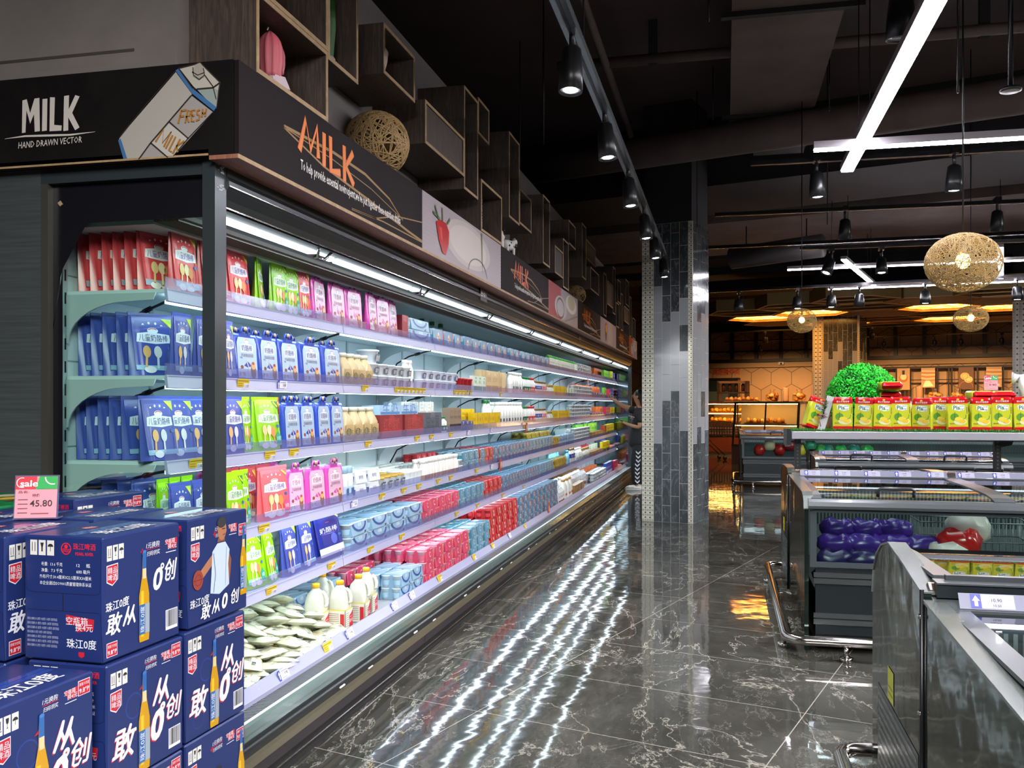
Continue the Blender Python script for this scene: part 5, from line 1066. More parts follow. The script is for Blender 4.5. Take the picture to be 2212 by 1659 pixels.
# fifth shelf
r(4, 'green', 372, 520, 3); r(4, 'green', 538, 606, 2, rot=.16, gap=1.0, lean=-.08); r(4, 'blue', 612, 686, 2, rot=.1, gap=1.0, lean=-.06); r(4, 'navy', 686, 750, 1, zs=1.05, lean=-.05)
r(4, 'lblue', 752, 912, 4, layers=2, deep=2); r(4, 'pinkpk', 912, 991, 5, layers=2, deep=3, xs=.85); r(4, 'bluepk', 991, 1046, 5, layers=2, deep=3, xs=.85); r(4, 'redpk', 1046, 1084, 4, layers=2, deep=2); r(4, 'aqua', 1085, 1162, 13, layers=2, deep=2); r(4, 'bluepk', 1163, 1196, 6, layers=2)
r(4, 'darkyel', 1197, 1224, 6, layers=2, zs=1.1); r(4, 'cyan', 1206, 1226, 5, xoff=.1, zs=1.1); r(4, 'cyan', 1227, 1232, 1); r(4, 'bbot', 1233, 1243, 3, zs=1.1); r(4, 'wbot', 1244, 1258, 5, zs=1.0); r(4, 'cow', 1250, 1256, 2, zs=.8, xoff=.07); r(4, 'sbot', 1258, 1275, 6, zs=1.4)
r(4, 'pkbag', 1262, 1284, 5, xoff=.1, zs=1.1); r(4, 'orbox', 1277, 1302, 4, zs=.55); r(4, 'gbag', 1286, 1303, 3, xoff=.1, zs=1.2); r(4, 'yel2', 1303, 1314, 3, rot=.3); r(4, 'blbag', 1306, 1316, 2, xoff=.06, zs=1.1); r(4, 'saus', 1318, 1346, 9)
# bottom deck
rd('lblue', 862, 912, 2, layers=2, deep=2, xs=.8); rd('lblue', 752, 850, 3, layers=2, deep=1, xoff=.30); rd('pinkpk', 913, 1012, 5, layers=3, deep=3, xs=.85); rd('pinkpk', 855, 912, 3, layers=1, deep=1, xoff=.30, z0=.075, zs=1.1)
rd('bluepk', 1012, 1056, 3, layers=3, deep=3, xs=.85); rd('redpk', 1057, 1117, 5, layers=4, deep=2, xs=.85); rd('aqua', 1118, 1203, 10, layers=4, deep=2, xs=.9)
rd('wcar', 1205, 1218, 3, zs=1.1); rd('tall', 1219, 1238, 3, zs=1.05); rd('orbox', 1240, 1262, 3, zs=.95, xs=.6); rd('wcar', 1240, 1280, 8, xoff=.10, zs=1.35, deep=2); rd('wbot', 1205, 1240, 6, xoff=.14, zs=1.2); rd('stub', 1282, 1310, 9, layers=3, deep=2); rd('orbox', 1262, 1292, 4, xoff=.28, zs=1.5)
rd('orgbag', 1294, 1318, 4, xoff=.22, zs=1.1); rd('blbag', 1312, 1326, 5, xoff=.03, zs=1.1); rd('pkbag', 1326, 1333, 3, zs=1.1); rd('saus', 1334, 1350, 6)
# plastic milk jugs with yellow caps
def jug(label, loc, rz):
    t = thing('milk_jug', label, 'milk jug', loc, rz, 'white milk jugs on the bottom deck')
    b = MB(); rings = []
    for z, r_, k in ((0, .9, .4), (.006, 1, .4), (.11, 1, .4), (.125, .97, .4), (.15, .95, .45), (.185, .78, .6), (.205, .42, 1), (.215, .33, 1)):
        rings.append([(r_*.047*math.copysign(abs(math.cos(a))**k, math.cos(a)), r_*.047*math.copysign(abs(math.sin(a))**k, math.sin(a)), z) for a in [2*PI*(j + .5)/24 for j in range(24)]])
    b.loft(rings, mat('#c4c6b8', .25)); b.build('jug_body', t)
    b = MB(); b.tube([(.034, 0, .196), (.050, 0, .182), (.058, 0, .16), (.057, 0, .135), (.046, 0, .125)], .0075, mat('#e6e9d8', .25), 8); b.build('handle', t)
    b = MB(); b.lathe([(.019, .213), (.019, .231), (.017, .233)], mat('#e8ab18', .35), n=18); b.build('cap', t)
    b = MB(); b.plane((.0478, 0, 0), (0, 1, 0), (0, 0, 1)); b.rect(-.042, .008, .042, .095, mat('#d7d3c4', .4), 1); b.rect(-.042, .095, .042, .101, mat('#d8c84a', .4), 1)
    b.pg([(-.0, .01), (.042, .01), (.042, .09), (.025, .075), (0, .065)], mat('#c2202a', .35), 2); b.text('酸牛奶', .021, .04, .02, M_WHITE, 3, 0, .014, fit=.038); b.text('yoghurt', .02, .058, .009, M_WHITE, 3)
    for q in range(7): b.rect(-.038, .018 + q*.01, -.006, .021 + q*.01, mat('#8a867c', .5), 2)
    b.plane((0, -.0478, 0), (1, 0, 0), (0, 0, 1)); b.rect(-.042, .008, .042, .095, mat('#d7d3c4', .4), 1); b.rect(-.042, .095, .042, .101, mat('#d8c84a', .4), 1); b.rect(.022, .01, .042, .08, mat('#c2202a', .35), 2)
    for q in range(8): b.rect(-.038, .016 + q*.009, .016, .019 + q*.009, mat('#8a867c', .5), 2)
    b.free(); b.build('label', t)
for l, x, y, a in (('milk jug with yellow cap, leftmost of the five', -1.90, 4.09, 0), ('milk jug with yellow cap, second from the left', -1.82, 4.19, 0), ('milk jug with yellow cap, standing behind the front ones', -1.99, 4.36, 0), ('milk jug with yellow cap, in the middle at the front edge', -1.795, 4.36, .1), ('milk jug with yellow cap, rightmost of the five', -1.83, 4.55, .05)): jug(l, (x, y, .2625), a)
# soft milk bags heaped on the deck
def mkbag():
    b = MB(); NU, NV = 12, 8; m = mat('#c2c5ac', .22, 0, 0, .3); vs = []; fs = []
    for s_ in (1, -1):
        base = len(vs)
        for j in range(NV + 1):
            for i in range(NU + 1):
                u = -1 + 2*i/NU; v = -1 + 2*j/NV; g = max(0, (1 - abs(u)**3))**.6*max(0, (1 - abs(v)**3))**.5
                wr = .004*math.sin(7*u + 3*v)*g
                vs.append((v*.05*(1 - .1*abs(u)), u*.085, .018 + s_*.017*g + wr))
        for j in range(NV):
            for i in range(NU):
                a = base + j*(NU+1) + i; q = (a, a+1, a+NU+2, a+NU+1); fs.append(q if s_ > 0 else q[::-1])
    b.add(vs, fs, m, True); o = b.build('milk_bag')
    b = MB(); b.plane((0, 0, .0372), (0, 1, 0), (-1, 0, 0)); ink = mat('#4a4a40', .5); b.text('牛奶', .0, .004, .026, ink, 1, 0, .01); b.text('鲜牛奶 200ml', 0, -.02, .009, ink, 1); b.ring(.045, .0, .012, .002, mat('#d8a03a', .5), 1, 10); b.rect(-.07, -.02, -.045, .0, M_WHITE, 1)
    for q in range(6): b.rect(-.068 + q*.004, -.018, -.066 + q*.004, -.002, M_INK, 2)
    b.free(); c_ = b.build('printed_label', o); 
    return o
mb0 = mkbag(); tag(mb0, 'x', 'milk bag', 'soft milk bags heaped on the bottom deck'); bpy.context.view_layer.update(); kids(mb0); rb = random.Random(5); nb = 0
M_BAGB = None
for lay in range(4):
    for i in range(13 - lay):
        for k in range(4 - min(lay, 2)):
            x = -1.80 - k*.115 - lay*.05 + rb.uniform(-.02, .02); y = 3.16 + i*.083 + lay*.02 + rb.uniform(-.015, .015)
            if y > 4.10 - .0*k or x < -2.20: continue
            if k == 0 and lay > 0 and i % 2: continue
            o = mb0 if nb == 0 else dup(mb0, (0, 0, 0)); nb += 1
            z = .268 + lay*.036 + k*.012*lay + rb.uniform(0, .008)
            o.location = (x, y, z); o.rotation_euler = (rb.uniform(-.22, .22), rb.uniform(.02, .42)*(1 if lay else .5), rb.uniform(-1.3, 1.3) + PI/2*.6)
            o['label'] = 'soft white milk bag in the heap, layer %d, %s along, %s from front' % (lay + 1, nth(i + 1), nth(k + 1))

for k_ in list(PROTO):
    if k_ not in USED:
        for c_ in kids(PROTO[k_][0]):
            for g_ in kids(c_): bpy.data.objects.remove(g_)
            bpy.data.objects.remove(c_)
        bpy.data.objects.remove(PROTO[k_][0]); del PROTO[k_]
# ---------------------------------------------------------------- beer cartons
M_BEER = mat('#1b2a5e', .34); M_BEERD = mat('#17265a', .35); M_BW = mat('#d4d6de', .4); M_BR = mat('#b32030', .35)
def beer_face(b, W, H_, style):
    """artwork on the long side, plane origin at the lower left"""
    def icons(x, y, s=1):
        for i in range(3):
            b.rect(x + i*.021*s, y, x + i*.021*s + .018*s, y + .036*s, mat('#c9c9c4', .5), 1)
        b.line([(x + .005*s, y + .012*s), (x + .005*s, y + .030*s)], .0016, M_INK, 2); b.line([(x + .012*s, y + .012*s), (x + .012*s, y + .030*s)], .0016, M_INK, 2); b.line([(x + .003*s, y + .009*s), (x + .015*s, y + .009*s)], .0016, M_INK, 2)
        b.pg([(x + .0255*s, y + .031*s), (x + .0345*s, y + .031*s), (x + .033*s, y + .021*s), (x + .0305*s, y + .019*s), (x + .0305*s, y + .012*s), (x + .033*s, y + .010*s), (x + .027*s, y + .010*s), (x + .0295*s, y + .012*s), (x + .0295*s, y + .019*s), (x + .027*s, y + .021*s)], M_INK, 2)
        b.disc(x + .051*s, y + .020*s, .0075*s, .007*s, M_INK, 2, 10, 0, PI); b.line([(x + .051*s, y + .022*s), (x + .051*s, y + .011*s)], .0012, M_INK, 2)
    def bott(cx, y0, s=1.0, k=5):
        am = mat('#b88a14', .3); am2 = mat('#d8b02c', .3); bl = mat('#2a5c9a', .3)
        b.pg([(cx - .017*s, y0), (cx + .017*s, y0), (cx + .0185*s, y0 + .01*s), (cx + .0185*s, y0 + .11*s), (cx + .008*s, y0 + .155*s), (cx + .0062*s, y0 + .20*s), (cx - .0062*s, y0 + .20*s), (cx - .008*s, y0 + .155*s), (cx - .0185*s, y0 + .11*s), (cx - .0185*s, y0 + .01*s)], am, k)
        b.rect(cx - .012*s, y0 + .012*s, cx - .002*s, y0 + .12*s, am2, k + 1); b.rect(cx - .0188*s, y0 + .018*s, cx + .0188*s, y0 + .088*s, mat('#8d98a4', .3), k + 2); b.rect(cx - .0188*s, y0 + .018*s, cx + .002*s, y0 + .088*s, bl, k + 3)
        b.text('珠江0度', cx - .008*s, y0 + .053*s, .017*s, M_BW, k + 4, 0, .012, rot=PI/2, fit=.062*s)
        b.rect(cx - .0066*s, y0 + .148*s, cx + .0066*s, y0 + .172*s, mat('#c4b890', .4), k + 2); b.rect(cx - .0066*s, y0 + .172*s, cx + .0066*s, y0 + .212*s, bl, k + 2); b.disc(cx, y0 + .212*s, .007*s, .004*s, mat('#3a6cae', .3), k + 3, 8)
    icons(.013, H_ - .058)
    b.pg([(.012, H_ - .068), (.052, H_ - .066), (.052, H_ - .105), (.032, H_ - .118), (.012, H_ - .108)], M_BW, 1); b.pg([(.014, H_ - .070), (.050, H_ - .068), (.050, H_ - .104), (.032, H_ - .115), (.014, H_ - .106)], M_BR, 2)
    b.text('精品', .032, H_ - .081, .017, M_BW, 3, 0, .01); b.text('啤酒', .032, H_ - .098, .017, M_BW, 3, 0, .01)
    def badge(x, y):
        b.rect(x, y, x + .038, y + .034, M_BW, 1); b.rect(x + .0015, y + .0015, x + .0365, y + .0325, M_BR, 2); b.text('9.8°P', x + .019, y + .011, .014, M_BW, 3, 0, .012, fit=.031); b.text('原麦汁浓度', x + .019, y + .025, .008, M_BW, 3, fit=.031)
    def promo(x, y, s=1):
        b.text('1元换购', x, y, .017*s, M_BW, 2, .2, .014); b.text('扫码领奖', x + .002, y - .022*s, .014*s, M_BW, 2, .2, .01); b.line([(x - .028*s, y - .011*s), (x + .03*s, y - .009*s)], .0016, M_BR, 3)
        b.pg([(x + .05*s, y + .002), (x + .105*s, y + .006*s), (x + .105*s, y - .008*s), (x + .098*s, y - .024*s), (x + .065*s, y - .02*s), (x + .062*s, y - .01*s)], M_BR, 1)
        b.text('空瓶箱', x + .074*s, y - .001, .015*s, M_BW, 2, .1, .012); b.text('换4元', x + .084*s, y - .015*s, .016*s, M_BW, 2, .1, .012); b.rect(x + .055*s, y - .031*s, x + .1*s, y - .029*s, M_BW, 2)
    def barcode(x, y):
        b.rect(x, y, x + .05, y + .052, M_BW, 1)
        xx = x + .003; rr = random.Random(2)
        while xx < x + .046: q = rr.choice((.0008, .0016, .0024)); b.rect(xx, y + .008, xx + q, y + .05, M_INK, 2); xx += q + rr.choice((.001, .002))
    if style == 0:      # top carton: bottle in the middle
        promo(W - .112, H_ - .042, .95); b.rect(W - .160, H_ - .056, W - .146, H_ - .052, M_BR, 1); b.rect(W - .155, H_ - .061, W - .151, H_ - .047, M_BR, 1)
        bott(W*.50, .020, 1.05); b.text('0', W*.69, .165, .075, M_BW, 2, .2, .03); b.text('°', W*.75, .195, .05, M_BW, 2, 0, .02); b.text('创', W*.86, .180, .060, M_BW, 2, .2, .04, sx=.85)
        b.text('珠江0度', W*.17, .132, .024, M_BW, 2, .1, .03, rot=.05); b.text('敢', W*.13, .088, .054, M_BW, 2, .2, .04); b.text('从', W*.325, .096, .050, M_BW, 2, .2, .04)
        barcode(W - .06, .025); badge(.012, .012)
    elif style == 1:    # large slogan
        b.ring(W*.33, .175, .030, .004, mat('#26397e', .35), 1, 20); b.ring(W*.2, .05, .025, .003, mat('#22357a', .35), 1, 16)
        promo(W - .135, H_ - .025, .8); badge(W - .05, H_ - .045); bott(W*.455, .006, 1.13)
        for (c_, x, y, s_) in (('敢', .21, .098, .082), ('从', .70, .182, .070), ('0', .635, .100, .098), ('°', .705, .140, .06), ('创', .855, .128, .066)):
            b.text(c_, W*x - .002, y - .002, s_, M_BR, 2, .22, .05); b.text(c_, W*x, y, s_, M_BW, 3, .22, .04)
        barcode(W - .062, .020)
        b.pg([(W*.39, H_ - .09), (W*.45, H_ - .075), (W*.45, H_ - .088)], M_BR, 2)
    else:               # player in a white jersey
        promo(W - .145, H_ - .04, .85); b.rect(W - .178, H_ - .056, W - .164, H_ - .052, M_BR, 1); b.rect(W - .173, H_ - .061, W - .169, H_ - .047, M_BR, 1); badge(W - .046, H_ - .075)
        s_ = 1 if style == 2 else .72; ox = W*.5; oy = .07 if style == 2 else .03
        sk = mat('#a06a4c', .45); sk2 = mat('#7d4c36', .45); wh = mat('#b4c2d2', .45)
        def P_(pts, m, k): b.pg([(ox + x*s_, oy + y*s_) for x, y in pts], m, k)
        P_([(-.03, .12), (-.055, .105), (-.095, .078), (-.105, .062), (-.095, .05), (-.075, .062), (-.04, .085), (-.02, .1)], sk, 2)
        P_([(.048, .115), (.062, .09), (.058, .055), (.05, .02), (.038, .012), (.035, .03), (.04, .06), (.036, .09)], sk2, 2)
        P_([(-.035, .125), (-.01, .145), (.03, .145), (.052, .12), (.045, .08), (.05, .02), (.0, .0), (-.045, .01), (-.04, .06)], wh, 3)
        P_([(-.012, .148), (.028, .148), (.024, .165), (-.004, .165)], sk2, 4); b.disc(ox + .012*s_, oy + .182*s_, .022*s_, .030*s_, sk, 5, 18); b.disc(ox + .010*s_, oy + .203*s_, .0225*s_, .016*s_, M_INK, 6, 14); b.rect(ox + .012*s_, oy + .182*s_, ox + .028*s_, oy + .185*s_, M_INK, 6)
        b.line([(ox + .016*s_, oy + .166*s_), (ox + .028*s_, oy + .168*s_)], .003, mat('#6a2420', .5), 6); b.disc(ox + .030*s_, oy + .178*s_, .005*s_, .006*s_, sk, 6, 8)
        b.line([(ox - .03*s_, oy + .12*s_), (ox - .02*s_, oy + .06*s_), (ox - .03*s_, oy + .01*s_)], .0025, mat('#3a6aa0', .45), 5); b.line([(ox + .035*s_, oy + .13*s_), (ox + .03*s_, oy + .02*s_)], .002, mat('#8fa0b4', .45), 5)
        b.disc(ox - .105*s_, oy + .058*s_, .024*s_, .027*s_, mat('#8a3428', .45), 6, 20); b.ring(ox - .105*s_, oy + .058*s_, .015*s_, .0012, M_INK, 7, 12); b.line([(ox - .129*s_, oy + .058*s_), (ox - .081*s_, oy + .058*s_)], .0012, M_INK, 7)
        b.text('珠江0度', W*.17, .068, .026, M_BW, 7, .1, .02, rot=.05)
        for (c_, x, y, z_) in (('敢', .27, .036, .046), ('从', .44, .040, .042), ('0', .585, .046, .056), ('创', .76, .050, .046)): b.text(c_, W*x, y, z_, M_BW, 7, .2, .04)
        bott(W*.925, .045, .95, 4)
def end_face(b, W, H_):
    b.line([(.005, H_ - .075), (.008, H_ - .13), (.022, H_ - .135), (W - .022, H_ - .135), (W - .008, H_ - .13), (W - .004, H_ - .01)], .0016, mat('#0e1a44', .5), 1)
    for i in range(3): b.rect(.018 + i*.024, H_ - .047, .038 + i*.024, H_ - .011, mat('#c9c9c4', .5), 1)
    b.line([(.024, H_ - .038), (.024, H_ - .016)], .0018, M_INK, 2); b.line([(.032, H_ - .038), (.032, H_ - .016)], .0018, M_INK, 2); b.pg([(.047, H_ - .017), (.057, H_ - .017), (.054, H_ - .028), (.054, H_ - .038), (.050, H_ - .038), (.050, H_ - .028)], M_INK, 2); b.disc(.076, H_ - .026, .008, .007, M_INK, 2, 10, 0, PI); b.line([(.076, H_ - .026), (.076, H_ - .037)], .0014, M_INK, 2)
    rd_ = mat('#cc2438', .4); b.ring(.120, H_ - .029, .013, .0025, rd_, 2, 20); b.disc(.120, H_ - .024, .005, .005, rd_, 2, 12)
    for q in range(3): b.line([(.109 + q*.001, H_ - .031 - q*.003), (.115, H_ - .029 - q*.003), (.121, H_ - .031 - q*.003), (.131 - q*.001, H_ - .030 - q*.003)], .0015, rd_, 2)
    b.text('珠江啤酒', .171, H_ - .023, .017, rd_, 2, 0, .02, fit=.062); b.text('PEARL RIVER', .171, H_ - .040, .0105, rd_, 2, 0, .016, fit=.05)
    for tx, x, y, f_ in (('毛重:  13.6 千克', .080, .067, .060), ('12     瓶', .168, .067, .038), ('净重:   7.3 千克', .080, .082, .060), ('600 毫升', .168, .082, .038), ('外形尺寸:30.4厘米X22.5厘米X30厘米', .118, .097, .145), ('本企业通过ISO9001质量管理体系认证', .118, .112, .145)):
        b.text(tx, x, H_ - y, .010, M_BW, 2, 0, .012, fit=f_)
    b.line([(W*.5, H_ - .135), (W*.5, .12)], .003, mat('#0a1230', .6), 1)
    b.line([(.002, .01), (.006, .115), (.012, .120), (W - .012, .12), (W - .006, .115), (W - .001, .005)], .0018, mat('#0e1a44', .5), 1)
    for q, f_ in enumerate((.085, .088, .090, .070, .088, .088, .085)): b.text('原料与辅料:水 麦芽 大麦芽 小麦芽 酒花制品', .010 + f_/2, .098 - q*.0105, .007, mat('#9aa2bc', .5), 2, 0, .004, fit=f_)
    b.pg([(.120, .112), (.198, .104), (.196, .080), (.150, .072), (.146, .088), (.122, .090)], M_BR, 1); b.text('空瓶箱', .150, .098, .021, M_BW, 2, 0, .014); b.text('换4元', .170, .084, .020, M_BW, 2, 0, .014)
    b.text('珠江0度', .163, .045, .024, M_BW, 2, 0, .02); b.pg([(.155, .026), (.171, .026), (.171, .016), (.163, .012), (.155, .016)], M_BR, 2)
def top_face(b, L, W):
    b.line([(0, W*.5), (L, W*.5)], .0012, mat('#122050', .5), 1); b.rect(L*.06, W*.5 - .02, L*.94, W*.5 + .02, mat('#2b3f86', .12), 1)
    b.text('珠江0度', L*.52, W*.28, .062, M_BW, 2, 0, .03, fit=L*.62); b.pg([(L*.42, W*.62), (L*.54, W*.62), (L*.54, W*.74), (L*.48, W*.78), (L*.42, W*.74)], M_BR, 2); b.text('精品', L*.48, W*.69, .02, M_BW, 3)
BP_ = {}
def mk_beer(style):
    L, W, H_ = .296, .222, .297
    t = thing('beer_carton', 'x', 'beer carton', (0, 0, 0))
    b = MB(); b.box(-W, 0, .001, 0, L, H_, M_BEER, .004); b.build('cardboard_box', t)
    b = MB(); b.plane((0, 0, 0), (0, 1, 0), (0, 0, 1), .00035); beer_face(b, L, H_, style); b.free(); b.build('printed_side', t)
    b = MB(); b.plane((-W, 0, 0), (1, 0, 0), (0, 0, 1), .00035); end_face(b, W, H_); b.free(); b.build('printed_end', t)
    b = MB(); b.plane((0, 0, H_), (0, 1, 0), (-1, 0, 0), .00035); top_face(b, L, W); b.free(); b.build('printed_top', t)
    return t
for s_ in range(4): BP_[s_] = [mk_beer(s_), False]
bpy.context.view_layer.update()
for s_ in BP_: kids(BP_[s_][0])
def beer(style, x, y, z, label, rz=0):
    t, used = BP_[style]
    if used: return dup(t, (x, y, z), rz, None, label, 'blue beer cartons stacked by the display case')
    BP_[style][1] = True; t.location = (x, y, z); t.rotation_euler = (0, 0, rz); t['label'] = label; t['group'] = 'blue beer cartons stacked by the display case'
RZ = R(-2)
b = MB()
for i in range(5): b.box(-2.2 + i*.17, 1.30, .11, -2.07 + i*.17, 2.66 if i < 3 else 2.58, .14, M_TAN)
for i in range(3): b.box(-2.2, 1.32 + .55*i, 0, -1.42, 1.42 + .55*i, .11, M_TAN)
tag(b.build('wooden_pallet'), 'low wooden pallet under the stacked beer cartons', 'pallet')
for lv, z in enumerate((.14, .44, .74)):
    ln = ['bottom', 'middle', 'top'][lv]
    beer([1, 1, 0][lv], -1.417 + (.010 if lv < 2 else 0), 1.895, z, 'beer carton of the middle column by the corner post, %s layer' % ln, RZ)
    beer([3, 1, 2][lv], -1.408 + (.004 if lv < 2 else 0), 2.213 + (.02 if lv == 2 else 0), z, 'beer carton of the right column, ' + ['only its top edge in view', 'middle layer with big slogan', 'top layer with a basketball player'][lv], RZ)
    if lv < 2: beer(1, -1.427, 1.565, z, 'beer carton of the lower front column at far left, %s layer' % ['bottom', 'upper'][lv], RZ)
    if lv < 2: beer(1, -1.66, 1.56, z, 'beer carton left of the lower front column, %s layer' % ['bottom', 'upper'][lv], RZ)
    beer(0 if lv == 2 else 1, -1.655, 1.86, z, 'beer carton with arrow icons cut by the left edge, %s layer' % ln, R(-1))
    beer(1, -1.652, 2.175, z + (.001), 'beer carton behind the price card, %s layer' % ln, R(-3))
    beer(1, -1.893, 1.80, z, 'beer carton farthest left outside the corner, %s layer' % ln, RZ)
    beer(0, -1.895, 2.11, z, 'beer carton left of the price card, %s layer' % ln, RZ)
beer(1, -1.64, 2.478 - .0, .14, 'beer carton at the back beside the chiller glass, bottom layer', R(-5)) if False else None
# raised carton behind with its side just in view
for lv in range(3): beer([1, 1, 1][lv], -1.885, 2.39, .168 + lv*.3, 'beer carton against the chiller end, %s layer' % ['bottom', 'middle', 'top'][lv], R(-6))
beer(1, -1.648, 2.49, .74, 'beer carton lying high behind the top row near the glass', R(-5)) if False else None
# green gift cartons behind
def green_box(x, y, z, label, h=.3):
    t = thing('green_carton', label, 'carton', (x, y, z), R(-4), 'green cartons behind the beer')
    b = MB(); b.box(-.30, 0, 0, 0, .26, h, mat('#0f6b3a', .3), .004); b.build('cardboard_box', t)
    b = MB(); b.plane((0, 0, h), (0, 1, 0), (-1, 0, 0)); b.disc(.10, .12, .05, .035, mat('#d8b02a', .4), 1, 18); b.disc(.17, .2, .05, .04, mat('#c8c4a0', .4), 1, 16); b.line([(.02, .05), (.2, .1), (.25, .25)], .012, mat('#8a2a2a', .4), 2); b.line([(.03, .24), (.2, .16)], .008, mat('#d8d0a0', .4), 2); b.free(); b.build('printed_lid', t)
for lv in range(3): green_box(-2.125, 2.16, .14 + lv*.302, 'green carton by the dark side panel, nearer column, %s' % ['bottom', 'middle', 'top'][lv])
for lv in range(3): green_box(-2.122, 2.422, .14 + lv*.304, 'green carton by the dark side panel, farther column, %s' % ['bottom', 'middle', 'top'][lv])
for i, (x, y) in enumerate(((-2.28, 2.22), (-2.22, 2.28), (-2.16, 2.33), (-2.30, 2.34), (-2.24, 2.40))):
    b = MB(); b.sphere((0, 0, .03), .034, .034, .03, mat('#a81a20', .2, 0, 0, .6), 16, 10); b.sphere((0, 0, .031), .038, .038, .034, M_FILM, 14, 8); o = b.build('wrapped_candy'); o.location = (x, y, 1.048); tag(o, 'glossy red film-wrapped candy on the green carton, %s from left' % nth(i + 1), 'candy', 'red wrapped candies')
# acrylic price card
def card(label, loc, rz, w_, h_, price, name='price_card'):
    t = thing(name, label, 'price card', loc, rz); b = MB(); tl = .16
    b.T = Matrix.Rotation(-tl, 4, 'X'); b.box(-w_/2, 0, 0, w_/2, .003, h_, M_ACR); b.T = None; b.box(-w_/2, 0, 0, w_/2, .045, .0025, M_ACR); b.build('acrylic_holder', t)
    b = MB(); b.plane((0, -.0012, 0), (1, 0, 0), (0, math.sin(tl), math.cos(tl))); pk = mat('#e58a96', .5)
    b.rect(-w_*.47, h_*.03, w_*.47, h_*.97, pk, 1); b.rect(-w_*.47, h_*.68, 0, h_*.97, mat('#cf2f3c', .4), 2); b.pg([(-w_*.02, h_*.68), (w_*.47, h_*.68), (w_*.47, h_*.97), (w_*.06, h_*.97)], mat('#2a9a4a', .4), 3)
    b.text('sale', -w_*.17, h_*.81, h_*.2, M_WHITE, 4, 0, .02, fit=w_*.4); b.ring(-w_*.33, h_*.83, h_*.11, .002, M_WHITE, 4, 16, 1.2, 5.2); b.ring(w_*.36, h_*.95, h_*.16, .003, M_WHITE, 4, 12, PI, 1.6*PI)
    b.text(price, w_*.12, h_*.36, h_*.2, M_INK, 4, 0, .006, fit=w_*.5); b.text('特价', 0, h_*.54, h_*.08, M_INK, 4); b.text('品名:', -w_*.28, h_*.62, h_*.06, M_INK, 4, fit=w_*.24)
    for q in range(4): b.rect(-w_*.40, h_*(.14 + .1*q), -w_*.18, h_*(.155 + .1*q), mat('#6a4a50', .5), 4)
    b.rect(-w_*.1, h_*.12, w_*.3, h_*.14, mat('#8a4a50', .5), 4); b.free(); b.build('paper_insert', t)
card('pink sale card reading 45.80 on the beer cartons', (-1.80, 2.13, 1.042), R(22), .112, .118, '45.80')

# ---------------------------------------------------------------- island freezers
def cyl_handle(b, x0, x1, y, z, m=M_FZBODY, s=.05): b.tube([(x0, y, z), (x0, y - .012, z + s*.6), (x0 + .015, y - .014, z + s*.75), (x1 - .015, y - .014, z + s*.75), (x1, y - .012, z + s*.6), (x1, y, z)], .009, m, 8)
def prof_near(h=.87, d=.62):       # side outline of a near half, y from its front 0 to the ridge d
    return [(0, .10), (0, .77), (.01, .80), (.03, .835), (.06, .855), (.12, h), (d, h + .005), (d, .10)]
def price_strip(b, x0, x1, y, z, n, seed=1):
    b.plane((x0, y, z), (1, 0, 0), (0, .55, .83), .0006); b.rect(0, 0, x1 - x0, .042, mat('#7d7f94', .3), 1); rnd = random.Random(seed); x = .03
    for i in range(n):
        wd = .10; x = .02 + (x1 - x0 - .14)*i/max(1, n - 1) + rnd.uniform(-.01, .01)
        b.rect(x, .003, x + wd, .04, mat('#a9a9c4', .4), 2); b.rect(x, .003, x + .024, .04, mat('#4a4ea8', .4), 3); b.pg([(x + .012, .036), (x + .003, .022), (x + .008, .022), (x + .008, .008), (x + .016, .008), (x + .016, .022), (x + .021, .022)], M_WHITE, 4)
        b.text('10.90', x + .06, .025, .012, M_INK, 3); b.text('10.50', x + .06, .011, .009, M_INK, 3)
    b.free()
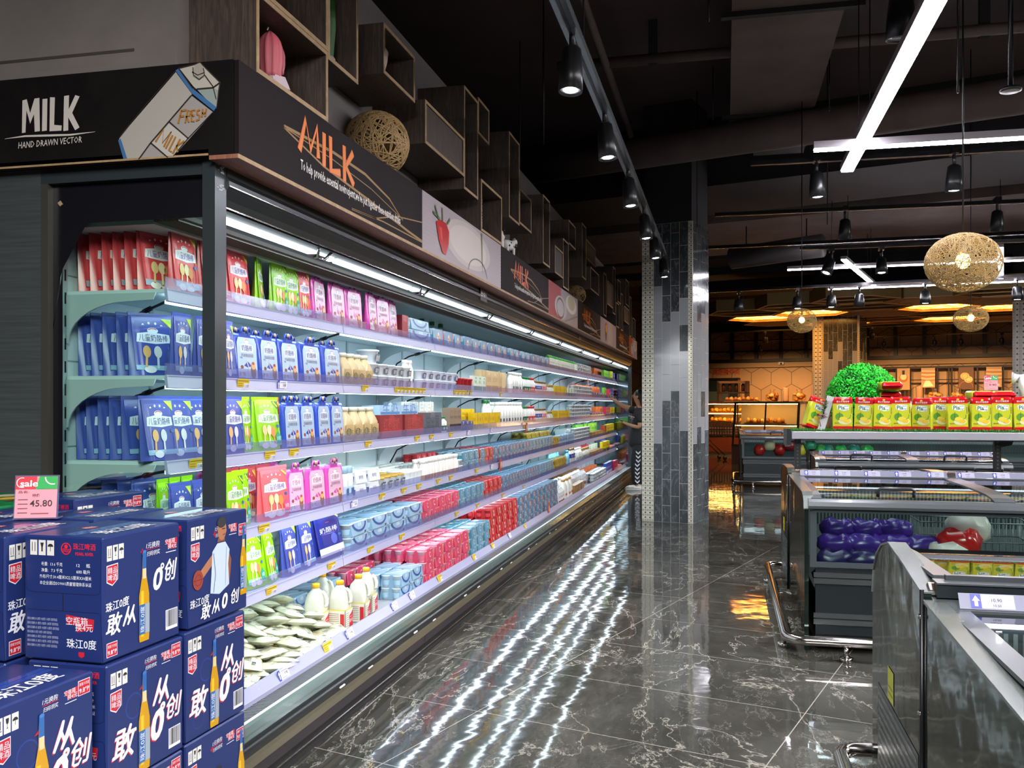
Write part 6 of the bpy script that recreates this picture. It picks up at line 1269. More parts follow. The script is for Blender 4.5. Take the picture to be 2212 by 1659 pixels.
def island(label, loc, L, near_w, far_w, secs, name='island_freezer', window=True, rz=0, near_h=.87, far_h=.90, dark=False, rail=True, dz=0, ep=None):
    """x 0..L, y 0..near_w+far_w"""
    t = thing(name, label, 'freezer', loc, rz); W = near_w + far_w
    b = MB(); b.box(.06, .03, .10, L, .05, .46, M_FZBODY); b.box(.06, .04, .05, L, W - .04, .10, M_BLKPL)
    b.box(.06, .05, .32, L, near_w - .03, .34, M_FZBODY) ; b.box(.06, near_w - .03, .10, L, near_w + .03, .82, M_FZBODY); b.box(.06, W - .05, .1, L, W - .03, .74, M_FZBODY); b.box(.06, near_w + .03, .32, L, W - .05, .34, M_WHITE)
    if not window: b.box(.06, .03, .46, L, .05, .76, M_FZBODY)
    b.build('cabinet', t)
    b = MB()
    for z0 in (.155, .375): b.box(.05, .022, z0, L, .032, z0 + .028, mat('#5b6062', .25, .6)); b.box(.05, .020, z0 + .035, L, .032, z0 + .06, mat('#5b6062', .25, .6))
    b.build('trim_strip', t)
    if window:
        b = MB(); b.box(.03, .02, .465, .065, .035, .79, M_FZFRAME); b.box(.065, .02, .465, L, .035, .493, M_FZFRAME); b.box(.065, .02, .762, L, .035, .79, M_FZFRAME); b.build('window_frame', t)
        b = MB(); b.box(.065, .025, .493, L, .031, .762, M_GLASS); b.build('window_glass', t)
        b = MB(); b.box(.06, near_w - .035, .34, L, near_w - .03, .80, mat('#6d7475', .4)); n = int(L/.022)
        for i in range(n): b.box(.07 + i*.022, near_w - .037, .70, .08 + i*.022, near_w - .0352, .775, mat('#c4ccca', .3)); 
        for i in range(n): b.box(.07 + i*.022, near_w - .037, .55, .08 + i*.022, near_w - .0352, .69, mat('#2c3234', .4))
        b.build('inner_grille', t)
        b = MB(); b.box(.08, near_w - .06, .792, L - .02, near_w - .04, .80, mat('#eaf2ff', .5, 0, 2.2)); b.build('light_tube', t)
    # rounded grey front bar and ridge
    b = MB(); b.prism([(-.012, .785), (-.016, .80), (-.008, .822), (.01, .835), (.035, .838), (.045, .825), (.03, .79)], .02, L, M_GREYPL, 'x')
    b.prism([(near_w - .07, .858 + dz), (near_w - .065, .872 + dz), (near_w + .01, .884 + dz), (near_w + .01, .86 + dz)], .02, L, M_GREYPL, 'x'); b.prism([(near_w + .02, .86 + dz), (near_w + .02, .90 + dz), (near_w + .05, far_h + .005 + dz*.7), (near_w + .08, far_h - .01 + dz*.7)], .02, L, mat('#6a5a52', .2, .5), 'x')
    b.prism([(W - .05, .77), (W - .04, .82), (W - .01, .82), (W, .78)], .02, L, M_GREYPL, 'x'); b.build('top_rail', t)
    # lids
    x = .04; k = 0
    def lidp(y0, y1, z0, z1, sgn=1): return [(y0, z0), (y0 + (y1-y0)*.05, z0 + (z1-z0)*.45), (y0 + (y1-y0)*.14, z0 + (z1-z0)*.75), (y0 + (y1-y0)*.3, z0 + (z1-z0)*.93), (y1, z1)]
    while x < L - .2 and k < secs:
        wl = (L - .06)/secs; x1 = x + wl
        for half in (0, 1):
            if half == 0: pts = lidp(.02, near_w - .07, .834 + dz*2, .866 + dz)
            else: pts = [(near_w + .08, far_h - .01), (W - .3, far_h - .02), (W - .12, .87), (W - .05, .835), (W - .03, .80)]
            lid = MB(); lid.loft([[(x + .045, y, z), (x1 - .045, y, z)] for y, z in pts], M_LID, True, False, False); lo = lid.build('sliding_lid', t)
            fr = MB()
            for xx in (x, x1 - .05): fr.loft([[(xx, y, z - .004), (xx, y, z + .006), (xx + .05, y, z + .006), (xx + .05, y, z - .004)] for y, z in pts], M_GREYPL, False)
            fr.box(x, pts[-1][0] - .02, pts[-1][1] - .004, x1, pts[-1][0], pts[-1][1] + .007, M_GREYPL); fr.build('lid_frame', lo)
            hb = MB(); cx = x + wl*.45
            if half == 0: cyl_handle(hb, cx - .09, cx + .09, .045, .853, mat('#2c3135', .3), .06)
            else: cyl_handle(hb, cx - .09, cx + .09, W - .10, .865, mat('#4d5357', .3), .03)
            hb.build('handle', lo)
        b = MB(); price_strip(b, x + .03, x1 - .02, near_w - .075, .874 + dz, 5, k); b.build('price_strip', t)
        x = x1; k += 1
    # end panels: two polished plates with curved tops
    for half in (0, 1):
        if half == 0: pts = [(near_w - .01, .02), (near_w - .01, .875), (.35, .868), (.12, .862), (.05, .845), (.015, .82), (0, .78), (0, .02)]
        else: pts = [(near_w + .01, .02), (near_w + .01, .885), (near_w + .1, far_h + .01), (W - .42, far_h + .012), (W - .2, far_h), (W - .1, far_h - .025), (W - .03, far_h - .07), (W, far_h - .13), (W, .02)]
        if ep: pts = ep[half]
        b = MB(); b.prism(pts, 0, .022, M_ENDP, 'x'); b.build('end_panel', t)
        b = MB(); ed = [p for p in pts if p[1] > .5]; b.loft([[(-.004, y, z - .002), (-.004, y, z + .005), (.05, y, z + .005), (.05, y, z - .002)] for y, z in ed], mat('#6f7674', .22, .5), False); b.build('end_cap', t)
        b = MB(); y0, y1 = (near_w - .68, near_w - .06) if half == 0 else (near_w + .06, W - .12)
        b.plane((-.0005, max(.05, y0), .12), (0, -1, 0), (0, 0, 1)); y0 = max(.05, y0); b.rect(-(y1 - y0), 0, 0, .30, mat('#2a3032', .3, .4), 1)
        for q in range(10): b.rect(-(y1 - y0) + .02, .015 + q*.028, -.02, .030 + q*.028, mat('#5f6a6a', .25, .6), 2)
        b.free()
        if half: b.build('vent_grille', t)
        if half:
            b = MB(); b.plane((-.001, W - .42, .43), (0, -1, 0), (0, 0, 1)); b.rect(-.10, 0, 0, .10, mat('#c8cc12', .4), 1); b.rect(-.09, .02, -.01, .025, mat('#7a7a20', .5), 2); b.rect(-.09, .04, -.01, .045, mat('#7a7a20', .5), 2); b.free(); b.build('yellow_sticker', t)
    b = MB(); b.tube([(-.004, near_w, .1), (-.004, near_w, .87)], .006, M_BLKPL, 6)
    for z in (.55, .80): b.sphere((-.008, near_w + .004, z), .006, .008, .008, M_CHROME, 8, 6)
    b.build('panel_joint', t)
    if rail:
        rt = thing('bumper_rail', 'polished steel bumper rail around the %s' % rail, 'bumper rail', (loc[0], loc[1], 0), rz)
        b = MB(); pr = .10
        pts = [(L, -.13, pr)]; pts += [(.0, -.13, pr)] + [(-.08 + .08*math.cos(a) - .0, -.05 - .08*math.sin(-a) - .16*0, pr) for a in ()]
        pts += [(-.05, -.12, pr), (-.085, -.09, pr), (-.10, -.04, pr), (-.10, W + .04, pr), (-.085, W + .09, pr), (-.05, W + .12, pr), (0, W + .13, pr), (.9, W + .13, pr)]
        b.tube(pts, .026, M_CHROME, 14); b.build('rail_tube', rt)
        for (x, y) in ((.2, -.13), (-.10, .12), (-.10, W - .1), (.5, W + .13), (1.4, -.13)):
            b = MB(); b.tube([(x, y, .012), (x, y, .08)], .014, M_CHROME, 10); b.lathe([(.034, 0), (.034, .022), (.016, .024)], M_CHROME, (x, y, 0), 18); b.build('rail_foot', rt)
    return t
island('near right island freezer with polished marble-green end panels', (.50, 1.30, 0), 3.2, 1.27, .85, 2, rail='near right island freezer', dz=-.033, ep=([(1.26, .02), (1.26, .842), (.45, .806), (.2, .79), (.05, .75), (.0, .70), (0, .02)], [(1.28, .02), (1.28, .858), (1.55, .892), (1.79, .914), (1.92, .890), (2.02, .845), (2.09, .78), (2.118, .70), (2.12, .02)]))
island('middle island freezer with purple bags behind its front window', (.42, 5.25, 0), 3.9, 1.28, .85, 4, rail='middle island freezer')
island('low island freezer with curved lids behind the overhead rack', (.80, 8.75, 0), 1.62, .55, .45, 2, near_h=.82, rail=None)
island('long far island freezer with frozen packs in its window', (.24, 15.6, 0), 6.0, .75, .75, 5, rail='far island freezer')
# ridge of the nearest freezer: boxy dark bar and larger price strip
b = MB(); b.box(.53, 2.56, .853, 3.7, 2.59, .888, M_FZBODY); b.box(.53, 2.555, .888, 3.7, 2.62, .892, M_GREYPL); b.box(.56, 2.60, .892, 3.7, 2.62, .905, mat('#3a3e42', .3))
tag(b.build('ridge_bar'), 'dark bar along the ridge of the near right freezer', 'bar')
b = MB(); b.plane((.80, 2.50, .802), (1, 0, 0), (0, .6, .8)); b.rect(-.04, -.005, 1.6, .055, mat('#7f8196', .25), 1); b.rect(-.0, 0, .155, .05, mat('#c9c9de', .4), 2); b.rect(0, 0, .03, .05, mat('#4a4ea8', .4), 3)
b.pg([(.015, .045), (.004, .028), (.010, .028), (.010, .010), (.020, .010), (.020, .028), (.026, .028)], M_WHITE, 4); b.text('10.90', .085, .032, .015, M_INK, 3, 0, .006); b.text('10.50', .085, .014, .013, M_INK, 3, 0, .006); b.rect(.04, .043, .15, .045, mat('#7a7ac0', .5), 3); b.free()
tag(b.build('price_strip'), 'white price strip reading 10.90 over 10.50 on the near freezer', 'price strip')
# frozen goods
def lump_bag(name, label, cat, group, loc, sx, sy, sz, m, m2=None, seed=1, rz=0, tilt=0):
    rnd = random.Random(seed); b = MB(); NU, NV = 14, 9; rings = []
    ph = [rnd.uniform(0, 6) for _ in range(4)]
    for i in range(1, NV):
        t_ = PI*i/NV; ring = []
        for j in range(NU):
            a = 2*PI*j/NU; q = 1 + .05*math.sin(3*a + ph[0]) + .05*math.sin(7*a + 2*t_ + ph[1]) + .05*math.sin(4*t_*2 + ph[2] + a)
            ring.append((sx*math.copysign(abs(math.sin(t_))**.6, 1)*math.copysign(abs(math.cos(a))**.7, math.cos(a))*q, sy*abs(math.sin(t_))**.6*math.copysign(abs(math.sin(a))**.7, math.sin(a))*q, sz*(1 - math.cos(t_))*(1 + .12*math.sin(4*a + ph[3]))))
        rings.append(ring)
    b.loft(rings, m)
    if m2:
        b.plane((-sx*.6, -sy*.2, sz*1.75), (1, 0, 0), (0, 1, 0)); b.disc(sx*.5, sy*.3, sx*.5, sy*.45, m2, 6, 12); b.free()
    o = b.build(name); o.location = loc; o.rotation_euler = (tilt, 0, rz); return tag(o, label, cat, group)
M_PUR = mat('#3f1f80', .25); M_PURD = mat('#20134a', .3); M_CRUST = mat('#b07a44', .6); M_REDF = mat('#b01818', .18)
k = 0
for row_ in range(4):
    for i in range(4 - (row_ == 3)):
        k += 1; lump_bag('frozen_bag', 'purple frozen dumpling bag, row %d of the window pile, %s from left' % (row_ + 1, nth(i + 1)), 'frozen bag', 'purple frozen bags in the middle freezer', (.58 + i*.155 + row_*.02, 5.40 + row_*.10, .345 + row_*.075), .105, .075, .055, M_PUR if row_ > 1 else M_PURD, M_CRUST if row_ == 3 else None, k, rj.uniform(-.2, .2))
for i in range(4): lump_bag('frozen_bag', 'red and white frozen bag right of the purple ones, %s from left' % nth(i + 1), 'frozen bag', 'red frozen bags in the middle freezer', (1.13 + i*.07, 5.42 + i*.09, .35 + .07*i), .12, .07, .08, M_REDF if i % 2 == 0 else mat('#cfc4bc', .3), mat('#dcd4c8', .4), 20 + i, -.3, .2)
for i in range(5): lump_bag('frozen_bag', 'clear bag of golden fried pieces low in the middle freezer, %s' % nth(i + 1), 'frozen bag', 'golden frozen bags in the middle freezer', (1.42 + i*.09, 5.40 + (i % 2)*.1, .40), .06, .07, .06, mat('#a98a4a', .3), None, 30 + i)
for i in range(5): lump_bag('frozen_bag', 'pale bag of frozen buns in the wire basket, %s' % nth(i + 1), 'frozen bag', 'pale frozen bags in the basket', (1.82 + (i % 3)*.10, 5.50 + (i//3)*.16, .50 + .03*(i % 2)), .08, .09, .08, mat('#b8ab8c', .35), None, 40 + i)
def wire_basket(label, loc, lx, ly, h):
    b = MB(); m = mat('#8f9698', .3, .7)
    for z in (0, h*.5, h): b.tube([(0, 0, z), (lx, 0, z), (lx, ly, z), (0, ly, z)], .004, m, 5, True)
    for i in range(int(lx/.035) + 1): b.tube([(i*.035, 0, h), (i*.035, 0, 0), (i*.035, ly, 0), (i*.035, ly, h)], .002, m, 4)
    for i in range(int(ly/.035) + 1): b.tube([(0, i*.035, h), (0, i*.035, 0), (lx, i*.035, 0), (lx, i*.035, h)], .002, m, 4)
    o = b.build('wire_basket'); o.location = loc; return tag(o, label, 'wire basket')
wire_basket('wire basket hanging inside the middle freezer at right', (1.70, 5.36, .47), .55, .6, .17); wire_basket('wire divider basket between purple and red bags', (1.10, 5.75, .45), .6, .3, .22)
for i in range(6):
    b = MB(); b.box(0, 0, 0, .13, .17, .035, mat('#b7c22a', .3), .006); b.plane((.065, .085, .0352), (1, 0, 0), (0, 1, 0)); b.disc(0, 0, .045, .04, mat('#d8a83a', .4), 1, 14); b.free(); b.plane((0, 0, 0), (1, 0, 0), (0, 0, 1)); b.disc(.065, .018, .04, .012, mat('#d8a83a', .4), 1, 10); b.free()
    o = b.build('dumpling_pack'); o.location = (.66 + i*.15, 3.02, .72); tag(o, 'yellow-green dumpling tray in the near freezer, %s from left' % nth(i + 1), 'dumpling pack', 'yellow-green dumpling trays')
for i in range(7): lump_bag('frozen_bag', 'red frozen pack in the far freezer window, %s from left' % nth(i + 1), 'frozen bag', 'packs in the far freezer', (.55 + i*.16, 15.78, .50 + .08*(i % 2)), .09, .1, .09, [M_REDF, mat('#c8b090', .3), M_REDF, mat('#8a1a2a', .25), mat('#d8b83a', .3), mat('#2a8a6a', .3), mat('#3aa84a', .3)][i], None, 60 + i)
for i in range(4): lump_bag('frozen_bag', 'green and teal frozen pack right of the red ones, %s' % nth(i + 1), 'frozen bag', 'packs in the far freezer', (1.62 + i*.2, 15.78, .48), .1, .1, .1, [mat('#2a8a7a', .3), mat('#2aa84a', .3)][i % 2], None, 70 + i)
for i in range(6): lump_bag('frozen_bag', 'clear bagged ice cream in the low island freezer, %s' % nth(i + 1), 'frozen bag', 'bags in the low freezer', (1.0 + i*.2, 8.9, .56), .1, .08, .1, mat('#c4ccc8', .25), None, 80 + i)
# overhead rack with artificial grass
t = thing('overhead_rack', 'silver overhead rack with black posts above the middle freezer', 'rack', (.43, 6.40, 0))
b = MB(); b.box(0, 0, 1.118, 3.6, .34, 1.170, mat('#b9bac4', .25, .5), .004); b.build('deck', t)
b = MB(); b.prism([(-.0, 1.08), (-.0, 1.185), (.05, 1.185), (.34, 1.18), (.34, 1.08), (.2, 1.06)], -.03, -.0, M_FZBODY, 'x'); b.build('end_bracket', t)
for x in (.05, 1.29, 2.9):
    b = MB(); b.box(x - .02, .14, .91, x + .02, .18, 1.118, M_BLKPL)
    for q in range(8): b.box(x - .005, .1385, .93 + q*.024, x + .005, .14, .942 + q*.024, mat('#3a3e40', .4))
    if x > .1: b.prism([(x + .02, 1.118), (x + .10, 1.118), (x + .085, 1.085), (x + .02, 1.07)], .15, .165, M_BLKPL, 'y')
    b.build('post', t)
b = MB(); b.box(0, 0, 0, 3.58, .33, .006, mat('#1c4a14', .8)); rg = random.Random(9); mg1, mg2 = mat('#2c8a18', .6), mat('#1d6a12', .6)
for i in range(5200):
    x, y = rg.uniform(-.01, 2.2), (rg.uniform(-.012, .33) if i % 3 else rg.uniform(-.015, .03)); a = rg.uniform(0, 6.28); h_ = rg.uniform(.008, .018); dx, dy = .0022*math.cos(a), .0022*math.sin(a); lx, ly = rg.uniform(-.008, .008), rg.uniform(-.008, .008)
    b.add([(x - dx, y - dy, .004), (x + dx, y + dy, .004), (x + lx, y + ly, .006 + h_)], [(0, 1, 2)], mg1 if i % 2 else mg2)
o = b.build('grass_mat'); o.location = (.435, 6.405, 1.171); tag(o, 'bright artificial grass mat covering the overhead rack', 'grass mat')
# pia snack bags
def mk_pia():
    t = thing('snack_bag', 'x', 'snack bag', (0, 0, 0)); w_, h_, d_ = .128, .215, .06; my = mat('#b9bf2c', .22); mr = mat('#b8141c', .2); b = MB(); rings = []
    for z, g, ww in ((0, .75, .98), (.05, 1, 1), (.5, 1, 1), (.8, .85, .99), (.9, .5, .97), (.96, .12, .96), (1, .1, .97)):
        rings.append([(ww*w_/2*math.copysign(abs(math.cos(a))**.3, math.cos(a)), g*d_/2*math.copysign(abs(math.sin(a))**.5, math.sin(a)) + .002*math.sin(7*a), z*h_) for a in [2*PI*(j + .5)/20 for j in range(20)]])
    b.loft(rings[:4], my, True, True); b.build('bag_body', t); b = MB(); b.loft(rings[3:], mr, True, True); b.build('top_seal', t); b = MB()
    b.loft([[(x*1.01, y*1.03, z*.12 - .003) for x, y, z in rings[0]], [(x*1.012, y*1.03, h_*.045) for x, y, z in rings[1]]], mr, True); b.build('bottom_seal', t)
    b = MB(); b.plane((0, -d_/2 - .002, 0), (1, 0, 0), (0, 0, 1), .0005); W = w_*.48
    b.rect(-W, h_*.05, W, h_*.80, my, 1); b.rect(-W, h_*.02, W, h_*.10, mr, 2); b.pg([(-W, h_*.10), (W, h_*.10), (W*.5, h_*.135), (-W*.2, h_*.115), (-W*.7, h_*.14)], mat('#c8862a', .3), 3); b.pg([(-W, h_*.78), (W, h_*.78), (W, h_*.93), (-W*.95, h_*.93)], mr, 2); b.rect(-W, h_*.78, W, h_*.80, mat('#c89a2a', .3), 3)
    b.pg([(-W*.55, h_*.62), (-W*.6, h_*.74), (-W*.2, h_*.77), (W*.3, h_*.755), (W*.66, h_*.74), (W*.6, h_*.60), (W*.1, h_*.575)], M_WHITE, 3); g_ = mat('#1c6a30', .4); b.text('Pía', -W*.14, h_*.675, .036, g_, 4, 0, .02); b.text('durian', W*.36, h_*.72, .012, g_, 4, .1, .006); b.text('dung!', W*.32, h_*.63, .014, g_, 4, .1, .006)
    b.text('壹山艺榴莲饼', 0, h_*.86, .013, M_WHITE, 4, 0, .012, fit=W*1.3); b.disc(0, h_*.92, .009, .006, mat('#d8c82a', .4), 4, 8)
    b.disc(-W*.35, h_*.40, W*.42, h_*.11, mat('#4f8a1c', .4), 4, 16); b.line([(-W*.35, h_*.5), (-W*.35, h_*.3)], .003, mat('#2f5a10', .4), 5); b.line([(-W*.35, h_*.5), (-W*.3, h_*.55)], .003, mat('#2f5a10', .4), 5)
    b.disc(W*.2, h_*.26, W*.65, h_*.10, mat('#cdd0a0', .4), 4, 18); b.disc(0, h_*.33, W*.36, h_*.07, mat('#d8c23a', .35), 6, 14); b.disc(W*.42, h_*.27, W*.34, h_*.06, mat('#dcb42a', .35), 7, 14); b.ring(W*.45, h_*.43, W*.35, .005, mat('#4f9a2c', .4), 6, 10, 4.6, 6.6)
    for q in range(5): b.rect(W*.84, h_*(.66 - .04*q), W*.92, h_*(.685 - .04*q), M_INK, 4)
    b.text('榴莲味', -W*.6, h_*.2, .010, M_INK, 5); b.free(); b.build('printed_front', t); return t
pia = mk_pia(); bpy.context.view_layer.update(); kids(pia)
PI_ = [(.757, 6.47, 0, 'standing alone at the left end of the row'), (.893, 6.48, -.12, 'second in the standing row'), (1.003, 6.47, .03, 'third in the standing row'), (1.122, 6.48, 0, 'fourth in the standing row'), (1.262, 6.50, -.45, 'turned sideways in mid row'), (1.365, 6.53, .15, 'half hidden behind the turned bag'),
       (1.462, 6.465, .05, 'seventh in the row, slumping a little'), (1.592, 6.47, 0, 'eighth in the standing row'), (1.722, 6.475, -.02, 'ninth in the standing row'), (1.852, 6.48, 0, 'cut by the right edge of the picture')]
for i, (x, y, a, l) in enumerate(PI_):
    z = 1.182; lab = 'yellow and red snack bag, ' + l
    if i == 0: pia.location = (x, y, z); pia.rotation_euler = (0, 0, a); pia['label'] = lab; pia['group'] = 'yellow and red snack bags on the overhead rack'
    else: dup(pia, (x + rj.uniform(-.004, .004), y, z), (rj.uniform(-.05, .03), rj.uniform(-.05, .05), a + rj.uniform(-.08, .08)), (rj.uniform(.9, .98), 1, rj.uniform(.94, 1.02)), lab, 'yellow and red snack bags on the overhead rack')
dup(pia, (.56, 6.50, 1.188), (0, .30, .5), None, 'yellow and red snack bag leaning at the far left of the rack', 'yellow and red snack bags on the overhead rack')
LY = ['lowest', 'second', 'third', 'fourth', 'top']
for nm, x0, n_ in (('left red pile', 1.085, 5), ('right red pile', 1.625, 4), ('far right red pile', 1.765, 4)):
    for q in range(n_): dup(pia, (x0 + rj.uniform(-.012, .012), 6.735 - .045*(q == n_ - 1), 1.215 + .064*q), (R(90), 0, rj.uniform(-.12, .12)), None, 'yellow and red snack bag lying flat, %s layer of the %s' % (LY[q], nm), 'yellow and red snack bags on the overhead rack')
card('pink sale card standing on the right pile of snack bags', (1.695, 6.60, 1.440), R(-8), .085, .10, '9.90')
# tall white tag with sprig and ribbon
t = thing('gift_tag', 'tall white leaning tag with a green sprig and ribbon', 'tag', (.60, 6.46, 1.182))
b = MB(); b.T = Matrix.Rotation(.27, 4, 'Y'); b.box(.0, 0, 0, .045, .008, .235, mat('#b9bdbd', .5)); b.T = None; b.build('card', t)
b = MB(); rs = random.Random(4); mgn = mat('#2c4a22', .6)
for i in range(60):
    z = .07 + .12*i/60; x = .006 + z*.27; a = rs.uniform(0, 6.28); b.tube([(x, -.008, z), (x + .022*math.cos(a), -.012 + .012*math.sin(a), z + .014)], [.0025, .0005], mgn, 4)
b.build('sprig', t)
b = MB(); b.tube([(.0, -.012, .09), (.03, -.016, .10), (.055, -.014, .085), (.03, -.016, .075), (0, -.012, .09), (.015, -.014, .05), (.02, -.014, .02)], .0035, mat('#8f6a72', .5), 6); b.tube([(.03, -.016, .09), (.06, -.014, .105), (.062, -.014, .08), (.03, -.016, .09)], .003, mat('#8f6a72', .5), 6); b.sphere((.005, -.012, .10), .008, .006, .008, M_REDF, 8, 6); b.build('ribbon', t)
# topiary ball
t = thing('topiary', 'bright green round topiary ball behind the snack bags', 'topiary', (.945, 6.92, 1.18)); t.scale = (1.12, 1.12, 1.12)
b = MB(); b.lathe([(.05, 0), (.07, .01), (.075, .03), (.06, .03)], mat('#6b4a34', .6), n=16); b.build('pot', t)
b = MB(); rt_ = random.Random(12); gm = [mat('#1ad824', .5), mat('#10b41c', .5), mat('#34ee3c', .5), mat('#0c8a16', .5)]; b.sphere((0, 0, .19), .19, .19, .185, mat('#0a5a10', .8), 20, 12)
for i in range(5200):
    z = rt_.uniform(-.75, 1); a = rt_.uniform(0, 2*PI); q = math.sqrt(1 - z*z); n_ = Vector((q*math.cos(a), q*math.sin(a), z)); p = n_*(.195 + rt_.uniform(0, .022)); p.z += .19
    u = n_.orthogonal().normalized(); u = Matrix.Rotation(rt_.uniform(0, 6.28), 3, n_) @ u; v = n_.cross(u); s_ = rt_.uniform(.006, .010); tip = n_*rt_.uniform(.004, .014)
    b.add([tuple(p - u*s_), tuple(p + v*s_*.7), tuple(p + u*s_ + tip), tuple(p - v*s_*.7)], [(0, 1, 2, 3)], gm[i % 4])
b.build('foliage', t)
b = MB(); b.lathe([(.03, 0), (.032, .02), (.022, .06), (.03, .10), (.022, .13), (.034, .17)], M_TAN, n=14); o = b.build('wooden_candlestick'); o.location = (.665, 6.62, 1.178); tag(o, 'turned wooden post between the leaning tag and the first bag', 'post')
def small_plant(label, loc, n, s_, m_, seed):
    t = thing('potted_plant', label, 'plant', loc); b = MB(); r_ = random.Random(seed)
    for i in range(n):
        a = r_.uniform(0, 6.28); l = r_.uniform(.5, 1)*s_; o_ = r_.uniform(.1, .8); b.tube([(0, 0, .03), (l*.4*o_*math.cos(a), l*.4*o_*math.sin(a), .03 + l*.6), (l*o_*math.cos(a), l*o_*math.sin(a), .03 + l)], [.003, .0025, .0008], m_, 4)
    b.build('leaves', t); b = MB(); b.lathe([(.02, 0), (.03, .04), (.026, .04)], mat('#a08a70', .5), n=12); b.build('pot', t)
small_plant('small spiky green plant on the rack between the two red piles', (1.475, 6.68, 1.30), 60, .085, mat('#5f7a2c', .5), 3)
b = MB(); b.box(-.06, -.05, 0, .06, .05, .12, M_TAN); o = b.build('wooden_block'); o.location = (1.475, 6.68, 1.179); tag(o, 'wooden block lifting the small spiky plant', 'block')
def bird(name, label, loc, s_, c1, c2, neck):
    t = thing(name, label, 'figurine', loc); b = MB(); m1 = mat(c1, .4)
    if neck:
        b.tube([(0, 0, .0), (0, 0, .10*s_), (.02*s_, 0, .16*s_), (.0, 0, .24*s_), (-.035*s_, 0, .30*s_), (-.03*s_, 0, .36*s_), (-.075*s_, 0, .36*s_), (-.09*s_, 0, .31*s_)], [.07*s_, .085*s_, .06*s_, .035*s_, .024*s_, .024*s_, .028*s_, .008*s_], m1, 12)
    else: b.sphere((0, 0, .05*s_), .03*s_, .025*s_, .05*s_, m1, 12, 8); b.sphere((0, 0, .11*s_), .02*s_, .018*s_, .022*s_, mat(c2, .4), 10, 7); b.sphere((.018*s_, .006, .055*s_), .018*s_, .022*s_, .045*s_, mat(c2, .4), 10, 7)
    b.build('body', t); b = MB(); x = -.09*s_ if neck else -.018*s_; z = .31*s_ if neck else .11*s_; b.tube([(x, 0, z), (x - .015*s_, 0, z - .006*s_)], [.006*s_, .001], mat('#d8882a', .4), 6); b.build('beak', t)
bird('swan_figurine', 'white swan figurine at the right edge on the rack', (1.93, 6.66, 1.18), 1.0, '#c9c9cc', '#111111', True); bird('bird_figurine', 'small black and white bird figurine by the left pile', (1.20, 6.66, 1.30), .8, '#d8d8d4', '#1a1a1c', False)
b = MB(); b.box(-.04, -.05, 0, .04, .05, .12, M_TAN); o = b.build('wooden_block'); o.location = (1.20, 6.66, 1.179); tag(o, 'wooden block under the small black and white bird', 'block')
# ---------------------------------------------------------------- bakery
def bthing(name, label, cat, p, q, z=0, group=None): return thing(name, label, cat, bw(p, q, z), BROT, group)
M_DKWOOD = m_wood('dark_brown_counter', '#2c1a12', '#44281a', '#5a3824', (3, 3, 20), .4); M_BRFR = mat('#20150f', .35); M_CREAM = mat('#c8a878', .5); M_BREAD = mat('#cf8a34', .5); M_BREAD2 = mat('#ecb84c', .5); M_BREADR = mat('#a05c26', .5); M_SHOPGL = m_glass('bakery_glass', 'fff2d8', .03, .92, 1.0)
M_WLED = mat('#ffd890', .5, 0, 24.0)
def loaf(b, c, l, r, m, n=8): b.loft([[(c[0] + x, c[1] + rr*math.cos(a), c[2] + rr*.8*(1 + math.sin(a))) for a in [2*PI*j/n for j in range(n)]] for x, rr in ((-l, r*.3), (-l*.8, r*.8), (0, r), (l*.8, r*.8), (l, r*.3))], m)
def bread_tray(label, p, q, z, w_, d_, kind, seed, n=6):
    t = bthing('bread_tray', label, 'bread tray', p, q, z); b = MB(); b.box(-w_/2, -d_/2, 0, w_/2, d_/2, .02, M_TAN); b.build('tray', t); rr = random.Random(seed)
    for i in range(n):
        b = MB(); x = -w_/2 + w_*(i + .5)/n; loaf(b, (0, 0, 0), w_/n*.46, .06 + rr.uniform(0, .02), [M_BREAD, M_BREAD2, M_BREADR][(kind + (i % 2)) % 3]); o = b.build('bread_roll', t); o.location = (x, rr.uniform(-.03, .03), .02); o.rotation_euler = (0, 0, rr.uniform(-.5, .5))
# left counter case
t = bthing('bakery_counter', 'brown glass bakery counter at far left with lattice base', 'counter', -7.75, 24.4)
b = MB(); b.box(0, 0, .05, 2.6, .75, .80, M_REDWOOD); b.box(-.03, -.03, 0, 2.63, .78, .08, M_DKWOOD); b.box(-.02, -.02, .76, 2.62, .77, .86, M_DKWOOD); b.box(-.02, -.02, .50, 2.62, -.0, .76, mat('#2a1a12', .5))
b.plane((0, -.021, .52), (1, 0, 0), (0, 0, 1)); 
for i in range(36):
    for j in range(3): b.disc(.05 + i*.072, .05 + j*.07, .028, .028, mat('#7a5a48', .5), 1, 4)
b.plane((0, -.031, 0), (1, 0, 0), (0, 0, 1)); b.rect(1.15, .12, 1.6, .46, mat('#8f5a34', .4), 2); b.text('烘焙', 1.38, .29, .16, mat('#e0b070', .4), 3); b.free(); b.build('counter_base', t)
b = MB(); b.box(0, 0, .86, 2.6, .015, 1.36, M_SHOPGL); b.box(0, 0, .86, .015, .75, 1.36, M_SHOPGL); b.build('glass_front', t)
b = MB(); b.box(0, 0, 1.36, 2.6, .75, 1.42, M_DKWOOD); b.box(0, .72, .86, 2.6, .75, 1.36, M_CREAM)
for x in (0, .85, 1.7, 2.57): b.box(x, 0, .86, x + .03, .03, 1.36, M_BRFR)
b.box(0, .1, 1.10, 2.6, .7, 1.12, M_DKWOOD); b.build('display_frame', t)
for z in (1.345, 1.085): b = MB(); b.box(.05, .06, z, 2.55, .09, z + .012, M_WLED); b.build('light_tube', t)
for i in range(6): bread_tray('tray of small breads in the left bakery counter, %s' % nth(i + 1), -7.4 + (i % 3)*.8, 24.75, .865 if i < 3 else 1.125, .68, .4, i, i, 6)
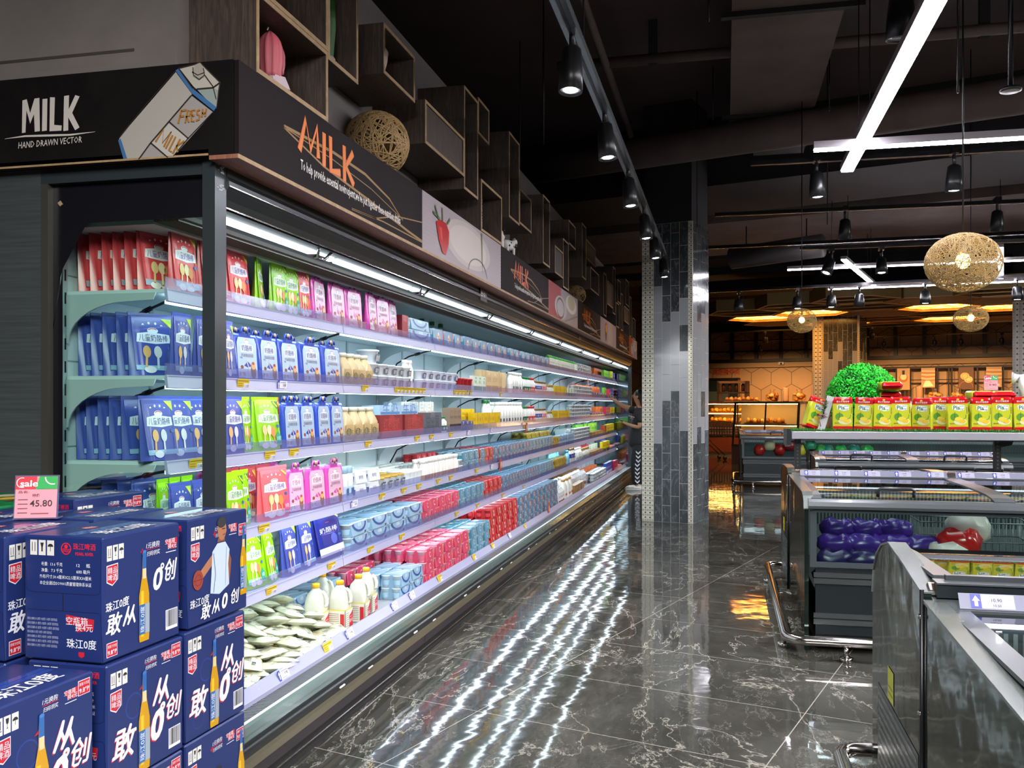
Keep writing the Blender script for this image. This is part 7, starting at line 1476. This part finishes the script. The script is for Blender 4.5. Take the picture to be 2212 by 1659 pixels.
# trapezoid glass case in front
t = bthing('bakery_display_case', 'black framed slanting glass bread case in the bakery', 'display case', -5.95, 20.6)
b = MB(); b.box(.0, 0, 0, 1.45, .8, .42, M_DKWOOD); b.box(.08, .1, .88, 1.37, .8, .90, M_BRFR); b.box(0, .78, .42, 1.45, .8, 1.40, M_CREAM); b.build('case_base', t)
b = MB()
for x in (0, 1.41): b.loft([[(x, y, z), (x + .05, y, z), (x + .05, y + .05, z), (x, y + .05, z)] for y, z in ((-.0, .42), (.22, 1.38))], M_BRFR, False)
for x in (.70,): b.loft([[(x, y, z), (x + .03, y, z), (x + .03, y + .03, z), (x, y + .03, z)] for y, z in ((-.0, .42), (.22, 1.38))], M_BRFR, False)
b.box(.0, .2, 1.36, 1.46, .8, 1.41, M_BRFR); b.box(0, -.01, .40, 1.46, .04, .45, M_BRFR); b.build('frame', t)
b = MB(); b.add([(.04, .01, .43), (1.42, .01, .43), (1.42, .23, 1.37), (.04, .23, 1.37)], [(0, 1, 2, 3)], M_SHOPGL); b.build('glass_front', t)
b = MB(); b.box(.06, .30, 1.345, 1.4, .33, 1.357, M_WLED); b.box(.06, .20, .862, 1.4, .22, .872, M_WLED); b.build('light_tube', t)
for i in range(5): bread_tray('wicker tray of rolls in the slanting glass case, %s' % nth(i + 1), -5.55 + (i % 3)*.45, 20.6 + (.42 if i < 3 else .5), .425 if i < 3 else .905, .42, .35, i + 1, 20 + i, 5)
# right counter behind the snack bags
t = bthing('bakery_counter', 'long brown bakery counter behind the topiary and snack bags', 'counter', -5.0, 24.2)
b = MB(); b.box(0, 0, 0, 5.2, .8, .86, M_REDWOOD); b.box(0, 0, 1.34, 5.2, .8, 1.41, M_DKWOOD); b.box(0, .76, .86, 5.2, .8, 1.34, M_CREAM)
for i in range(6): b.box(i*1.03, 0, .86, i*1.03 + .03, .03, 1.34, M_BRFR)
b.build('counter_base', t); b = MB(); b.box(0, 0, .86, 5.2, .012, 1.34, M_SHOPGL); b.build('glass_front', t)
b = MB(); b.box(.05, .06, 1.32, 5.15, .09, 1.335, M_WLED); b.build('light_tube', t)
for i in range(6): bread_tray('tray of breads in the long bakery counter, %s' % nth(i + 1), -4.5 + i*.82, 24.6, .865, .7, .45, i, 40 + i, 6)
# goods standing on the counters
def bread_bag(label, p, q, z, s_=1):
    t = bthing('bread_bag', label, 'bread bag', p, q, z, 'tied bags of bread on the bakery counters'); b = MB(); rr = random.Random(int(p*97) % 50)
    for i in range(14): b.sphere((rr.uniform(-.13, .13)*s_, rr.uniform(-.08, .08)*s_, rr.uniform(.05, .2)*s_), .06*s_, .055*s_, .05*s_, [M_BREAD, M_BREAD2, M_BREADR][i % 3], 8, 5)
    b.build('rolls', t); b = MB(); b.lathe([(.12*s_, 0), (.19*s_, .04*s_), (.19*s_, .18*s_), (.05*s_, .27*s_), (.09*s_, .34*s_)], M_BAG, n=14); b.build('clear_bag', t)
for i, (p, q, l) in enumerate(((-6.02, 24.6, 'first bag of bread left of the wooden cylinder'), (-5.33, 24.62, 'bag of bread right of the first wooden cylinder'), (-4.63, 24.6, 'bag of bread right of the second wooden cylinder'), (-4.28, 24.6, 'bag of bread nearest the tiled pillar'), (-2.1, 24.6, 'bag of bread behind the left red pile'), (-1.6, 24.62, 'bag of bread behind the small spiky plant'), (-.9, 24.6, 'bag of bread below the right baking picture'))): bread_bag(l, p, q, 1.42, .92)
for i, (p, l) in enumerate(((-5.66, 'first'), (-4.93, 'second'), (-3.3, 'third'), (-2.45, 'fourth'))):
    b = MB(); b.lathe([(.075, 0), (.08, .02), (.08, .34), (.075, .36)], mat('#c09068', .45), n=18); o = b.build('wooden_cylinder'); o.location = bw(p, 24.55, 1.42); o.rotation_euler = (0, 0, BROT); tag(o, 'upright wooden paper-towel cylinder on the bakery counter, %s from left' % l, 'cylinder')
t = bthing('wooden_shelf_stand', 'brown open wooden stand behind the left bakery counter', 'stand', -7.6, 24.9, 1.42); b = MB()
for x in (0, .76): b.box(x, 0, 0, x + .06, .3, .55, M_DKWOOD)
b.box(0, 0, .50, .82, .3, .56, mat('#9a6a44', .5)); b.box(0, 0, .22, .82, .3, .26, M_DKWOOD); b.build('frame', t)
for i in range(4): b = MB(); b.lathe([(.05, 0), (.05, .18), (.03, .22)], mat('#5a2a1c', .3), (.14 + i*.18, .15, .27), 12); b.build('jar', t)
bread_tray('dark lattice tray lying along the left counter top', -6.8, 24.5, 1.42, .9, .2, 2, 90, 8)
# lettering, door, security camera, pictures
b = MB(); b.plane((0, 0, 0), (1, 0, 0), (0, 0, 1)); b.text('烘焙操作间', 0, 0, .22, mat('#c0281c', .4), 1, 0, .02, fit=.86); b.free(); o = b.build('wall_lettering'); o.location = bw(-8.55, 28.985, 2.38); o.rotation_euler = (0, 0, BROT); tag(o, 'red Chinese wall lettering above the bakery doorway', 'lettering')
t = bthing('doorway_frame', 'x', 'door', -9.2, 28.93); del t['category']; del t['label']; t.name = 'door_1'; struct(t, 'dark open doorway in the bakery wall')
b = MB(); b.box(0, 0, 0, 1.05, .06, 2.12, mat('#17211f', .4)); b.box(1.05, -.03, 0, 1.11, .06, 2.15, mat('#6a4a34', .4)); b.box(0, -.03, 2.12, 1.11, .06, 2.18, M_BRFR); b.build('door_frame', t)
b = MB(); b.box(.15, -.25, 1.2, .8, -.05, 1.75, mat('#55625e', .3, .4)); b.box(.1, -.27, 1.15, .9, -.0, 1.19, mat('#8a9490', .3, .6)); b.build('oven', t)
b = MB(); b.box(-.08, -.1, -.03, .08, 0, .05, mat('#c9c2b4', .4)); b.sphere((0, -.1, 0), .03, .03, .03, M_BLKPL, 8, 6); o = b.build('security_camera'); o.location = bw(-6.8, 28.98, 2.6); o.rotation_euler = (0, 0, BROT); tag(o, 'small white security camera on the bakery wall', 'camera')
t = bthing('shelf_frame', 'dark grid wall frame holding the baking pictures', 'wall frame', -3.85, 28.8, 1.35); b = MB()
b.box(0, 0, 1.02, 3.35, .06, 1.08, M_BRFR); b.box(0, 0, 0, 3.35, .06, .04, M_BRFR)
for x in (0, .34, .72, 1.05, 1.43, 1.72, 1.80, 2.05, 2.44, 2.72, 3.08, 3.31): b.box(x, 0, 0, x + .035, .05, 1.05, M_BRFR)
b.box(0, 0, .68, 3.35, .05, .705, M_BRFR); b.build('grid', t)
def pic(label, p, z0, w_, h_, art):
    t = bthing('framed_picture', label, 'picture', p, 28.72, z0); b = MB(); b.box(0, 0, 0, w_, .04, h_, mat('#a8845c', .5)); b.plane((0, 0, 0), (1, 0, 0), (0, 0, 1)); art(b, w_, h_); b.free(); b.build('print', t)
def art_bread(b, w_, h_):
    for i in range(6): b.line([(0, h_*(.4 + .09*i)), (w_*.4, h_*(.34 + .1*i)), (w_, h_*(.38 + .09*i))], .025, [M_BREADR, mat('#d8b48a', .5)][i % 2], 1)
    b.pg([(w_*.1, .02), (w_*.9, .04), (w_*.6, h_*.35), (w_*.3, h_*.35)], mat('#e0cca4', .5), 2)
def art_pie(b, w_, h_):
    b.rect(0, 0, w_, h_, mat('#5a3a26', .5), 1); b.disc(w_*.42, h_*.6, w_*.3, w_*.26, mat('#d8a860', .5), 2, 18); b.disc(w_*.66, h_*.45, w_*.28, w_*.24, mat('#e0b878', .5), 3, 18); b.ring(w_*.66, h_*.45, w_*.18, .01, M_BREADR, 4, 14); b.ring(w_*.42, h_*.6, w_*.2, .01, M_BREADR, 4, 14); b.ring(w_*.5, h_*.1, w_*.45, .012, M_BREADR, 3, 14, 0, PI)
def art_cake(b, w_, h_):
    b.disc(w_*.5, h_*.55, w_*.35, h_*.2, M_BREADR, 1, 16); b.disc(w_*.5, h_*.6, w_*.25, h_*.14, mat('#e0bc90', .5), 2, 16); b.rect(w_*.4, h_*.7, w_*.6, h_*.9, M_BRFR, 3)
pic('leftmost baking picture on the grid frame, a round cake', -3.46, 1.76, .34, .62, art_cake); pic('second baking picture, sliced bread strips', -2.82, 1.82, .36, .56, art_bread); pic('third baking picture, two round pies on dark ground', -1.86, 1.76, .38, .62, art_pie); pic('rightmost baking picture, bread strips', -1.17, 1.82, .38, .56, art_bread)
# hexagon ceiling panels
M_HXS = mat('#8a7040', .6); M_HXE = mat('#d89c5c', .5); M_HXI = mat('#5a3c26', .6)
def m_glow():
    t = NT('glowing_orange_panel'); n = t.noise(t.mapping(scale=(1, 1, 1)), 2.2, 4, .6, 2.5)
    c = t.ramp(n, [(.3, 'a02c0c'), (.45, 'f08020'), (.58, 'ffd060'), (.72, 'fff0c0')]); t.l(c, t.b.inputs['Emission Color']); return t.set(Base_Color='#a05020', Emission_Strength=3.2)
M_GLOW = m_glow()
def hexpanel(kind, lab, p, q, z=3.28, r_=.80):
    t = bthing('hexagon_ceiling_panel', lab, 'ceiling panel', p, q, z, 'hexagon ceiling panels over the bakery'); a0 = 0
    P_ = [(r_*math.cos(a0 + PI/3*i), r_*math.sin(a0 + PI/3*i)) for i in range(6)]; Q = [(x*.955, y*.955) for x, y in P_]
    b = MB()
    for i in range(6):
        a, c_ = P_[i], P_[(i+1) % 6]; d_, e_ = Q[i], Q[(i+1) % 6]
        b.add([(a[0], a[1], .012), (c_[0], c_[1], .012), (c_[0], c_[1], .24), (a[0], a[1], .24), (d_[0], d_[1], .012), (e_[0], e_[1], .012), (e_[0], e_[1], .24), (d_[0], d_[1], .24)], [(0, 1, 2, 3), (4, 7, 6, 5), (3, 2, 6, 7)], M_HXS)
        b.add([(a[0], a[1], 0), (c_[0], c_[1], 0), (e_[0], e_[1], 0), (d_[0], d_[1], 0), (a[0], a[1], .012), (c_[0], c_[1], .012), (e_[0], e_[1], .012), (d_[0], d_[1], .012)], [(0, 1, 2, 3), (0, 4, 5, 1), (2, 6, 7, 3)], M_HXE)
    b.build('frame', t); b = MB()
    if kind == 'glow': b.add([(x, y, .20) for x, y in Q], [tuple(range(6))], M_HXI); b.add([(x, y, .05) for x, y in Q], [tuple(range(6))], M_GLOW); b.build('lit_panel', t)  # opaque plate added above the glow to keep it off the beams
    else:
        b.add([(x, y, .20) for x, y in Q], [tuple(range(6))], M_HXI)
        n = 9 if kind == 'slat' else 3
        for i in range(n):
            y = -r_*.78 + 2*r_*.78*i/(n-1); x = r_*.95 - abs(y)*.577; b.box(-x, y - .012, .01, x, y + .012, .06 if kind == 'slat' else .03, M_HXE)
        b.build('infill', t)
hk = 0
for j in range(5):
    for i in range(6):
        p = -5.4 + i*1.24 + (0); q = 18.2 + j*1.44 + (.72 if i % 2 else 0)
        if (i == 0 and j in (0, 4)) or q > 24.6: continue
        hk += 1; kind = 'glow' if (i, j) in ((1, 1), (0, 2), (1, 3), (3, 1), (3, 3), (4, 2)) else ('slat' if (i*2 + j) % 3 == 0 else 'open')
        hexpanel(kind, '%s hexagon ceiling panel, column %d from the left, %s from the front' % ({'glow': 'glowing orange', 'slat': 'slatted wooden', 'open': 'open wooden'}[kind], i + 1, nth(j + 1)), p, q)
        if kind == 'glow':
            pass
for i, (p, q, z) in enumerate(((-5.6, 22.2, 3.0), (-3.9, 22.2, 3.0), (-3.2, 22.2, 3.0), (-3.4, 25.6, 3.0), (-2.2, 25.6, 3.0), (-.7, 25.6, 3.0), (-1.6, 25.6, 3.0), (-6.6, 25.6, 3.0))):
    x_, y_, z_ = bw(p, q, z); spotlight('warm spotlight over the bakery, %s from the first' % nth(i + 1), (x_, y_, z_), (.05, .5, -1), .06, .16, True, True)
for i, q in enumerate((22.2, 25.6)):
    b = MB(); b.box(-7.6, -.02, 3.09, .2, .02, 3.12, M_TRACK)
    for x in (-7, -4, -1): b.tube([(x, 0, 3.12), (x, 0, 4.8)], .005, M_TRACK, 5)
    o = b.build('light_track'); o.location = bw(0, q, 0); o.rotation_euler = (0, 0, BROT); tag(o, 'black light track over the bakery, %s' % ('nearer one' if i == 0 else 'farther one'), 'light track')
for p, q in ((-7.6, 26.6), (-6.6, 26.8), (-5.4, 26.6), (-3.6, 26.8), (-2.6, 26.6), (-1.6, 26.8), (-.6, 26.4)):
    l0 = Vector(bw(p, q, 3.3)); l1 = Vector(bw(p, q + 1.4, .6)); spot('bakery_beam', l0, l1, 120, 110, (1, .60, .27), .9, .06)
for p in (-7.4, -6.2, -5.2, -3.8, -2.6, -1.4):
    l0 = Vector(bw(p, 23.0, 3.25)); l1 = Vector(bw(p, 24.2, .6)); spot('counter_beam', l0, l1, 90, 80, (1, .68, .36), .8, .05)
# shopping cart partly hidden by the pillar
t = thing('shopping_cart', 'wire shopping cart with lime seat beside the tiled pillar', 'cart', (-.35, 23.0, 0), R(20)); cmx = mat('#2c2420', .35, .4)
b = MB()
for z, e in ((.55, .0), (.72, .03), (.92, .06)): b.tube([(-.25 - e, -.2, z), (.4 + e, -.24, z), (.4 + e, .24, z), (-.25 - e, .2, z)], .008, cmx, 6, True)
for i in range(10): b.tube([(-.25 + i*.07, -.2 - .002*i, .55), (-.28 + i*.078, -.22, .92)], .004, cmx, 4); b.tube([(-.25 + i*.07, .2, .55), (-.28 + i*.078, .22, .92)], .004, cmx, 4)
b.build('basket', t); b = MB(); b.tube([(-.3, -.24, 1.0), (-.3, .24, 1.0)], .014, mat('#c08a3a', .4), 8); b.build('handle', t)
b = MB(); b.box(-.24, -.17, .62, -.20, .17, .86, mat('#a8c81c', .4)); b.build('child_seat', t)
b = MB()
for y in (-.2, .2): b.tube([(-.25, y, .95), (-.1, y, .5), (.3, y, .12)], .012, cmx, 6); b.tube([(-.1, y, .5), (-.25, y, .12)], .012, cmx, 6)
b.build('chassis', t)
for x in (-.25, .3):
    for y in (-.2, .2): b = MB(); b.T = Matrix.Translation((x, y, .05)) @ Matrix.Rotation(PI/2, 4, 'X'); b.lathe([(.05, -.015), (.05, .015)], M_BLKPL, n=12); b.T = None; b.build('wheel', t)

# ---------------------------------------------------------------- shopper
def skin(name, chains, m, parent, sub=2, root=0):
    vs, es, rs = [], [], []; idx = {}
    for ch in chains:
        prev = None
        for x, y, z, r_ in ch:
            k = (round(x, 4), round(y, 4), round(z, 4))
            if k not in idx: idx[k] = len(vs); vs.append((x, y, z)); rs.append(r_)
            i = idx[k]
            if prev is not None and prev != i: es.append((prev, i))
            prev = i
    me = bpy.data.meshes.new(name); me.from_pydata(vs, es, []); o = bpy.data.objects.new(name, me); C.objects.link(o); o.parent = parent
    md = o.modifiers.new('skin', 'SKIN'); md.use_smooth_shade = True
    for i, r_ in enumerate(rs):
        sv = me.skin_vertices[0].data[i]; sv.radius = r_ if isinstance(r_, tuple) else (r_, r_); sv.use_root = (i == root)
    o.modifiers.new('sub', 'SUBSURF').levels = sub; o.modifiers['sub'].render_levels = sub; me.materials.append(m); return o
M_SKIN = mat('#b98766', .45); M_TEE = mat('#17181b', .7); M_HAIR = mat('#0c0a0a', .35)
pt = thing('person', 'person in black T-shirt and chevron-striped black trousers reaching to a shelf, holding a phone', 'person', (-1.31, 14.72, 0), PI)
pel = (0, 0, .80, .07)
fing_r = [[(.475, -.20, 1.435, .020), (.492, -.205 + dy, 1.462, .012), (.50 + dx, -.205 + dy*1.5, 1.492, .0085), (.508 + dx*1.4, -.205 + dy*1.7, 1.515 + dz, .0072), (.503 + dx*1.6, -.205 + dy*1.7, 1.532 + dz, .006)] for dx, dy, dz in ((.004, -.024, -.012), (.0, -.008, .0), (-.004, .009, -.002), (-.010, .026, -.012))]
thumb_r = [(.475, -.20, 1.435, .020), (.452, -.185, 1.452, .011), (.44, -.172, 1.474, .0085), (.447, -.165, 1.492, .007)]
fing_l = [[(.235, .15, 1.055, .020), (.262, .145 + dy*.3, 1.066, .012), (.285, .14 + dy, 1.072 + dz, .0085), (.298, .13 + dy, 1.088 + dz, .0075), (.293, .118 + dy*.9, 1.10 + dz, .0065)] for dy, dz in ((.024, -.008), (.008, -.004), (-.009, -.004), (-.025, -.008))]
thumb_l = [(.235, .15, 1.055, .020), (.245, .125, 1.070, .011), (.262, .112, 1.086, .009), (.278, .112, 1.096, .0075)]
skin('body', [[pel, (.01, 0, .92, (.11, .085)), (.02, 0, 1.08, (.115, .085)), (.015, 0, 1.22, (.12, .08)), (.005, 0, 1.30, .05), (.02, 0, 1.36, .043), (.035, 0, 1.41, .058), (.04, 0, 1.47, .083), (.015, 0, 1.52, .075), (.0, 0, 1.545, .05)],
    [(.015, 0, 1.22, (.12, .08)), (.02, -.13, 1.265, .055), (.14, -.19, 1.275, .042), (.30, -.21, 1.325, .036), (.40, -.205, 1.395, .028), (.452, -.20, 1.425, .021), (.475, -.20, 1.435, .020)], *fing_r, thumb_r,
    [(.015, 0, 1.22, (.12, .08)), (.0, .14, 1.26, .055), (-.02, .19, 1.12, .045), (-.01, .21, .985, .036), (.10, .19, 1.01, .030), (.20, .155, 1.045, .021), (.235, .15, 1.055, .020)], *fing_l, thumb_l,
    [pel, (.01, -.075, .70, .055), (.03, -.095, .45, .055), (-.03, -.10, .12, .034), (-.04, -.10, .05, .032), (.05, -.10, .028, .026)], [pel, (.01, .075, .70, .055), (.06, .095, .45, .055), (.05, .10, .12, .034), (.04, .10, .05, .032), (.13, .10, .028, .026)]], M_SKIN, pt)
b = MB(); b.loft([[(.105, -.012, 1.47), (.105, .012, 1.47), (.10, 0, 1.44)], [(.118, -.010, 1.478), (.118, .010, 1.478), (.128, 0, 1.466)], [(.113, -.004, 1.50), (.113, .004, 1.50), (.118, 0, 1.495)]], M_SKIN, True)
b.sphere((.112, 0, 1.432), .010, .017, .004, mat('#8a3f38', .4), 8, 5); b.sphere((.112, 0, 1.425), .009, .015, .004, mat('#96483e', .4), 8, 5)
for s_ in (-1, 1): b.sphere((.108, s_*.03, 1.493), .006, .011, .006, mat('#e8e4e0', .3), 8, 5); b.sphere((.1135, s_*.03, 1.493), .003, .005, .005, M_INK, 6, 4); b.tube([(.108, s_*.045, 1.508), (.114, s_*.028, 1.513), (.112, s_*.014, 1.509)], .003, M_HAIR, 5); b.sphere((.035, s_*.083, 1.465), .016, .007, .024, M_SKIN, 8, 6)
b.build('face', pt)
b = MB(); b.sphere((-.005, 0, 1.495), .098, .094, .09, M_HAIR, 18, 12); b.loft([[(-.05 + .045*math.cos(a) - x, .085*math.sin(a)*w_, z) for a in [2*PI*j/14 for j in range(14)]] for z, x, w_ in ((1.52, 0, 1), (1.44, .025, 1.0), (1.36, .04, .95), (1.28, .05, .85), (1.22, .05, .6), (1.19, .05, .25))], M_HAIR)
for i in range(26):
    a = PI*.35 + PI*1.3*i/25; b.tube([(-.01 + .09*math.cos(a), .09*math.sin(a), 1.52), (-.05 + .06*math.cos(a), .088*math.sin(a), 1.40), (-.09 + .03*math.cos(a), .07*math.sin(a), 1.24 + .02*(i % 3))], [.008, .009, .004], M_HAIR, 5)
b.build('hair', pt)
skin('t_shirt', [[(.0, 0, .64, (.20, .20)), (.01, 0, .78, (.19, .19)), (.01, 0, .95, (.15, .15)), (.02, 0, 1.10, (.145, .11)), (.01, 0, 1.23, (.14, .09)), (.0, 0, 1.30, (.07, .06))], [(.01, 0, 1.23, (.14, .09)), (.03, -.15, 1.245, .075), (.13, -.19, 1.255, .068), (.20, -.20, 1.272, .066)], [(.01, 0, 1.23, (.14, .09)), (.0, .16, 1.23, .075), (-.02, .20, 1.12, .072), (-.018, .21, 1.05, .070)]], M_TEE, pt)
b = MB(); b.plane((.135, .118, 1.16), (-.85, .5, -.25), (-.25, 0, .97)); b.text('Lurgenet', .02, .0, .034, M_WHITE, 1, 0, .01); b.text('ARTHUR', .03, -.03, .018, M_WHITE, 1); b.free(); b.build('shirt_print', pt)
skin('trousers', [[(0, 0, .86, (.14, .14)), (0, 0, .80, (.15, .15)), (.005, -.08, .66, (.10, .095)), (.03, -.095, .40, (.088, .082)), (-.0, -.10, .15, (.062, .058)), (-.02, -.10, .07, (.055, .05))], [(0, 0, .80, (.13, .12)), (.02, .085, .66, (.10, .095)), (.06, .095, .40, (.090, .082)), (.06, .10, .15, (.064, .058)), (.045, .10, .07, (.055, .05))]], M_TEE, pt)
b = MB()
for i in range(8):
    z = .60 - .065*i; yy = .185 if z > .5 else .178 - (.5 - z)*.055; xx = -.005 + .03*(1 if z < .45 else .5); b.plane((xx, yy + .004, z), (-1, 0, 0), (0, 0, 1)); b.pg([(-.036, .022), (0, -.012), (.036, .022), (.036, -.002), (0, -.038), (-.036, -.002)], M_WHITE, 2)
b.free(); b.build('chevron_stripe', pt)
for s_, x in ((-1, -.04), (1, .04)):
    b = MB(); y = s_*.10; b.loft([[(x + xx, y + w_*math.cos(a), max(.002, zc + h_*math.sin(a))) for a in [2*PI*j/14 for j in range(14)]] for xx, w_, zc, h_ in ((-.075, .02, .035, .02), (-.06, .036, .035, .030), (0, .040, .035, .034), (.06, .044, .040, .040), (.12, .048, .036, .036), (.165, .040, .028, .028), (.19, .02, .02, .016))], mat('#d8dad4', .5)); b.box(x - .07, y - .04, 0, x + .18, y + .04, .014, mat('#d8dad4', .5), .006)
    for q in range(5): b.sphere((x + .05 + q*.024, y + s_*.045, .045), .006, .004, .006, M_BLKPL, 6, 4)
    b.build('clog', pt)
b = MB(); b.T = Matrix.Translation((.30, .135, 1.105)) @ Matrix.Rotation(-.35, 4, 'Y'); b.box(-.055, -.036, -.005, .085, .036, .005, M_BLKPL, .004); b.box(-.05, -.032, .0052, .08, .032, .0058, mat('#22262c', .1)); b.T = None; o = b.build('mobile_phone'); o.location = (-1.31, 14.72, 0); o.rotation_euler = (0, 0, PI); tag(o, 'black phone held in the left hand of the reaching person', 'phone')
b = MB(); b.box(-.06, -.12, 0, .06, .12, .34, mat('#6a3828', .6), .02); b.box(-.06, -.12, .34, .06, .12, .62, mat('#c4502c', .5), .02); b.tube([(0, -.07, .61), (0, -.03, .72), (0, .03, .72), (0, .07, .61)], .006, mat('#a8401c', .5), 6); o = b.build('tote_bag'); o.location = (-1.02, 14.95, 0); tag(o, 'orange and brown tote bag standing on the floor behind the person', 'bag')
